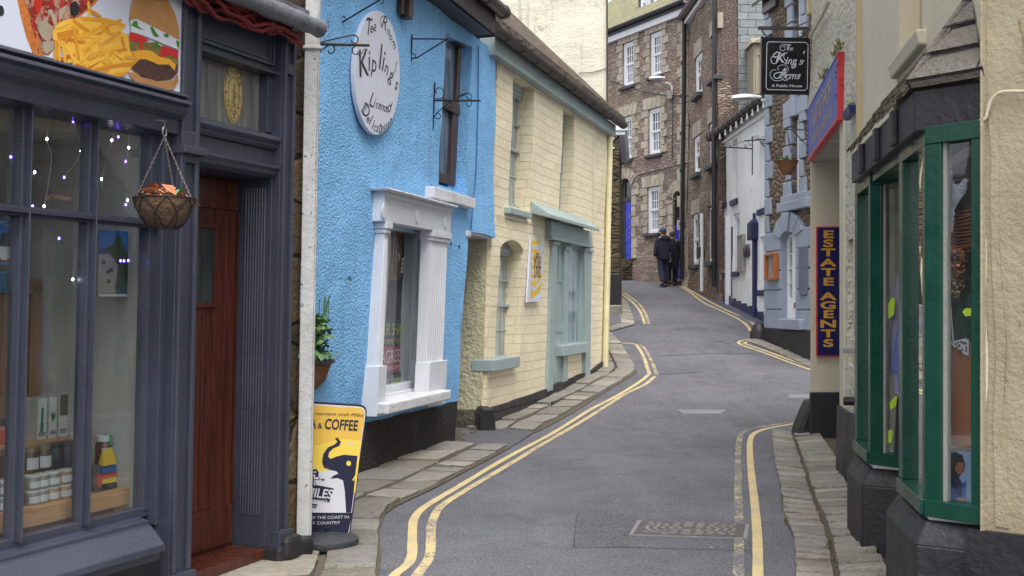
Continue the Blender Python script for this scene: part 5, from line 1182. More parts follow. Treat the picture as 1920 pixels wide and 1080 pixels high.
# windows
for h, nm in ((h1, 'w'), (h2, 'w')):
    u0, u1 = h[0][0], h[1][0]; z0 = h[0][1]
    sash(C, cre, u0-.1, C.u(982 if h is h1 else 1061, 290, -.16), z0+.02, zce-.12, -.16, m_tealp, m_tealpane, 3, 2, 2, .055)
    b = MB(C); b.box(u0-.2, u1, -.25, -.15, zce-.12, zce-.02); b.build('window_head', m_tealp, cre)
q = C.quad([(957, 388), (998, 399), (997, 410), (957, 400)], .08); b = MB(C); b.box(q[0][0], q[1][0], -.2, .08, q[3][1], q[0][1]); b.build('window_sill', m_tealp, cre, .01)
sash(C, cre, au0-.12, C.u(963, 560, -.14), az0+.02, az1+.0, -.14, m_tealp, m_tealpane, 2, 2, 2, .055)
b = MB(C); b.prism([(au0-.1, az1-.05), (C.u(963, 560, -.14), az1-.05)]+[((au0+au1)/2+(au1-au0)/2*math.cos(rad(a)), az1-.06+.16*math.sin(rad(a))) for a in range(30, 181, 15)], -.22, -.15); b.build('arch_board', m_tealp, cre)
q = C.quad([(924, 678), (974, 671), (973, 687), (923, 699)], .08); b = MB(C); b.box(q[0][0], q[1][0], -.2, .09, q[3][1]+.01, q[0][1]+.02); b.build('window_sill', m_tealp, cre, .012)
# shopfront
e0, e1 = C.u(1034, 430, .1), C.u(1110, 440, .1)
zt0, zt1 = C.z(1072, 452, .1), C.z(1072, 424, .1)
b = MB(C); b.box(e0, e1, -.05, .1, zt0, zt1); b.box(e0-.02, e1+.02, -.02, .13, zt0-.04, zt0); b.build('entablature', m_tealp, cre, .006)
b = MB(C); c0, c1 = C.u(1031, 410, .28), C.u(1124, 440, .28); zc1 = C.z(1075, 418, .28); b.hexa([(c0, .0, zc1+.05), (c1, .0, zc1+.05), (c1, .28, zc1-.02), (c0, .28, zc1-.02), (c0, .0, zc1+.22), (c1, .0, zc1+.22), (c1, .28, zc1+.03), (c0, .28, zc1+.03)]); b.build('canopy', m_tealf, cre, .008)
def post(pxt, pyt, pxb, pyb, w0, w1, nm='post'):
    a, c = C.uz(pxt[0], pyt, w1), C.uz(pxt[1], pyt, w1); d, e = C.uz(pxb[0], pyb, w1), C.uz(pxb[1], pyb, w1); zt_, zb_ = a[1], d[1]
    b = MB(C); b.hexa([(d[0], w0, zb_), (e[0], w0, zb_), (e[0], w1, zb_), (d[0], w1, zb_), (a[0], w0, zt_), (c[0], w0, zt_), (c[0], w1, zt_), (a[0], w1, zt_)])
    b.box(a[0]-.03, c[0]+.03, w0, w1+.03, zt_-.05, zt_); return b.build(nm, m_tealp, cre, .006)
post((1036, 1046), 452, (1028, 1037), 734, -.1, .05); post((1059, 1066), 462, (1057, 1065), 728, -.1, .03); post((1096, 1110), 465, (1099, 1107), 708, -.1, .05)
b = MB(C); d0, d1 = C.u(1042, 600, -.03), C.u(1060, 600, -.03); b.box(d0, d1, -.14, -.03, .2, zt0)
for i in range(3): b.box(d0+.03+i*.001, d1-.03, -.03, -.018, .35+i*.75, .95+i*.75)
b.build('door', m_tealp, cre, .005)
sz0 = C.z(1080, 650); r0, r1 = C.u(1064, 560, -.0), C.u(1090, 560, -.0)
b = MB(C); rectring(b, r0, r1+.02, sz0, zt0, .07, -.1, -.0); b.box(r1, r1+.25, -.16, -.0, sz0, zt0); fw = b.build('shop_window', m_tealp, cre, .005)
b = MB(C); b.box(r0+.05, r1, -.035, -.03, sz0+.05, zt0-.05); b.build('pane', darkpane('teal shop glass', sc(srgb(132, 152, 166), .75), sc(srgb(172, 188, 194), .85), 6), fw)
q = C.quad([(1058, 648), (1104, 640), (1103, 658), (1058, 668)], .1); b = MB(C); b.box(q[0][0], q[1][0], -.15, .1, q[3][1], q[0][1]); b.build('shop_window_sill', m_tealp, cre, .01)
b = MB(C); b.box(C.u(1060, 700), C.u(1104, 690), -.2, -.02, .1, sz0); b.build('stall_riser', m_cbrick, cre)
b = MB(C); b.box(C.u(1030, 735, .2), C.u(1066, 732, .2), -.05, .28, .0, .17); b.build('door_step', m_bplinth, cre, .02)
# eaves
b = MB(C); x0, x1 = C.u(927, 105, .1), C.u(1140, 235, .1); b.box(x0, cr+.02, -.1, .1, zce-.02, zce+.2); b.box(x0, cr+.02, .1, .125, zce-.02, zce+.03); b.build('fascia', m_tealf, cre, .004)
b = MB(C); zg = zce+.235; b.tube([(x0-.3, .2, zg), (cr+.22, .2, zg)], .075, 12)
for i in range(10): x = x0+.1+i*.64; b.tube([(x-.03, .2, zg), (x+.03, .2, zg)], .087, 12)
b.build('gutter', m_gutd, cre, 0, True)
b = MB(C); zr0 = zg+.02; n = 46
def roofslab(b, W, u0, u1, w0, z0, w1, z1, th=.07, rag=.03):
    m = 40; A = []
    for i in range(m+1):
        u = u0+(u1-u0)*i/m; A.append([b.v(u, w0+rag*noise.noise(Vector((u*4, 1, 0))), z0+rag*noise.noise(Vector((u*5, 2, 0)))), b.v(u, w0, z0+th+rag*noise.noise(Vector((u*6, 5, 0)))), b.v(u, (w0+w1)/2, (z0+z1)/2+th+.02*noise.noise(Vector((u*2, 7, 0)))), b.v(u, w1, z1+th), b.v(u, w1, z1)])
    for a, c in zip(A, A[1:]):
        for k in range(5): b.bm.faces.new((a[k], a[(k+1) % 5], c[(k+1) % 5], c[k]))
    b.bm.faces.new(A[0]); b.bm.faces.new(A[-1][::-1])
roofslab(b, C, x0-.05, cr+.05, .27, zr0, -2.4, zr0+2.62); roofslab(b, C, x0-.05, cr+.05, -5.1, zr0, -2.4, zr0+2.62); b.build('roof', m_mossroof, cre)
b = MB(C); pts = [C.uz(933, 112, .02), C.uz(936, 135, .02), C.uz(929, 160, .02)]; b.tube([(u, .02, z) for u, z in smoothline(pts, 4)], .007, 5); pts = [C.uz(932, 402, .02), C.uz(965, 413, .02), C.uz(998, 417, .02)]; b.tube([(u, .02, z) for u, z in smoothline(pts, 4)], .006, 5); b.tube([(C.u(1113, 240), .03, zce-.1), (C.u(1111, 330), .03, 2.9), (C.u(1110, 420), .03, 2.3)], .008, 5); b.build('cable', m_creamt, cre)
b = MB(C); e_, f_ = C.u(1132, 600, .04), C.u(1140, 600, .04); b.tube([(e_+.1, .06, .35), (e_+.1, .06, zce)], .05, 10); b.box(f_-.02, f_+.03, -.2, .06, .3, C.z(1138, 466)); m_palepipe = paint('pale yellow pipe', sc(srgb(224, 216, 172), .9), .5, .1, 5, .004); b.alone('downpipe', m_palepipe, 'pale yellow downpipe at the far end of the cream house', 'downpipe', e_, .35, smooth=True)
# film poster
q = C.quad([(996, 447), (1021, 452), (1014, 565), (989, 567)], .05); t = thing('film_poster', 'white and yellow film strip poster on the cream brick wall', 'poster', C, q[3][0], q[3][1])
b = MB(C); b.prism(q, .02, .045); b.build('sheet', m_white_clean, t)
Zm = lambda x, y: (980+x*.125, 440+y*.125); pm = lambda pts, w: [C.uz(*Zm(*p), w) for p in pts]
m_yp = plain('poster yellow', sc(srgb(232, 192, 36), .95), .5); m_cr = plain('poster cream', sc(srgb(228, 204, 160), .9), .5)
b = MB(C); b.flat(pm([(135, 85), (265, 95), (260, 240), (230, 240), (190, 730), (280, 560), (295, 640), (260, 860), (120, 975)], .046), .046); fs = b.build('film_strip', m_yp, t)
b = MB(C); b.flat(pm([(205, 240), (295, 260), (275, 560), (170, 740)], .0465), .0465); b.build('title_panel', m_cr, t)
b = MB(C)
for x, y in ((160, 185), (187, 190), (213, 190), (240, 195)): b.flat(pm([(x-10, y-40), (x+10, y-40), (x+8, y+35), (x-12, y+35)], .048), .048)
for i in range(5): b.flat(pm([(142, 260+i*125), (160, 265+i*125), (158, 345+i*125), (140, 340+i*125)], .048), .048)
for x, y in ((175, 820), (203, 790), (228, 755), (250, 725), (270, 690)): b.flat(pm([(x-10, y-30), (x+10, y-40), (x+8, y+30), (x-12, y+40)], .048), .048)
b.build('sprocket_hole', m_white_clean, fs, kind=None)
b = MB(C)
for s, y, h in (('the', 300, .09), ('MOVIE', 425, .17), ('LAND', 565, .17)): u, z = C.uz(*Zm(225, y), .049); b.text(s, u, z, h, .049, width=.32 if s != 'the' else .16)
b.build('lettering', m_ink, t)
# black guard stone at the corner
cs = gpt(912, 810); Gs = Wall(o=(cs.x, cs.y+.12), dir=(1, .2)); b = MB(Gs); b.prism([(-.1, -.05), (.1, -.05), (.085, .2), (.06, .285), (-.07, .29), (-.11, .2)], -.25, .1); b.alone('guard_stone', m_black, 'black painted guard stone at the corner of the cream house', 'guard stone', 0, 0, bev=.02)
# tall gabled house behind the cream roof
gy = C.P(cr, 0, 0).y+.12; T = Wall(1138, gy, dir=(1, .02)); tall = thing('gabled_house', 'tall weathered cream rendered gable rising behind the cream house roof', 'house', T, 0, .4)
b = MB(T); b.panel([(-6.2, .2), (0, .2), (0, 6.4), (-.0, 8.0), (-3.1, 11.0), (-6.2, 8.0)], thick=.4, step=.35, amp=.01); b.build('gable_wall', m_creamt, tall)
b = MB(T); b.box(-.3, -.0, -1.6, -.35, .2, 8.0); b.box(-6.2, -5.9, -1.6, -.4, .2, 8); b.box(-6.2, 0, -1.7, -1.6, .2, 8.0); b.build('side_wall', m_creamt, tall)
b = MB(T)
for s in (0, -6.2): b.hexa([(s, -1.8, 7.95), (s, .1, 7.95), (-3.1, .1, 11.05), (-3.1, -1.8, 11.05), (s, -1.8, 8.05), (s, .1, 8.05), (-3.1, .1, 11.15), (-3.1, -1.8, 11.15)])
b.build('roof', m_slate_roof, tall)
b = MB(T); pts = [T.uz(1085, 137, .02), T.uz(1110, 136, .02), T.uz(1137, 128, .02)]; b.tube([(u, .02, z) for u, z in pts], .008, 5); b.tube([(.0, .03, z) for z in (8, 6, 5.2, 4.9)], .015, 6); b.build('cable', m_gutd, tall)
# ---------------------------------------------------------------- stone corner house on the left, beyond the lane
m_rub1 = rubble('brown rubble', [sc(srgb(176, 154, 142), .8), sc(srgb(158, 142, 132), .8), sc(srgb(190, 170, 156), .8), sc(srgb(150, 134, 126), .8), sc(srgb(182, 146, 126), .8), sc(srgb(196, 182, 168), .8), sc(srgb(168, 154, 144), .8)], sc(srgb(150, 138, 130), .78), 4.2, 14, .08, .03)
m_rub2 = rubble('red brown rubble', [sc(srgb(170, 146, 130), .8), sc(srgb(156, 136, 124), .8), sc(srgb(182, 158, 140), .8), sc(srgb(146, 130, 120), .8), sc(srgb(172, 138, 118), .8), sc(srgb(190, 176, 160), .8)], sc(srgb(140, 126, 116), .78), 4.4, 13, .09, .035)
m_rub3 = rubble('mossy slate stone', [sc(srgb(118, 104, 80), .8), sc(srgb(98, 88, 72), .8), sc(srgb(140, 124, 92), .8), sc(srgb(88, 82, 70), .8)], sc(srgb(60, 56, 48), .7), 1.7, 8.5, .06, .06, sc(srgb(128, 112, 58), .7))
m_grey_gable = rubble('purple brown rendered stone', [sc(srgb(132, 112, 106), .75), sc(srgb(122, 106, 100), .75), sc(srgb(142, 120, 112), .75)], sc(srgb(112, 98, 92), .75), 9, 14, .05, .02)
m_quoin = setts('pale quoin stone', [(0, sc(srgb(196, 184, 166), .85)), (.5, sc(srgb(208, 196, 178), .85)), (1, sc(srgb(182, 172, 156), .85))])
m_wsash = paint('white sash paint', sc(srgb(232, 234, 240), .92), .4, .04, 4, .001)
m_far = darkpane('far window glass', sc(srgb(120, 128, 142), .6), sc(srgb(176, 182, 192), .75), 8)  # pale tones put reflected sky over net curtains into the pane colour
m_farsl = paint('slate sill', sc(srgb(70, 70, 76), .8), .6, .2, 5, .004)
m_blackp = plain('black painted iron', (.018, .018, .022), .45)
m_bdoor = paint('royal blue door', sc(srgb(36, 52, 196), .85), .35, .1, 5, .001)
m_hang = courses('hanging slates', sc(srgb(158, 164, 166), .75), sc(srgb(138, 146, 150), .75), sc(srgb(70, 74, 78), .6), .42, .2, .008, .03, .25, .7, 20, .6, .02, .3, sc(srgb(96, 98, 84), .7))
m_yroof = courses('lichen slates', sc(srgb(158, 152, 112), .75), sc(srgb(140, 138, 116), .75), sc(srgb(72, 70, 58), .6), .35, .2, .008, .03, .4, .8, 20, .6, .02, .6, sc(srgb(172, 160, 92), .7))
m_dslate = courses('dark cheek slates', sc(srgb(96, 106, 114), .7), sc(srgb(84, 94, 102), .7), sc(srgb(40, 44, 48), .6), .35, .22, .008, .02)
lp = gpt(1152, 590); Lw = Wall(o=(lp.x, lp.y), dir=(1, -.12)); u0 = Lw.u(1090, 500); u1 = Lw.u(1160, 500); zl = Lw.z(1150, 246)
lane = thing('corner_house', 'mossy slate stone house on the far corner of the lane with a black painted foot', 'house', Lw, u1, gz(lp.y))
b = MB(Lw); b.panel([(u0-4, .3), (u1, .3), (u1, zl), (u0-4, zl)], thick=.4, step=.25, amp=.02); b.box(u0-4, u1-.02, -5, -.4, .3, zl); b.build('wall', m_rub3, lane)
b = MB(Lw); b.box(u0-4, Lw.u(1163, 540), -2, .06, .3, Lw.z(1150, 513)); b.build('plinth', m_blackp, lane, .02)
b = MB(Lw); b.box(u0, Lw.u(1166, 585), -.3, .3, .6, Lw.z(1150, 572)); b.build('granite_step', m_sett, lane, .03)
b = MB(Lw); b.box(u0-4, Lw.u(1176, 240), -5, .1, zl+.0, zl+.12); b.box(u0-4, Lw.u(1172, 240), -5, .06, zl-.1, zl); b.build('eaves', m_wsash, lane, .01)
b = MB(Lw); x1 = Lw.u(1172, 240); b.hexa([(u0-4, -5, zl+.12), (x1, -5, zl+.12), (x1, .1, zl+.12), (u0-4, .1, zl+.12), (u0-4, -3, zl+1.4), (x1-1.8, -3, zl+1.4), (x1-1.8, -2, zl+1.4), (u0-4, -2, zl+1.4)]); b.build('roof', m_slate_roof, lane)
b = MB(Lw)
for py in (260, 278): z = Lw.z(1145, py); b.box(u0, Lw.u(1152, py), .0, .05, z-.02, z+.02)
b.build('bracket', m_wsash, lane)
# ---------------------------------------------------------------- tall stone terrace house facing down the street
cp = gpt(1290, 538); A = Wall(o=(cp.x, cp.y), dir=((-150-960)/F, 1.0)); zA = A.z(1297, 11); za0 = gz(cp.y)-.4
ac = 0.0; al = A.u(1030, 300)
ta = thing('stone_house', 'tall brown stone house with white sashes and two royal blue doors', 'house', A, ac, gz(cp.y))
wins = [(1168, 1189, 79, 161), (1219, 1241, 60, 142), (1164, 1185, 219, 299), (1216, 1239, 203, 289), (1214, 1236, 350, 437)]
holes = []; WR = []
for pl, pr, pt, pb in wins:
    u0, u1, z0, z1 = A.rect(pl, pr, pt, pb); holes.append([(u0, z0), (u1, z0), (u1, z1), (u0, z1)]); WR.append((u0, u1, z0, z1))
drs = [(1160, 1185, 334, 486), (1262, 1279, 358, 527)]; DR = []
for pl, pr, pt, pb in drs:
    u0, u1, z0, z1 = A.rect(pl, pr, pt, pb); r = (u1-u0)/2; ry = min(r*1.15, .6)
    holes.append([(u0, z0), (u1, z0)]+[((u0+u1)/2+r*math.cos(rad(a)), z1-ry+ry*math.sin(rad(a))) for a in range(0, 181, 15)]); DR.append((u0, u1, z0, z1, r, ry))
b = MB(A); b.panel([(al, 1.2), (ac, za0), (ac, zA), (al, zA)], holes, thick=.4, step=.45, amp=.02, reveal=.14); b.build('wall', m_rub1, ta)
for (u0, u1, z0, z1) in WR:
    sash(A, ta, u0, u1, z0, z1, -.04, m_wsash, m_far, 3, 2, 2, .085, .03)
    b = MB(A); b.box(u0-.12, u1+.05, -.2, .1, z0-.1, z0-.005); b.build('window_sill', m_farsl, ta, .01)
b = MB(A); b2 = None
for (u0, u1, z0, z1) in WR:
    n = 6; h = (z1-z0)/n
    for i in range(n):
        for sg, x in ((-1, u0), (1, u1)):
            wd_ = (.34 if (i+(sg > 0)) % 2 else .2)*RN.uniform(.9, 1.1); a, c = (x-wd_, x-.005) if sg < 0 else (x+.005, x+wd_)
            b.box(a, c, -.1, .028, z0+h*i+.012, z0+h*(i+1)-.012)
    n = 5; W2 = u1-u0+.5
    for i in range(n): x = u0-.25+W2*i/n; b.hexa([(x+.01, -.1, z1+.012), (x+W2/n-.01, -.1, z1+.012), (x+W2/n-.01, .03, z1+.012), (x+.01, .03, z1+.012), (x+.01-(2-i)*.03, -.1, z1+.36), (x+W2/n-.01-(1-i)*.03, -.1, z1+.36), (x+W2/n-.01-(1-i)*.03, .03, z1+.36), (x+.01-(2-i)*.03, .03, z1+.36)])
z = za0
while z < zA-.3:
    h = RN.uniform(.3, .42); wd_ = .5 if int(z*3) % 2 else .36; b.box(ac-wd_, ac+.02, -.35, .03, z+.012, z+h-.012); z += h
for (u0, u1, z0, z1, r, ry) in DR:
    z = z0
    while z < z1-ry-.1:
        h = .34
        for sg, x in ((-1, u0), (1, u1)): wd_ = RN.uniform(.22, .4); a, c = (x-wd_, x) if sg < 0 else (x, x+wd_); b.box(a, c, -.15, .03, z+.012, z+h-.012)
        z += h
    uc = (u0+u1)/2; zc_ = z1-ry
    for i in range(9):
        a0, a1 = rad(i*20+1.5), rad(i*20+18.5); f = lambda a, k: (uc+(r+k)*math.cos(a), zc_+(ry+k)*math.sin(a))
        q = [f(a0, .0), f(a1, .0), f(a1, .32), f(a0, .32)]; b.prism(q, -.15, .03)
b.build('dressed_stone', m_quoin, ta)
for i, (u0, u1, z0, z1, r, ry) in enumerate(DR):
    zs = z1-ry-.1; b = MB(A); w = -.1; pn = ((1172, 1184, 377), (1266, 1278, 415))[i]
    b.box(u0, A.u(pn[0], 450, w+.02), -.34, w+.02, z0, z1-ry*.4); b.box(u0, u1, -.33, w+.04, A.z(pn[1], pn[2]-8, w), A.z(pn[1], pn[2], w))
    fr = b.build('door_frame', m_blackp, ta, .006)
    du0 = A.u(pn[0], 450, w); zd = A.z(pn[1], pn[2], w)
    b = MB(A); b.box(du0-.02, u1+.02, -.3, w, z0, zd)
    for zz in (.15, .55, 1.1): b.box(du0+.05, u1-.03, w, w+.015, z0+zz, z0+zz+(.3 if zz < .5 else .48))
    d = b.build('door', m_bdoor, ta, .006)
    b = MB(A); 
    for zz, rr in ((1.05, .05), (1.38, .06), (.72, .04)): b.disc((du0+u1)/2+.04, z0+zz, rr, rr, w, w+.03, 10)
    b.build('door_furniture', m_chain, d)
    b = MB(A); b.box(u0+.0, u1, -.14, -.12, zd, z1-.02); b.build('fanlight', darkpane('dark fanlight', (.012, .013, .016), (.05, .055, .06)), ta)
u0, u1, z0 = DR[0][0], DR[0][1], DR[0][2]
b = MB(A); b.box(u0-.1, u1+.02, -.4, .1, z0-.28, z0); b.box(u0-.3, u1+.02, -.3, .38, z0-.9, z0-.26); b.build('door_step', m_rub3, ta, .02)
b = MB(A); u0, u1, z0 = DR[1][0], DR[1][1], DR[1][2]; b.box(u0, u1, -.4, .08, z0-.4, z0); b.build('door_step', m_rub3, ta, .02)
b = MB(A); b.box(al, ac+.05, -6, -.4, 1.2, zA); b.build('rear_walls', m_rub1, ta)
b = MB(A); b.box(al, ac+.1, -.1, .2, zA, zA+.12); b.tube([(al, .26, zA+.14), (ac+.15, .26, zA+.14)], .07, 8); b.build('gutter', m_blackp, ta)
b = MB(A); b.box(al, ac+.1, -.05, .12, zA-.2, zA); b.build('eaves_board', m_wsash, ta)
b = MB(A); roofslab(b, A, al, ac+.2, .25, zA+.12, -3.2, zA+2.9, .08, .015); roofslab(b, A, al, ac+.2, -6.2, zA+.12, -3.2, zA+2.9, .08, .015); b.build('roof', m_yroof, ta)
d0, d1, dz0, dz1 = A.rect(1197, 1236, -30, 26, -.6); b = MB(A); b.box(d0, d1, -2.6, -.6, dz0-.25, dz1); b.build('dormer', m_dslate, ta)
dm = sash(A, ta, d0+.25, (d0+d1)/2+.02, dz0-.05, dz1-.1, -.52, m_wsash, m_far, 2, 1, 1, .07, .03, 'dormer_window'); sash(A, ta, (d0+d1)/2+.06, d1-.12, dz0-.05, dz1-.1, -.52, m_wsash, m_far, 2, 1, 1, .07, .03, 'dormer_window')
b = MB(A); e0, e1, ez0, ez1 = A.rect(1140, 1192, 10, 50, -.9); b.hexa([(e0-.6, -2.6, ez0-.2), (e1-.2, -2.6, ez0-.2), (e1-.2, -1.2, ez0-.2), (e0-.6, -1.2, ez0-.2), (e0-.6, -2.6, ez1), (e1-.2, -2.6, ez1), (e1-.2, -1.2, ez1), (e0-.6, -1.2, ez1)]); b.build('dormer_cheek', m_dslate, ta)
b = MB(A); pts = [A.uz(1283, 20, .1), A.uz(1282, 180, .1), A.uz(1280, 300, .1), A.uz(1278, 524, .1)]; b.tube([(u, .1, z) for u, z in pts], .062, 8)
for py in (118, 180, 250, 320, 420): u, z = A.uz(1281-(py-100)/130, py, .1); b.tube([(u, .1, z-.05), (u, .1, z+.05)], .085, 8)
b.tube([(pts[0][0], .1, pts[0][1]), (pts[0][0]+.25, .26, zA+.1)], .06, 8); u, z = pts[0]
b.alone('downpipe', m_blackp, 'black downpipe at the corner of the tall stone house beside the second blue door', 'downpipe', pts[-1][0], pts[-1][1], .1, smooth=True)
b = MB(A); z = A.z(1270, 175, .04)
for pts in ([(1141, 150), (1200, 170), (1240, 178), (1290, 180)], [(1262, 178), (1260, 300)], [(1185, 345), (1195, 330), (1240, 318), (1288, 306)], [(1290, 180), (1294, 195), (1290, 300), (1288, 400)]):
    q = smoothline([A.uz(*p, .05) for p in pts], 4); b.tube([(u, .05, z) for u, z in q], .014, 5)
b.build('cable', m_blackp, ta)
# ---------------------------------------------------------------- second stone house running down the right of the street
Bw = Wall(o=(cp.x, cp.y), dir=((911-960)/F, 1.0)); zB_ = 10.05; bn = Bw.u(1347, 300); bf = 0.02
tb = thing('stone_house', 'red brown stone house with narrow white windows beside the white cottage', 'house', Bw, bn, gz(31.5))
wb2 = [(1307, 1312.5, 103, 178), (1336, 1344, 62, 147), (1304.5, 1310, 255, 326), (1333, 1340, 228, 309), (1301.5, 1308, 401, 497), (1332, 1339.5, 385, 491)]
holes = []; WR = []
for pl, pr, pt, pb in wb2:
    u0, u1, z0, z1 = Bw.rect(pl, pr, pt, pb); m = (u0+u1)/2; u0, u1 = min(u0, m-.42), max(u1, m+.42); holes.append([(u0, z0), (u1, z0), (u1, z1), (u0, z1)]); WR.append((u0, u1, z0, z1))
b = MB(Bw); lo, hi = min(bf, bn), max(bf, bn); b.panel([(lo, 1.0), (hi, 1.0), (hi, zB_), (lo, zB_)], holes, thick=.4, step=.45, amp=.03, reveal=.2); b.build('wall', m_rub2, tb)
for (u0, u1, z0, z1) in WR:
    sash(Bw, tb, u0, u1, z0, z1, -.02, m_wsash, m_far, 2, 2, 2, .1, .03); b = MB(Bw); b.box(u0-.1, u1+.1, -.1, .14, z0-.12, z0); b.build('window_sill', m_farsl, tb, .01)
    b = MB(Bw); b.box(u0-.15, u1+.15, -.1, .03, z1, z1+.4); b.build('lintel', m_quoin, tb)
b = MB(Bw); u, z = Bw.uz(1320, 400); b.tube([(u, .06, z), (u, .06, 1.9)], .05, 8); b.build('white_pipe', m_wsash, tb)
b = MB(Bw); u0, u1, z0, z1 = Bw.rect(1309, 1313, 464, 482, .1); b.box(u0, u1+.05, 0, .15, z0, z1); b.build('meter_box', m_blackp, tb)
b = MB(Bw); b.tube([(lo-.1, .22, zB_+.1), (hi+.1, .22, zB_+.1)], .1, 8); b.build('gutter', m_brownp, tb, 0, True); b = MB(Bw); b.box(lo, hi, -.1, .12, zB_-.12, zB_+.02); b.build('eaves_board', m_wsash, tb)
b = MB(Bw); e = hi if bn > bf else lo; pts = [Bw.uz(1348, 50, .12), Bw.uz(1346, 160, .12), Bw.uz(1341, 320, .12)]; b.tube([(e-.05 if bn > bf else e+.05, .1, z) for u, z in ((0, zB_), (0, 2.0))], .06, 8); b.build('downpipe', m_blackp, tb)
# its gable toward the camera, hung with slates on the right
gp = Bw.P(bn, 0, 0); Gw = Wall(o=(gp.x, gp.y), dir=(1, .0)); g1 = Gw.u(1384, 200); g2 = Gw.u(1460, 200)
b = MB(Gw); b.panel([(0, 1.0), (g1, 1.0), (g1, 11.6), (0, zB_)], thick=.4, step=.4, amp=.015); b.build('gable', m_grey_gable, tb)
b = MB(Gw); b.panel([(g1, 1.0), (g2+3, 1.0), (g2+3, 10.2), (g1, 10.2)], w=.05, thick=.4, step=.4, amp=.01); b.build('hung_slates', m_hang, tb)
b = MB(Gw); b.box(0, g2+3, -4.9, -.4, 1, 9.9); b.build('rear_walls', m_grey_gable, tb)
b = MB(Gw); b.hexa([(-.3, -5, zB_+.1), (g2+3.2, -5, 10.2), (g2+3.2, .25, 10.2), (-.3, .25, zB_+.1), (.9, -5, 12.3), (g2+3.2, -5, 12.3), (g2+3.2, .2, 12.3), (.9, .25, 12.3)]); b.build('roof', m_yroof, tb)
# old timber dormer behind the cottage roof
hx = Gw.rect(1413, 1428, 82, 185, .9); b = MB(Gw); b.box(hx[0], hx[1]+.6, .1, .9, hx[2], hx[3]); rectring(b, hx[0]+.05, hx[1], hx[2]+.1, hx[3]-.25, .05, .9, .93); b.hexa([(hx[0]-.08, .1, hx[3]), (hx[1]+.7, .1, hx[3]), (hx[1]+.7, 1.0, hx[3]), (hx[0]-.08, 1.0, hx[3]), (hx[0]+.1, .1, hx[3]+.35), (hx[1]+.5, .1, hx[3]+.35), (hx[1]+.5, 1.0, hx[3]+.1), (hx[0]+.1, 1.0, hx[3]+.1)]); m_oldw = wood('silvered timber', sc(srgb(146, 138, 120), .8), sc(srgb(176, 166, 146), .8), .7, 10); b.build('timber_dormer', m_oldw, tb, .01)
# ---------------------------------------------------------------- white cottage
wpnt = gpt(1345, 562); Wt = Wall(o=(wpnt.x, wpnt.y), dir=((915-960)/F, 1.0)); zw = 6.0
wn = Wt.u(1470, 420); wf_ = 0.0; lo, hi = min(wn, wf_), max(wn, wf_)
m_cot = render_wall('white cottage render', sc(srgb(244, 245, 247), .95), 30, .008, .05, .3, sc(srgb(150, 140, 122), .8), voro=False, streak=.3)
m_navyp = paint('navy paint', sc(srgb(34, 40, 92), .75), .45, .12, 5, .002)
cot = thing('white_cottage', 'white rendered cottage with navy blue sills and plinth', 'house', Wt, wf_, gz(29))
ws3 = [(1352, 1362, 277, 381, 0), (1372.5, 1383, 261, 374, 0), (1424, 1438, 263, 391, 1), (1356, 1366, 407, 511, 0), (1375, 1386, 400, 509, 0), (1425, 1437, 443, 544, 1)]
holes = []; WR = []
for pl, pr, pt, pb, _ in ws3:
    u0, u1, z0, z1 = Wt.rect(pl, pr, pt, pb); holes.append([(u0, z0), (u1, z0), (u1, z1), (u0, z1)]); WR.append((u0, u1, z0, z1))
b = MB(Wt); b.panel([(lo, .6), (hi, .6), (hi, zw), (lo, zw)], holes, thick=.35, step=.4, amp=.012, reveal=.3); b.build('wall', m_cot, cot)
for i, (u0, u1, z0, z1) in enumerate(WR):
    sash(Wt, cot, u0, u1, z0, z1, -.1 if i < 3 else -.04, m_wsash, m_far, 2, 2, 2, .09, .03); b = MB(Wt); b.box(u0-.06, u1+.06, -.15, .06, z0-.13, z0); b.build('window_sill', m_navyp, cot, .012)
b = MB(Wt); pts = [(lo, .4), (hi, .4), (hi, Wt.z(1350, 552) if hi == wf_ else 1.3), (lo, Wt.z(1430, 590))]
n = 12
for i in range(n):
    a, c = lo+(hi-lo)*i/n, lo+(hi-lo)*(i+1)/n; yy = Wt.P((a+c)/2, 0, 0).y; b.box(a, c, -.02, .035, .4, gz(yy)+.24)
b.build('plinth', m_navyp, cot)
m_kerbp = paint('flaking blue kerb paint', sc(srgb(130, 134, 156), .8), .7, .15, 8, .006, sc(srgb(110, 108, 106), .8), .1); b = MB(Wt); n = 30
for i in range(n):
    a, c = lo+(hi-lo)*i/n, lo+(hi-lo)*(i+1)/n; yy = Wt.P((a+c)/2, 0, 0).y; b.box(a+.01, c-.01, .03, .2+.02*RN.random(), gz(yy)-.2, gz(yy)+.06)
b.build('painted_kerb', m_kerbp, cot)
e = .0
b = MB(Wt); b.tube([(lo, .2, zw+.02), (hi+.1, .2, zw+.02)], .1, 8)
for i in range(14): x = lo+(hi-lo)*i/13; b.tube([(x-.03, .2, zw+.02), (x+.03, .2, zw+.02)], .12, 8)
b.build('gutter', m_gutd, cot, 0, True)
b = MB(Wt); b.box(lo, hi, -.1, .06, zw-.28, zw-.22); b.build('eaves_band', m_cot, cot)
b = MB(Wt); roofslab(b, Wt, lo, hi+.05, .2, zw+.04, -2.6, zw+1.5); roofslab(b, Wt, lo, hi+.05, -5.2, zw+.04, -2.6, zw+1.5); b.build('roof', m_slate_roof, cot)
b = MB(Wt); b.box(lo, hi, -4.6, -.35, .5, zw); b.build('rear_walls', m_cot, cot)
b = MB(Wt); u, z = Wt.uz(1368, 405); b.box(u-.06, u+.06, .0, .11, gz(27)-.1, z); b.build('white_pipe', m_wsash, cot); b = MB(Wt); u = Wt.u(1373, 480); b.box(u-.05, u+.03, .0, .02, gz(27)+.3, Wt.z(1373, 425)); b.build('navy_strip', m_navyp, cot)
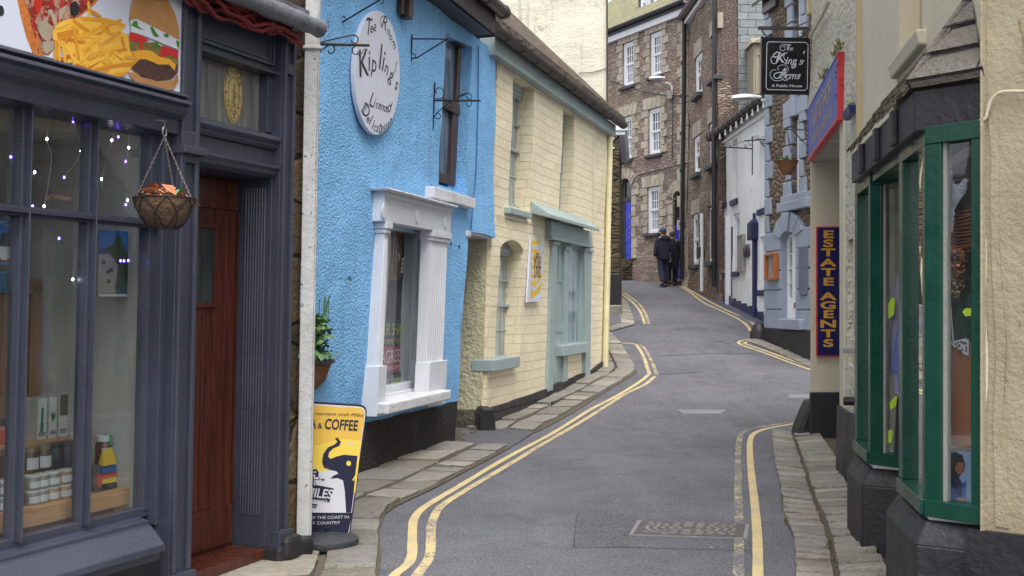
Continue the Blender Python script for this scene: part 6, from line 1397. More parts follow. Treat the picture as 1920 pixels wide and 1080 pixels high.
b = MB(Wt); u = Wt.u(1410, 520, .1); b.box(u-.09, u+.09, .0, .08, gz(Wt.P(u, 0, 0).y)-.1, Wt.z(1410, 450, .1)); z = Wt.z(1410, 450, .1); b.box(u-.2, u+.2, .0, .17, z, z+.38); b.hexa([(u-.2, 0, z+.38), (u+.2, 0, z+.38), (u+.2, .17, z+.38), (u-.2, .17, z+.38), (u-.05, 0, z+.48), (u+.05, 0, z+.48), (u+.05, .1, z+.48), (u-.05, .1, z+.48)]); b.tube([(u, .05, z+.46), (u, .05, z+.62)], .04, 6); b.alone('downpipe', m_navyp, 'navy blue downpipe with a square hopper box on the white cottage', 'downpipe', u, gz(25), bev=.012)
m_gboard = paint('weathered grey board', sc(srgb(160, 158, 152), .85), .7, .12, 6, .003)
u0, u1, z0, z1 = Wt.rect(1384, 1394, 440, 510, .05); b = MB(Wt); b.box(u0, u1, .0, .06, z0, z1); rectring(b, u0, u1, z0, z1, .05, .06, .08); b.alone('notice_board', m_gboard, 'weathered grey notice board on the white cottage beside the ground floor windows', 'notice board', (u0+u1)/2, z0)
m_plq = paint('dark bronze', sc(srgb(84, 82, 88), .8), .5, .3, 12, .01)
u0, u1, z0, z1 = Wt.rect(1394, 1403, 458, 483, .05); um = (u0+u1)/2; b = MB(Wt); b.prism([(u0, z0+.06), (um, z0), (u1, z0+.06), (u1, z1-.12), (u1-.08, z1), (um, z1-.08), (u0+.08, z1), (u0, z1-.12)], .0, .06); b.disc(um, (z0+z1)/2, .1, .12, .06, .1, 12); b.alone('wall_plaque', m_plq, 'dark shield shaped plaque on the white cottage left of the navy downpipe', 'plaque', um, z0, bev=.01)
t = thing('bulb_string', 'string of clear bulbs hung along the white cottage gutter', 'string lights', Wt, hi, zw-.15, .2, None); b = MB(Wt); b.tube([(lo, .24, zw-.1), (hi, .24, zw-.1)], .012, 5); b.build('wire', m_blackp, t); m_bulb = plain('clear bulb glass', sc(srgb(226, 226, 232), .9), .1)
for i in range(9):
    u = Wt.u(1350+i*10.2, 250-i*7, .24); b = MB(Wt); b.lathe(u, .24, [(.001, zw-.27), (.028, zw-.25), (.034, zw-.22), (.02, zw-.17), (.02, zw-.11)], 8); b.build('bulb', m_bulb, t, smooth=True)
# ---------------------------------------------------------------- the pub with painted quoins
kp = gpt(1437, 638); K = Wall(o=(kp.x, kp.y), dir=((650-960)/F, 1.0)); k0, k1 = K.u(1438, 450), K.u(1438, 450)+3.4; zk0 = gz(kp.y)-.3; zk1 = 7.6
m_pubs = rubble('dark pub stone', [sc(srgb(146, 126, 106), .8), sc(srgb(128, 112, 98), .8), sc(srgb(158, 138, 118), .8), sc(srgb(116, 104, 94), .8)], sc(srgb(118, 106, 96), .75), 4.0, 9.0, .13, .05)
m_pubb = paint('pale blue grey masonry paint', sc(srgb(152, 162, 180), .9), .55, .09, 3, .006)
pub = thing('public_house', 'dark stone pub with pale blue quoins, blue painted ground floor and black plinth', 'pub', K, k0, gz(kp.y))
r1 = K.rect(1485, 1497, 221, 370); r1 = (r1[0], r1[1]+.1, r1[2], r1[3]); r2 = K.rect(1469, 1496, 436, 597); r0 = K.rect(1488, 1504, -40, 70)
arc = lambda r, k: [(r[0], r[2]), (r[1], r[2])]+[((r[0]+r[1])/2+(r[1]-r[0])/2*math.cos(rad(a)), r[3]-k+k*math.sin(rad(a))) for a in range(0, 181, 15)]
zs_ = K.z(1475, 432)
b = MB(K); b.panel([(k0, zs_), (k1, zs_), (k1, zk1), (k0, zk1)], [arc(r1, .02), [(r0[0], r0[2]), (r0[1], r0[2]), (r0[1], r0[3]), (r0[0], r0[3])]], thick=.35, step=.35, amp=.02, reveal=.25); b.build('upper_wall', m_pubs, pub)
zp = K.z(1475, 618); b = MB(K); b.panel([(k0, zp), (k1, zp), (k1, zs_), (k0, zs_)], [arc(r2, .14)], w=.03, thick=.35, step=.35, amp=.004, reveal=.25)
b.build('ground_floor_wall', m_pubb, pub)
b = MB(K); rows = 5
for i in range(rows+1):
    zq = zp+(zs_-zp)*i/rows; h = (zs_-zp)/rows
    if i < rows:
        for a, c in ((k0-.02, r2[0]-.02), (r2[1]+.02, k1)): b.box(a, c, -.1, .06, zq+.015, zq+h-.015)
b.build('rusticated_blocks', m_pubb, pub, .012)
b = MB(K); uc = (r2[0]+r2[1])/2
for i in range(5):
    a0, a1 = 165-i*30, 165-(i+1)*30; q = []
    for a, R_ in ((a0-1, .0), (a1+1, .0), (a1+1, .38), (a0-1, .38)): q.append((uc+((r2[1]-r2[0])/2+.02+R_)*math.cos(rad(a)), r2[3]-.14+(.16+R_)*math.sin(rad(a))))
    b.prism(q, -.1, .085+(.04 if i == 2 else 0))
b.build('arch_blocks', m_pubb, pub, .012)
b = MB(K); z = zs_; i = 0
while z < zk1-.2:
    h = .36; wd_ = .30 if i % 2 else .16; b.box(k0-.035, k0+wd_, -.3, .045, z+.012, z+h-.012); z += h; i += 1
b.build('corner_quoins', m_pubb, pub, .015)
for r in (r1, r0):
    b = MB(K); z = r[2]; i = 0
    while z < r[3]-.1:
        h = .34; wd_ = .34 if i % 2 == 0 else .22; b.box(r[0]-wd_, r[0], -.1, .045, z+.012, z+h-.012); b.box(r[1], r[1]+wd_*.8, -.1, .045, z+.012, z+h-.012); z += h; i += 1
    um = (r[0]+r[1])/2
    for x0, x1, dz in ((r[0]-.33, um-.1, 0), (um+.1, r[1]+.33, 0)): b.prism([(x0, r[3]+.02), (x1, r[3]+.05), (x1, r[3]+.42), (x0, r[3]+.34)], -.1, .05)
    b.box(um-.085, um+.085, -.1, .1, r[3]+.02, r[3]+.5); b.build('window_surround', m_pubb, pub, .015)
q = K.rect(1457, 1513, 376, 394, .1); b = MB(K); b.box(q[0], q[1], -.2, .12, q[2], q[3]); b.box(q[0]+.1, q[1]-.1, -.2, .08, q[3], q[3]+.13); b.build('window_sill', m_pubb, pub, .015)
sash(K, pub, r1[0], r1[1], r1[2], r1[3], -.1, m_wsash, m_far, 2, 1, 1, .08, .03); sash(K, pub, r0[0], r0[1], r0[2], r0[3], -.1, m_wsash, m_far, 2, 1, 1, .08, .03)
b = MB(K); uc = (r2[0]+r2[1])/2; b.box(r2[0], r2[1], -.2, -.12, r2[2], r2[3]); rectring(b, r2[0]+.0, uc-.01, r2[2]+.0, r2[3]-.02, .075, -.12, -.07); rectring(b, uc+.01, r2[1], r2[2], r2[3]-.02, .075, -.12, -.07); b.box(r2[0]+.08, uc-.08, -.12, -.08, r2[2]+.08, r2[2]+.4); b.box(uc+.08, r2[1]-.08, -.12, -.08, r2[2]+.08, r2[2]+.4)
for i in range(1, 5): z = r2[2]+.4+i*.28; b.box(r2[0]+.06, uc-.06, -.12, -.085, z-.012, z+.012); b.box(uc+.06, r2[1]-.06, -.12, -.085, z-.012, z+.012)
fd = b.build('french_door', m_wsash, pub, .004)
b = MB(K); b.box(r2[0]+.07, uc-.07, -.119, -.115, r2[2]+.4, r2[3]-.1); b.box(uc+.07, r2[1]-.07, -.119, -.115, r2[2]+.4, r2[3]-.1); b.build('pane', m_far, fd); b = MB(K); b.box(uc+.03, uc+.1, -.07, -.05, r2[2]+.2, r2[2]+.3); b.build('kick_plate', plain('worn brass', sc(srgb(150, 100, 50), .8), .4), fd)
q = K.rect(1457, 1500, 598, 618, .15); b = MB(K); b.box(q[0], q[1], -.2, .16, q[2], q[3]); b.build('door_step', m_pubb, pub, .02)
b = MB(K); b.box(k0-.06, k1, -.3, .07, zk0-.4, zp); b.build('plinth', m_black, pub, .02)
b = MB(K); b.box(k0+.0, k1, -5, -.35, zk0, zk1); b.build('rear_walls', m_pubs, pub)
b = MB(K); roofslab(b, K, k0-.3, k1, .2, zk1, -2.6, zk1+2.2); roofslab(b, K, k0-.3, k1, -5.2, zk1, -2.6, zk1+2.2); b.build('roof', m_slate_roof, pub)
q = K.z(1475, 2); b = MB(K); b.box(K.u(1437, 15), K.u(1462, 8), .0, .1, q, q+.5); b.build('eaves_end', m_brown, pub, .02)
m_oak = wood('orange oak', sc(srgb(166, 96, 48), .85), sc(srgb(190, 118, 62), .85), .4, 14)
q = K.rect(1436, 1455, 475, 525, .12); t = thing('menu_case', 'orange oak framed menu case on the corner of the pub', 'menu case', K, q[0], q[2], .06); b = MB(K); rectring(b, q[0], q[1], q[2], q[3], .05, .06, .16); b.build('frame', m_oak, t, .006); b = MB(K); b.box(q[0]+.05, q[1]-.05, .06, .09, q[2]+.05, q[3]-.05); pnl = b.build('menu_sheet', m_gboard, t)
b = MB(K); um = (q[0]+q[1])/2
for i in range(7): b.box(um-.07, um+.05+.02*math.sin(i*2), .09, .092, q[3]-.12-i*.05, q[3]-.105-i*.05)
b.build('menu_lines', m_red, pnl)
q = K.rect(1497, 1511, 462, 555, .1); b = MB(K); b.prism([(q[0], q[2]+.1), (q[0]+.05, q[2]), (q[1], q[2]+.03), (q[1], q[3]), (q[0], q[3])], .06, .1); b.alone('slate_board', paint('grey slate board', sc(srgb(110, 118, 136), .8), .6, .1, 6, .003), 'blank grey slate board hung right of the white french doors', 'board', q[0], q[2], .06, bev=.008)
t = None
bk = K.uz(1476, 312, .45); zr = K.z(1476, 302, .45); t = thing('hanging_basket', 'small brown hanging basket with a few green shoots in front of the pub window', 'hanging basket', K, bk[0], zr-.25, .45)
b = MB(K); b.lathe(bk[0], .45, [(.001, zr-.26), (.08, zr-.25), (.14, zr-.16), (.2, zr-.01), (.21, zr), (.18, zr), (.001, zr-.02)], 16); 
b.build('liner', m_coir2, t, smooth=True); b = MB(K); top = K.z(1474, 243, .45)
for a in (0, 120, 240): b.tube([(bk[0]+.2*math.cos(rad(a)), .45+.2*math.sin(rad(a)), zr), (bk[0]-.02, .45, top)], .006, 4)
b.build('chain', m_wire, t); b = MB(K)
for i in range(60): b.leaf((bk[0]+RN.uniform(-.12, .12), .45+RN.uniform(-.12, .12), zr), RN.uniform(.06, .14), .04, RN.uniform(0, 6.3), RN.uniform(.1, 1.2), .3)
b.build('foliage', m_leaf, t, kind='stuff'); b = MB(K); b.tube([(bk[0]-.02, .0, top), (bk[0]-.02, .5, top)], .012, 6); b.tube([(bk[0]-.02, .0, top-.35), (bk[0]-.02, .35, top)], .008, 5); b.build('arm', m_wire, t)
# black guard stone at the pub corner
gs_ = gpt(1424, 634); GS = Wall(o=(gs_.x, gs_.y), dir=(1, 0)); b = MB(GS); b.lathe(0, 0, [(.2, gz(gs_.y)-.1), (.19, gz(gs_.y)+.12), (.12, gz(gs_.y)+.28), (.02, gz(gs_.y)+.34)], 12); b.alone('guard_stone', m_black, 'rounded black guard stone at the foot of the pub corner', 'guard stone', 0, gz(gs_.y), smooth=True)
# iron bracket on the pub corner, over the cottage
Kb = Wall(o=tuple((K.P(k0, .0, 0))[:2]), dir=(1, .03)); Z9 = lambda x, y: (1340+x*.1852, 160+y*.1852); z9 = lambda p: pth(Kb, [Z9(*q) for q in p])
z9s = lambda p: pth(Kb, [Z9(*q) for q in p], 4)
bracket('long wrought iron sign bracket with scrolls on the pub corner', Kb, [(z9([(545, 545), (300, 562)]), .02, 'arm'), (z9([(380, 642), (72, 622)]), .018, 'arm'), (z9([(383, 520), (380, 910)]), .016, 'drop_bar'), (z9([(300, 562), (150, 618)]), .01, 'strut'), (z9([(555, 680), (455, 560)]), .012, 'strut'), (z9([(430, 550), (545, 495)]), .008, 'strut'), (z9s([(430, 545), (395, 520), (372, 530), (385, 550)]), .009, 'scroll'), (z9s([(420, 548), (445, 525), (430, 508), (418, 522)]), .009, 'scroll'), (z9s([(325, 640), (300, 615), (312, 600), (328, 615), (318, 628)]), .009, 'scroll'), (z9s([(340, 565), (345, 600), (365, 605), (368, 585)]), .009, 'scroll'), (z9s([(105, 622), (120, 600), (140, 592), (158, 602), (148, 612)]), .009, 'scroll'), (z9([(555, 590), (555, 680)]), .015, 'wall_bar')], 'wrought iron brackets on the pub')
# street lamps
m_lamp = paint('pale lamp casing', sc(srgb(210, 212, 216), .9), .4, .06, 6, .001); m_lens = plain('lamp lens', sc(srgb(170, 172, 170), .8), .2)
def street_lamp(label, W, hx, hz, L, sgn, pole):
    t = thing('street_lamp', label, 'street lamp', W, pole[0][0], pole[0][1], 0, 'street lamps fixed to the houses')
    b = MB(W); n = 10; rings = []
    for i in range(n+1):
        s = i/n; r = .028+.085*math.sin(min(1, s*1.15)*math.pi/1.15*.62); x = hx+sgn*L*(1-s); rings.append((x, s, r))
    pr = []
    for x, s, r in rings: pr.append([b.v(x, .11*(.35+.65*math.sin(max(.12, s)*2.6))*math.cos(a), hz+(-.02*s)+(.09 if math.sin(a) > 0 else .03)*(.4+.6*math.sin(max(.1, s)*2.7))*math.sin(a)) for a in [2*math.pi*k/12 for k in range(12)]])
    for a, c in zip(pr, pr[1:]):
        for k in range(12): b.bm.faces.new((a[k], a[(k+1) % 12], c[(k+1) % 12], c[k]))
    b.bm.faces.new(pr[0]); b.bm.faces.new(pr[-1][::-1]); hd = b.build('lamp_head', m_lamp, t, smooth=True)
    b = MB(W); b.box(min(hx+sgn*.06, hx+sgn*.4), max(hx+sgn*.06, hx+sgn*.4), -.06, .06, hz-.065, hz-.035); b.build('lens', m_lens, hd, .02)
    b = MB(W); b.tube([(u, .0, z) for u, z in pole], .03, 8); b.build('arm', m_lamp, t, smooth=True); return t
L1 = Wall(o=tuple(K.P(k0, .1, 0)[:2]), dir=(1, 0)); hx, hz = L1.uz(1372, 183); a1 = L1.uz(1427, 188); e1 = L1.uz(1443, 194); street_lamp('pale street lamp head reaching over the white cottage roof', L1, hx, hz, a1[0]-hx, 1, [e1, L1.uz(1436, 188), a1])
pA = A.P(A.u(1258, 165), .2, 0); L2 = Wall(o=(pA.x, pA.y), dir=(1, -.1)); hx, hz = L2.uz(1217, 147); a1 = L2.uz(1247, 155); t = street_lamp('pale street lamp with a grey box on the tall stone house front', L2, hx, hz, a1[0]-hx, 1, [L2.uz(1260, 182), L2.uz(1260, 162), L2.uz(1256, 157), a1])
u, z = L2.uz(1256, 179); b = MB(L2); b.box(u-.1, u+.06, -.05, .1, z-.12, z+.14); b.build('control_box', m_gboard, t, .01)

# ---------------------------------------------------------------- the two walkers
def skin(name, verts, edges, radii, mat, parent, lv=2, smooth=True):
    me = bpy.data.meshes.new(name); me.from_pydata(verts, edges, []); o = bpy.data.objects.new(name, me); COL.objects.link(o)
    m = o.modifiers.new('skin', 'SKIN'); me.skin_vertices[0].data[0].use_root = True
    for i, r in enumerate(radii): me.skin_vertices[0].data[i].radius = (r, r) if not isinstance(r, tuple) else r
    m.use_smooth_shade = True
    s = o.modifiers.new('sub', 'SUBSURF'); s.levels = s.render_levels = lv
    me.materials.append(mat); o.parent = parent; return o
def ellipsoid(name, c, r, mat, parent, cut=None, rot=0):
    bm = bmesh.new(); bmesh.ops.create_uvsphere(bm, u_segments=16, v_segments=12, radius=1)
    if cut is not None: bmesh.ops.delete(bm, geom=[q for q in bm.verts if q.co.z < cut], context='VERTS')
    for q in bm.verts: q.co = Vector((c[0]+q.co.x*r[0], c[1]+q.co.y*r[1], c[2]+q.co.z*r[2]))
    me = bpy.data.meshes.new(name); bm.to_mesh(me); bm.free(); me.materials.append(mat); me.polygons.foreach_set('use_smooth', [True]*len(me.polygons))
    o = bpy.data.objects.new(name, me); COL.objects.link(o); o.parent = parent; return o
m_skin = plain('skin', sc(srgb(206, 154, 130), .85), .5); m_coat = paint('dark navy coat cloth', sc(srgb(40, 42, 66), .7), .9, .2, 6, .006); m_trs = paint('navy trouser cloth', sc(srgb(50, 54, 78), .7), .9, .15, 6, .005)
m_cap = plain('blue cap cloth', sc(srgb(40, 72, 128), .8), .8); m_shoe = plain('brown leather', sc(srgb(50, 40, 36), .8), .5); m_hair = plain('dark hair', sc(srgb(60, 50, 44), .7), .7); m_blk = paint('black coat cloth', sc(srgb(26, 24, 30), .7), .9, .2, 6, .005)
def walker(label, px, Y, H, k, coat, trs, turn, cap, coatlen):
    p = Vector(((px-960)/F*Y, Y, gz(Y)+.005)); t = bpy.data.objects.new('person', None); COL.objects.link(t); t.location = p; t.rotation_euler = (0, 0, turn); t.empty_display_size = .2
    tag(t, label, 'person', 'people walking up the street'); s = H/1.75
    V = lambda *a: [tuple(c*s for c in q) for q in a]
    # faces +y (up the street); left foot behind, lifted at the heel
    J = V((0, 0, .93), (0, -.01, 1.08), (0, -.02, 1.28), (0, 0, 1.45), (0, .02, 1.53), (0, .03, 1.62), (0, .03, 1.7),
          (-.1, 0, .9), (-.11, -.03, .5), (-.13, -.2, .12), (-.14, -.12, .04), (.1, 0, .9), (.1, .03, .5), (.09, .02, .09), (.1, .16, .03),
          (-.19, 0, 1.42), (-.25, -.03, 1.15), (-.27, .02, .9), (-.27, .04, .83), (.19, 0, 1.42), (.25, -.02, 1.15), (.27, .05, .9), (.27, .08, .83))
    E = [(0, 1), (1, 2), (2, 3), (3, 4), (4, 5), (5, 6), (0, 7), (7, 8), (8, 9), (9, 10), (0, 11), (11, 12), (12, 13), (13, 14), (3, 15), (15, 16), (16, 17), (17, 18), (3, 19), (19, 20), (20, 21), (21, 22)]
    Rr = [.13, .13, (.16, .12), .1, .055, .085, .07, .09, .065, .045, .035, .09, .065, .045, .035, .065, .05, .035, .03, .065, .05, .035, .03]
    # five fingers on each hand, each its own chain from the palm
    for root, sg in ((18, -1), (22, 1)):
        bx = J[root]
        for f in range(4):
            a = len(J); x = bx[0]+sg*.0; J += [(x, bx[1]-.03*s+f*.018*s, bx[2]-.05*s), (x-sg*.008*s, bx[1]-.03*s+f*.018*s, bx[2]-(.09+.01*(f in (1, 2)))*s)]; E += [(root, a), (a, a+1)]; Rr += [.009, .008]
        a = len(J); J += [(bx[0]-sg*.02*s, bx[1]+.04*s, bx[2]-.015*s), (bx[0]-sg*.025*s, bx[1]+.05*s, bx[2]-.05*s)]; E += [(root, a), (a, a+1)]; Rr += [.011, .009]
    skin('body', J, E, [(r[0]*s, r[1]*s) if isinstance(r, tuple) else r*s for r in Rr], m_skin, t)
    c = coatlen
    bm = bmesh.new(); rings = []
    for z, rx, ry, oy in ((c, .23, .17, -.01), (c+.04, .235, .175, -.01), (1.0 if c < .95 else c+.1, .235, .165, -.01), (1.15, .235, .16, -.015), (1.32, .24, .155, -.02), (1.42, .215, .135, -.01), (1.49, .12, .1, 0), (1.53, .085, .08, .01)):
        ring = []
        for q in range(24):
            a = 2*math.pi*q/24; w = 1+.05*noise.noise(Vector((math.cos(a)*2, math.sin(a)*2, z*6+k))); ring.append(bm.verts.new((rx*math.cos(a)*w*s*.95, (oy+ry*math.sin(a)*w)*s, z*s)))
        rings.append(ring)
    for a, b_ in zip(rings, rings[1:]):
        for q in range(24): bm.faces.new((a[q], a[(q+1) % 24], b_[(q+1) % 24], b_[q]))
    me = bpy.data.meshes.new('coat'); bm.to_mesh(me); bm.free(); me.materials.append(coat); me.polygons.foreach_set('use_smooth', [True]*len(me.polygons)); o = bpy.data.objects.new('coat', me); COL.objects.link(o); o.parent = t
    m = o.modifiers.new('s', 'SUBSURF'); m.levels = m.render_levels = 1
    for i0 in (15, 19):
        q = [J[i0], J[i0+1], J[i0+2]]; q[2] = tuple(Vector(q[1]).lerp(Vector(q[2]), 1.02)); sg = -1 if i0 == 15 else 1
        q = [(J[i0][0]-sg*.06*s, J[i0][1], J[i0][2]-.01*s)]+q; skin('sleeve', q, [(0, 1), (1, 2), (2, 3)], [.09*s, .092*s, .075*s, .06*s], coat, t)
    if k == 0: ellipsoid('hood', (0, -.1*s, 1.44*s), (.17*s, .09*s, .1*s), coat, t)
    q = [J[0], J[7], J[8], J[9], J[11], J[12], J[13]]; skin('trousers', q, [(0, 1), (1, 2), (2, 3), (0, 4), (4, 5), (5, 6)], [.15*s, .115*s, .092*s, .075*s, .115*s, .09*s, .08*s], trs, t)
    for a, bq in ((J[9], J[10]), (J[13], J[14])):
        v = Vector(bq)-Vector(a); h = Vector(a)-Vector((0, .05*s, .03*s)) if a is J[13] else Vector(a)+Vector((0, -.04*s, .02*s)); skin('shoe', [tuple(h), tuple(Vector(a)-Vector((0, -.0, .035*s))), tuple(Vector(bq)+Vector((0, .03*s, 0)))], [(0, 1), (1, 2)], [.045*s, .05*s, .038*s], m_shoe, t)
    # face and hair
    ellipsoid('hair', (0, .0, 1.65*s), (.088*s, .1*s, .11*s), m_hair, t, -.35)
    for sg in (-1, 1): ellipsoid('ear', (sg*.088*s, .03*s, 1.615*s), (.012*s, .025*s, .033*s), m_skin, t); ellipsoid('eye', (sg*.034*s, .108*s, 1.635*s), (.013*s, .01*s, .009*s), m_wsash, t)
    ellipsoid('nose', (0, .125*s, 1.605*s), (.014*s, .025*s, .026*s), m_skin, t); ellipsoid('mouth', (0, .108*s, 1.56*s), (.026*s, .012*s, .008*s), m_red, t)
    if cap: ellipsoid('cap', (0, .02*s, 1.675*s), (.1*s, .115*s, .1*s), m_cap, t, 0.0); ellipsoid('cap_peak', (-.03*s, .15*s, 1.68*s), (.075*s, .08*s, .015*s), m_cap, t)
    return t
walker('man in a blue cap and navy hooded coat walking up the street', 1244, 32.3, 1.76, 0, m_coat, m_trs, .35, True, .84)
walker('person in a long black coat walking just right of the man in the blue cap', 1260, 32.75, 1.64, 1, m_blk, m_blk, .1, False, .55)
# ---------------------------------------------------------------- right: pebbledashed house with a porch
m_pebble = render_wall('pale pebbledash', sc(srgb(214, 208, 190), .9), 34, .03, .08, .3, sc(srgb(130, 122, 98), .8), streak=.3)
m_smooth = paint('cream masonry paint', sc(srgb(212, 202, 178), .9), .75, .06, 1.6, .004, sc(srgb(150, 138, 112), .8), .03)
m_ochre = paint('ochre stained cream paint', sc(srgb(196, 178, 138), .88), .75, .1, 1.6, .004)
m_grey_soffit = paint('dirty white soffit', sc(srgb(186, 184, 176), .8), .8, .12, 3, .003)
m_lumpy = render_wall('lumpy cream render', sc(srgb(180, 168, 142), .85), 42, .007, .12, .4, sc(srgb(138, 128, 86), .8), voro=False, streak=.5, spots=sc(srgb(146, 118, 84), .8))
R_ = Wall(o=(1.2, 0), dir=(.178, 1))
def ur(px, w=0): return R_.u(px, 600, w)
Yz = lambda Y: gz(Y)
ua, ub_ = R_.uw((1.2+.178*9.5, 9.5, 0))[0], R_.uw((1.2+.178*12.15, 12.15, 0))[0]     # near and far side of the porch
un_ = R_.uw((1.2+.178*8.35, 8.35, 0))[0]; uf_ = ub_-.0
# u grows toward the camera on this side of the street
far_end = ub_; zt_ = 6.6
porch = thing('pebbledash_house', 'pale pebbledashed house over an open porch with cream posts and black plinth', 'house', R_, un_, 0)
ZS0, ZS1 = 3.12, 3.65
b = MB(R_); b.panel([(far_end, ZS0+.02), (un_, ZS0+.02), (un_, zt_), (far_end, zt_)], [], thick=.3, step=.25, amp=.02); b.build('upper_wall', m_pebble, porch)
zpl = .62
b = MB(R_); nl, nr = R_.u(1589, 500), R_.u(1598, 500)
b.panel([(ua, zpl), (un_, zpl), (un_, ZS0+.02), (ua, ZS0+.02)], [[(nl, 1.0), (nr, 1.0), (nr, 2.05), (nl, 2.05)]], thick=.3, step=.2, amp=.014, reveal=.07); b.build('wall', m_pebble, porch)
b = MB(R_); b.box(nl, nr, -.2, -.07, 1.0, 2.05); b.build('niche_back', m_pebble, porch)
b = MB(R_); b.box(ua-.015, ua+.28, -.3, .012, zpl, ZS0-.02); b.build('porch_post', m_smooth, porch, .01)
b = MB(R_); b.panel([(ua-.02, -.3), (un_, -.3), (un_, zpl), (ua-.02, zpl)], w=.03, thick=.35, step=.25, amp=.012); b.box(ua-.02, ua+.1, -.3, .0, -.2, zpl); b.build('plinth', m_black, porch, 0)
# the jamb beyond the porch, facing the camera
jp = R_.P(ub_, 0, 0); J_ = Wall(o=(jp.x, jp.y), dir=(1, -.05)); jl = J_.u(1520, 500); jr = J_.u(1600, 500); zj = J_.z(1545, 735)
b = MB(J_); b.panel([(jl, zj), (jr, zj), (jr, 3.5), (jl, 3.5)], thick=.02, step=.3, amp=.004); b.build('porch_jamb', m_smooth, porch)
b = MB(J_); b.box(jl-.01, jr, -.03, .025, -.3, zj); b.build('jamb_plinth', m_black, porch, .015)
b = MB(R_); b.box(far_end, ua, -1.6, -.02, ZS0-.0, ZS0+.1); b.build('porch_soffit', m_grey_soffit, porch)
b = MB(R_); b.box(far_end, ua, -1.7, -1.6, -.2, ZS0+.1); b.box(ua, ua+.2, -1.6, -.3, -.2, ZS0+.1); b.build('porch_back', m_smooth, porch)
b = MB(R_); b.box(far_end, un_+.02, -5.5, -1.7, -.2, zt_); b.build('rear_walls', m_pebble, porch)
b = MB(R_); roofslab(b, R_, far_end-.15, un_, .25, zt_, -2.7, zt_+2.4); roofslab(b, R_, far_end-.15, un_, -5.6, zt_, -2.7, zt_+2.4); b.build('roof', m_slate_roof, porch)
b = MB(R_); e = 5.2; b.box(far_end-.06, far_end+.06, -.1, .05, R_.z(1515, 45), R_.z(1515, 8)); b.build('corbel', m_ochre, porch, .02)
b = MB(R_)
pts = [R_.uz(*p, .03) for p in [(1557, 0), (1540, 35), (1524, 62), (1521, 70)]]; b.tube([(u, .04, z) for u, z in smoothline(pts, 5)], .02, 6); b.build('cable', m_smooth, porch)
b = MB(R_); u, z = R_.uz(1590, 659, .06); b.box(u-.03, u+.03, .0, .1, z-.015, z+.03); b.build('wall_box', m_gboard, porch, .006); b = MB(R_); u, z = R_.uz(1589, 752, .05); b.tube([(u, .0, z), (u, .08, z)], .035, 8); b.build('pipe_stub', m_black, porch)
# shop sign over the porch
m_signb = paint('faded blue sign', sc(srgb(108, 118, 180), .85), .6, .12, 2.5, .0008, spec=.25); m_fgold = paint('faded gold letters', sc(srgb(206, 172, 120), .9), .6, .1, 10, .0003); m_sred = paint('red sign edge', sc(srgb(206, 46, 56), .9), .4, .06, 4, .001); m_sblue = paint('deep blue edge', sc(srgb(50, 66, 190), .85), .4)
s0, s1 = R_.u(1515, 240, .06), R_.u(1569, 165, .06); t = thing('shop_sign', 'long faded blue sign with gold letters and a red end over the porch', 'sign', R_, (s0+s1)/2, ZS0)
b = MB(R_); b.box(s0, s1, .02, .055, ZS0+.0, ZS1); b.build('panel', m_signb, t, .003)
b = MB(R_); b.box(s1, s1+.03, .0, .06, ZS0-.03, ZS1+.03); b.box(s0, s1, .0, .065, ZS0-.035, ZS0); b.build('red_frame', m_sred, t, .003)
b = MB(R_); b.box(s0-.03, s0, .02, .06, ZS0-.03, ZS1+.0); b.box(s0, s1, .02, .06, ZS1, ZS1+.02); b.build('blue_frame', m_sblue, t, .003)
b = MB(R_); b.text('KASTLE SHOP', (s0+s1)/2, ZS0+.34, .2, .0575, width=(s1-s0)*.62); b.text('ESTATE AGENTS', (s0+s1)/2, ZS0+.13, .09, .0575, width=(s1-s0)*.7); b.build('lettering', m_fgold, t)
t = thing('wall_weeds', 'tufts of dry grass and moss growing on top of the faded blue sign', 'weeds', R_, s1, ZS1)
b = MB(R_)
for px, py in ((1536, 152), (1541, 148), (1558, 112), (1563, 112), (1567, 110)):
    u = R_.u(px, py, .1)
    for i in range(14): b.leaf((u+RN.uniform(-.03, .03), .06+RN.uniform(-.03, .03), ZS1+.01), RN.uniform(.05, .1), .012, RN.uniform(0, 6.3), RN.uniform(1.0, 1.5), .1)
b.build('grass_tuft', islands('dry grass', [(0, sc(srgb(150, 146, 76), .8)), (1, sc(srgb(110, 120, 60), .8))]), t, kind='stuff')
b = MB(R_); u, z = R_.uz(1577, 140, .02)
for i in range(60): b.leaf((u+RN.uniform(-.06, .06), .03, z+RN.uniform(-.22, .12)), .05, .04, RN.uniform(0, 6.3), RN.uniform(-.8, .8), .2)
b.build('moss', m_leaf, t, kind='stuff')
# estate agents sign on the jamb
m_navys = paint('navy sign enamel', sc(srgb(30, 32, 92), .85), .3, .06, 3, .0005); m_goldl = plain('gold letters', sc(srgb(228, 168, 64), .92), .4)
q = J_.rect(1531, 1569, 425, 668, .05); t = thing('vertical_sign', 'tall navy sign with gold letters ESTATE AGENTS on the porch jamb', 'sign', J_, (q[0]+q[1])/2, q[2], .02)
b = MB(J_); b.box(q[0], q[1]+.06, .015, .05, q[2], q[3]); b.build('border', m_sred, t, .002); b = MB(J_); b.box(q[0]+.012, q[1]+.048, .05, .053, q[2]+.012, q[3]-.012); b.build('panel', m_navys, t)
b = MB(J_); um = J_.u(1553, 540, .055)
ys = [442, 462, 482, 503, 523, None, 557, 576, 594, 612, 630, 648]
for ch, y in zip('ESTATE AGENTS', [441, 458, 475, 494, 512, 530, None, 557, 574, 591, 609, 627, 645]):
    if y: b.text(ch, um, J_.z(1553, y-1, .055), .082, .055, sx=2.1, bold=.05)
b.build('lettering', m_goldl, t)
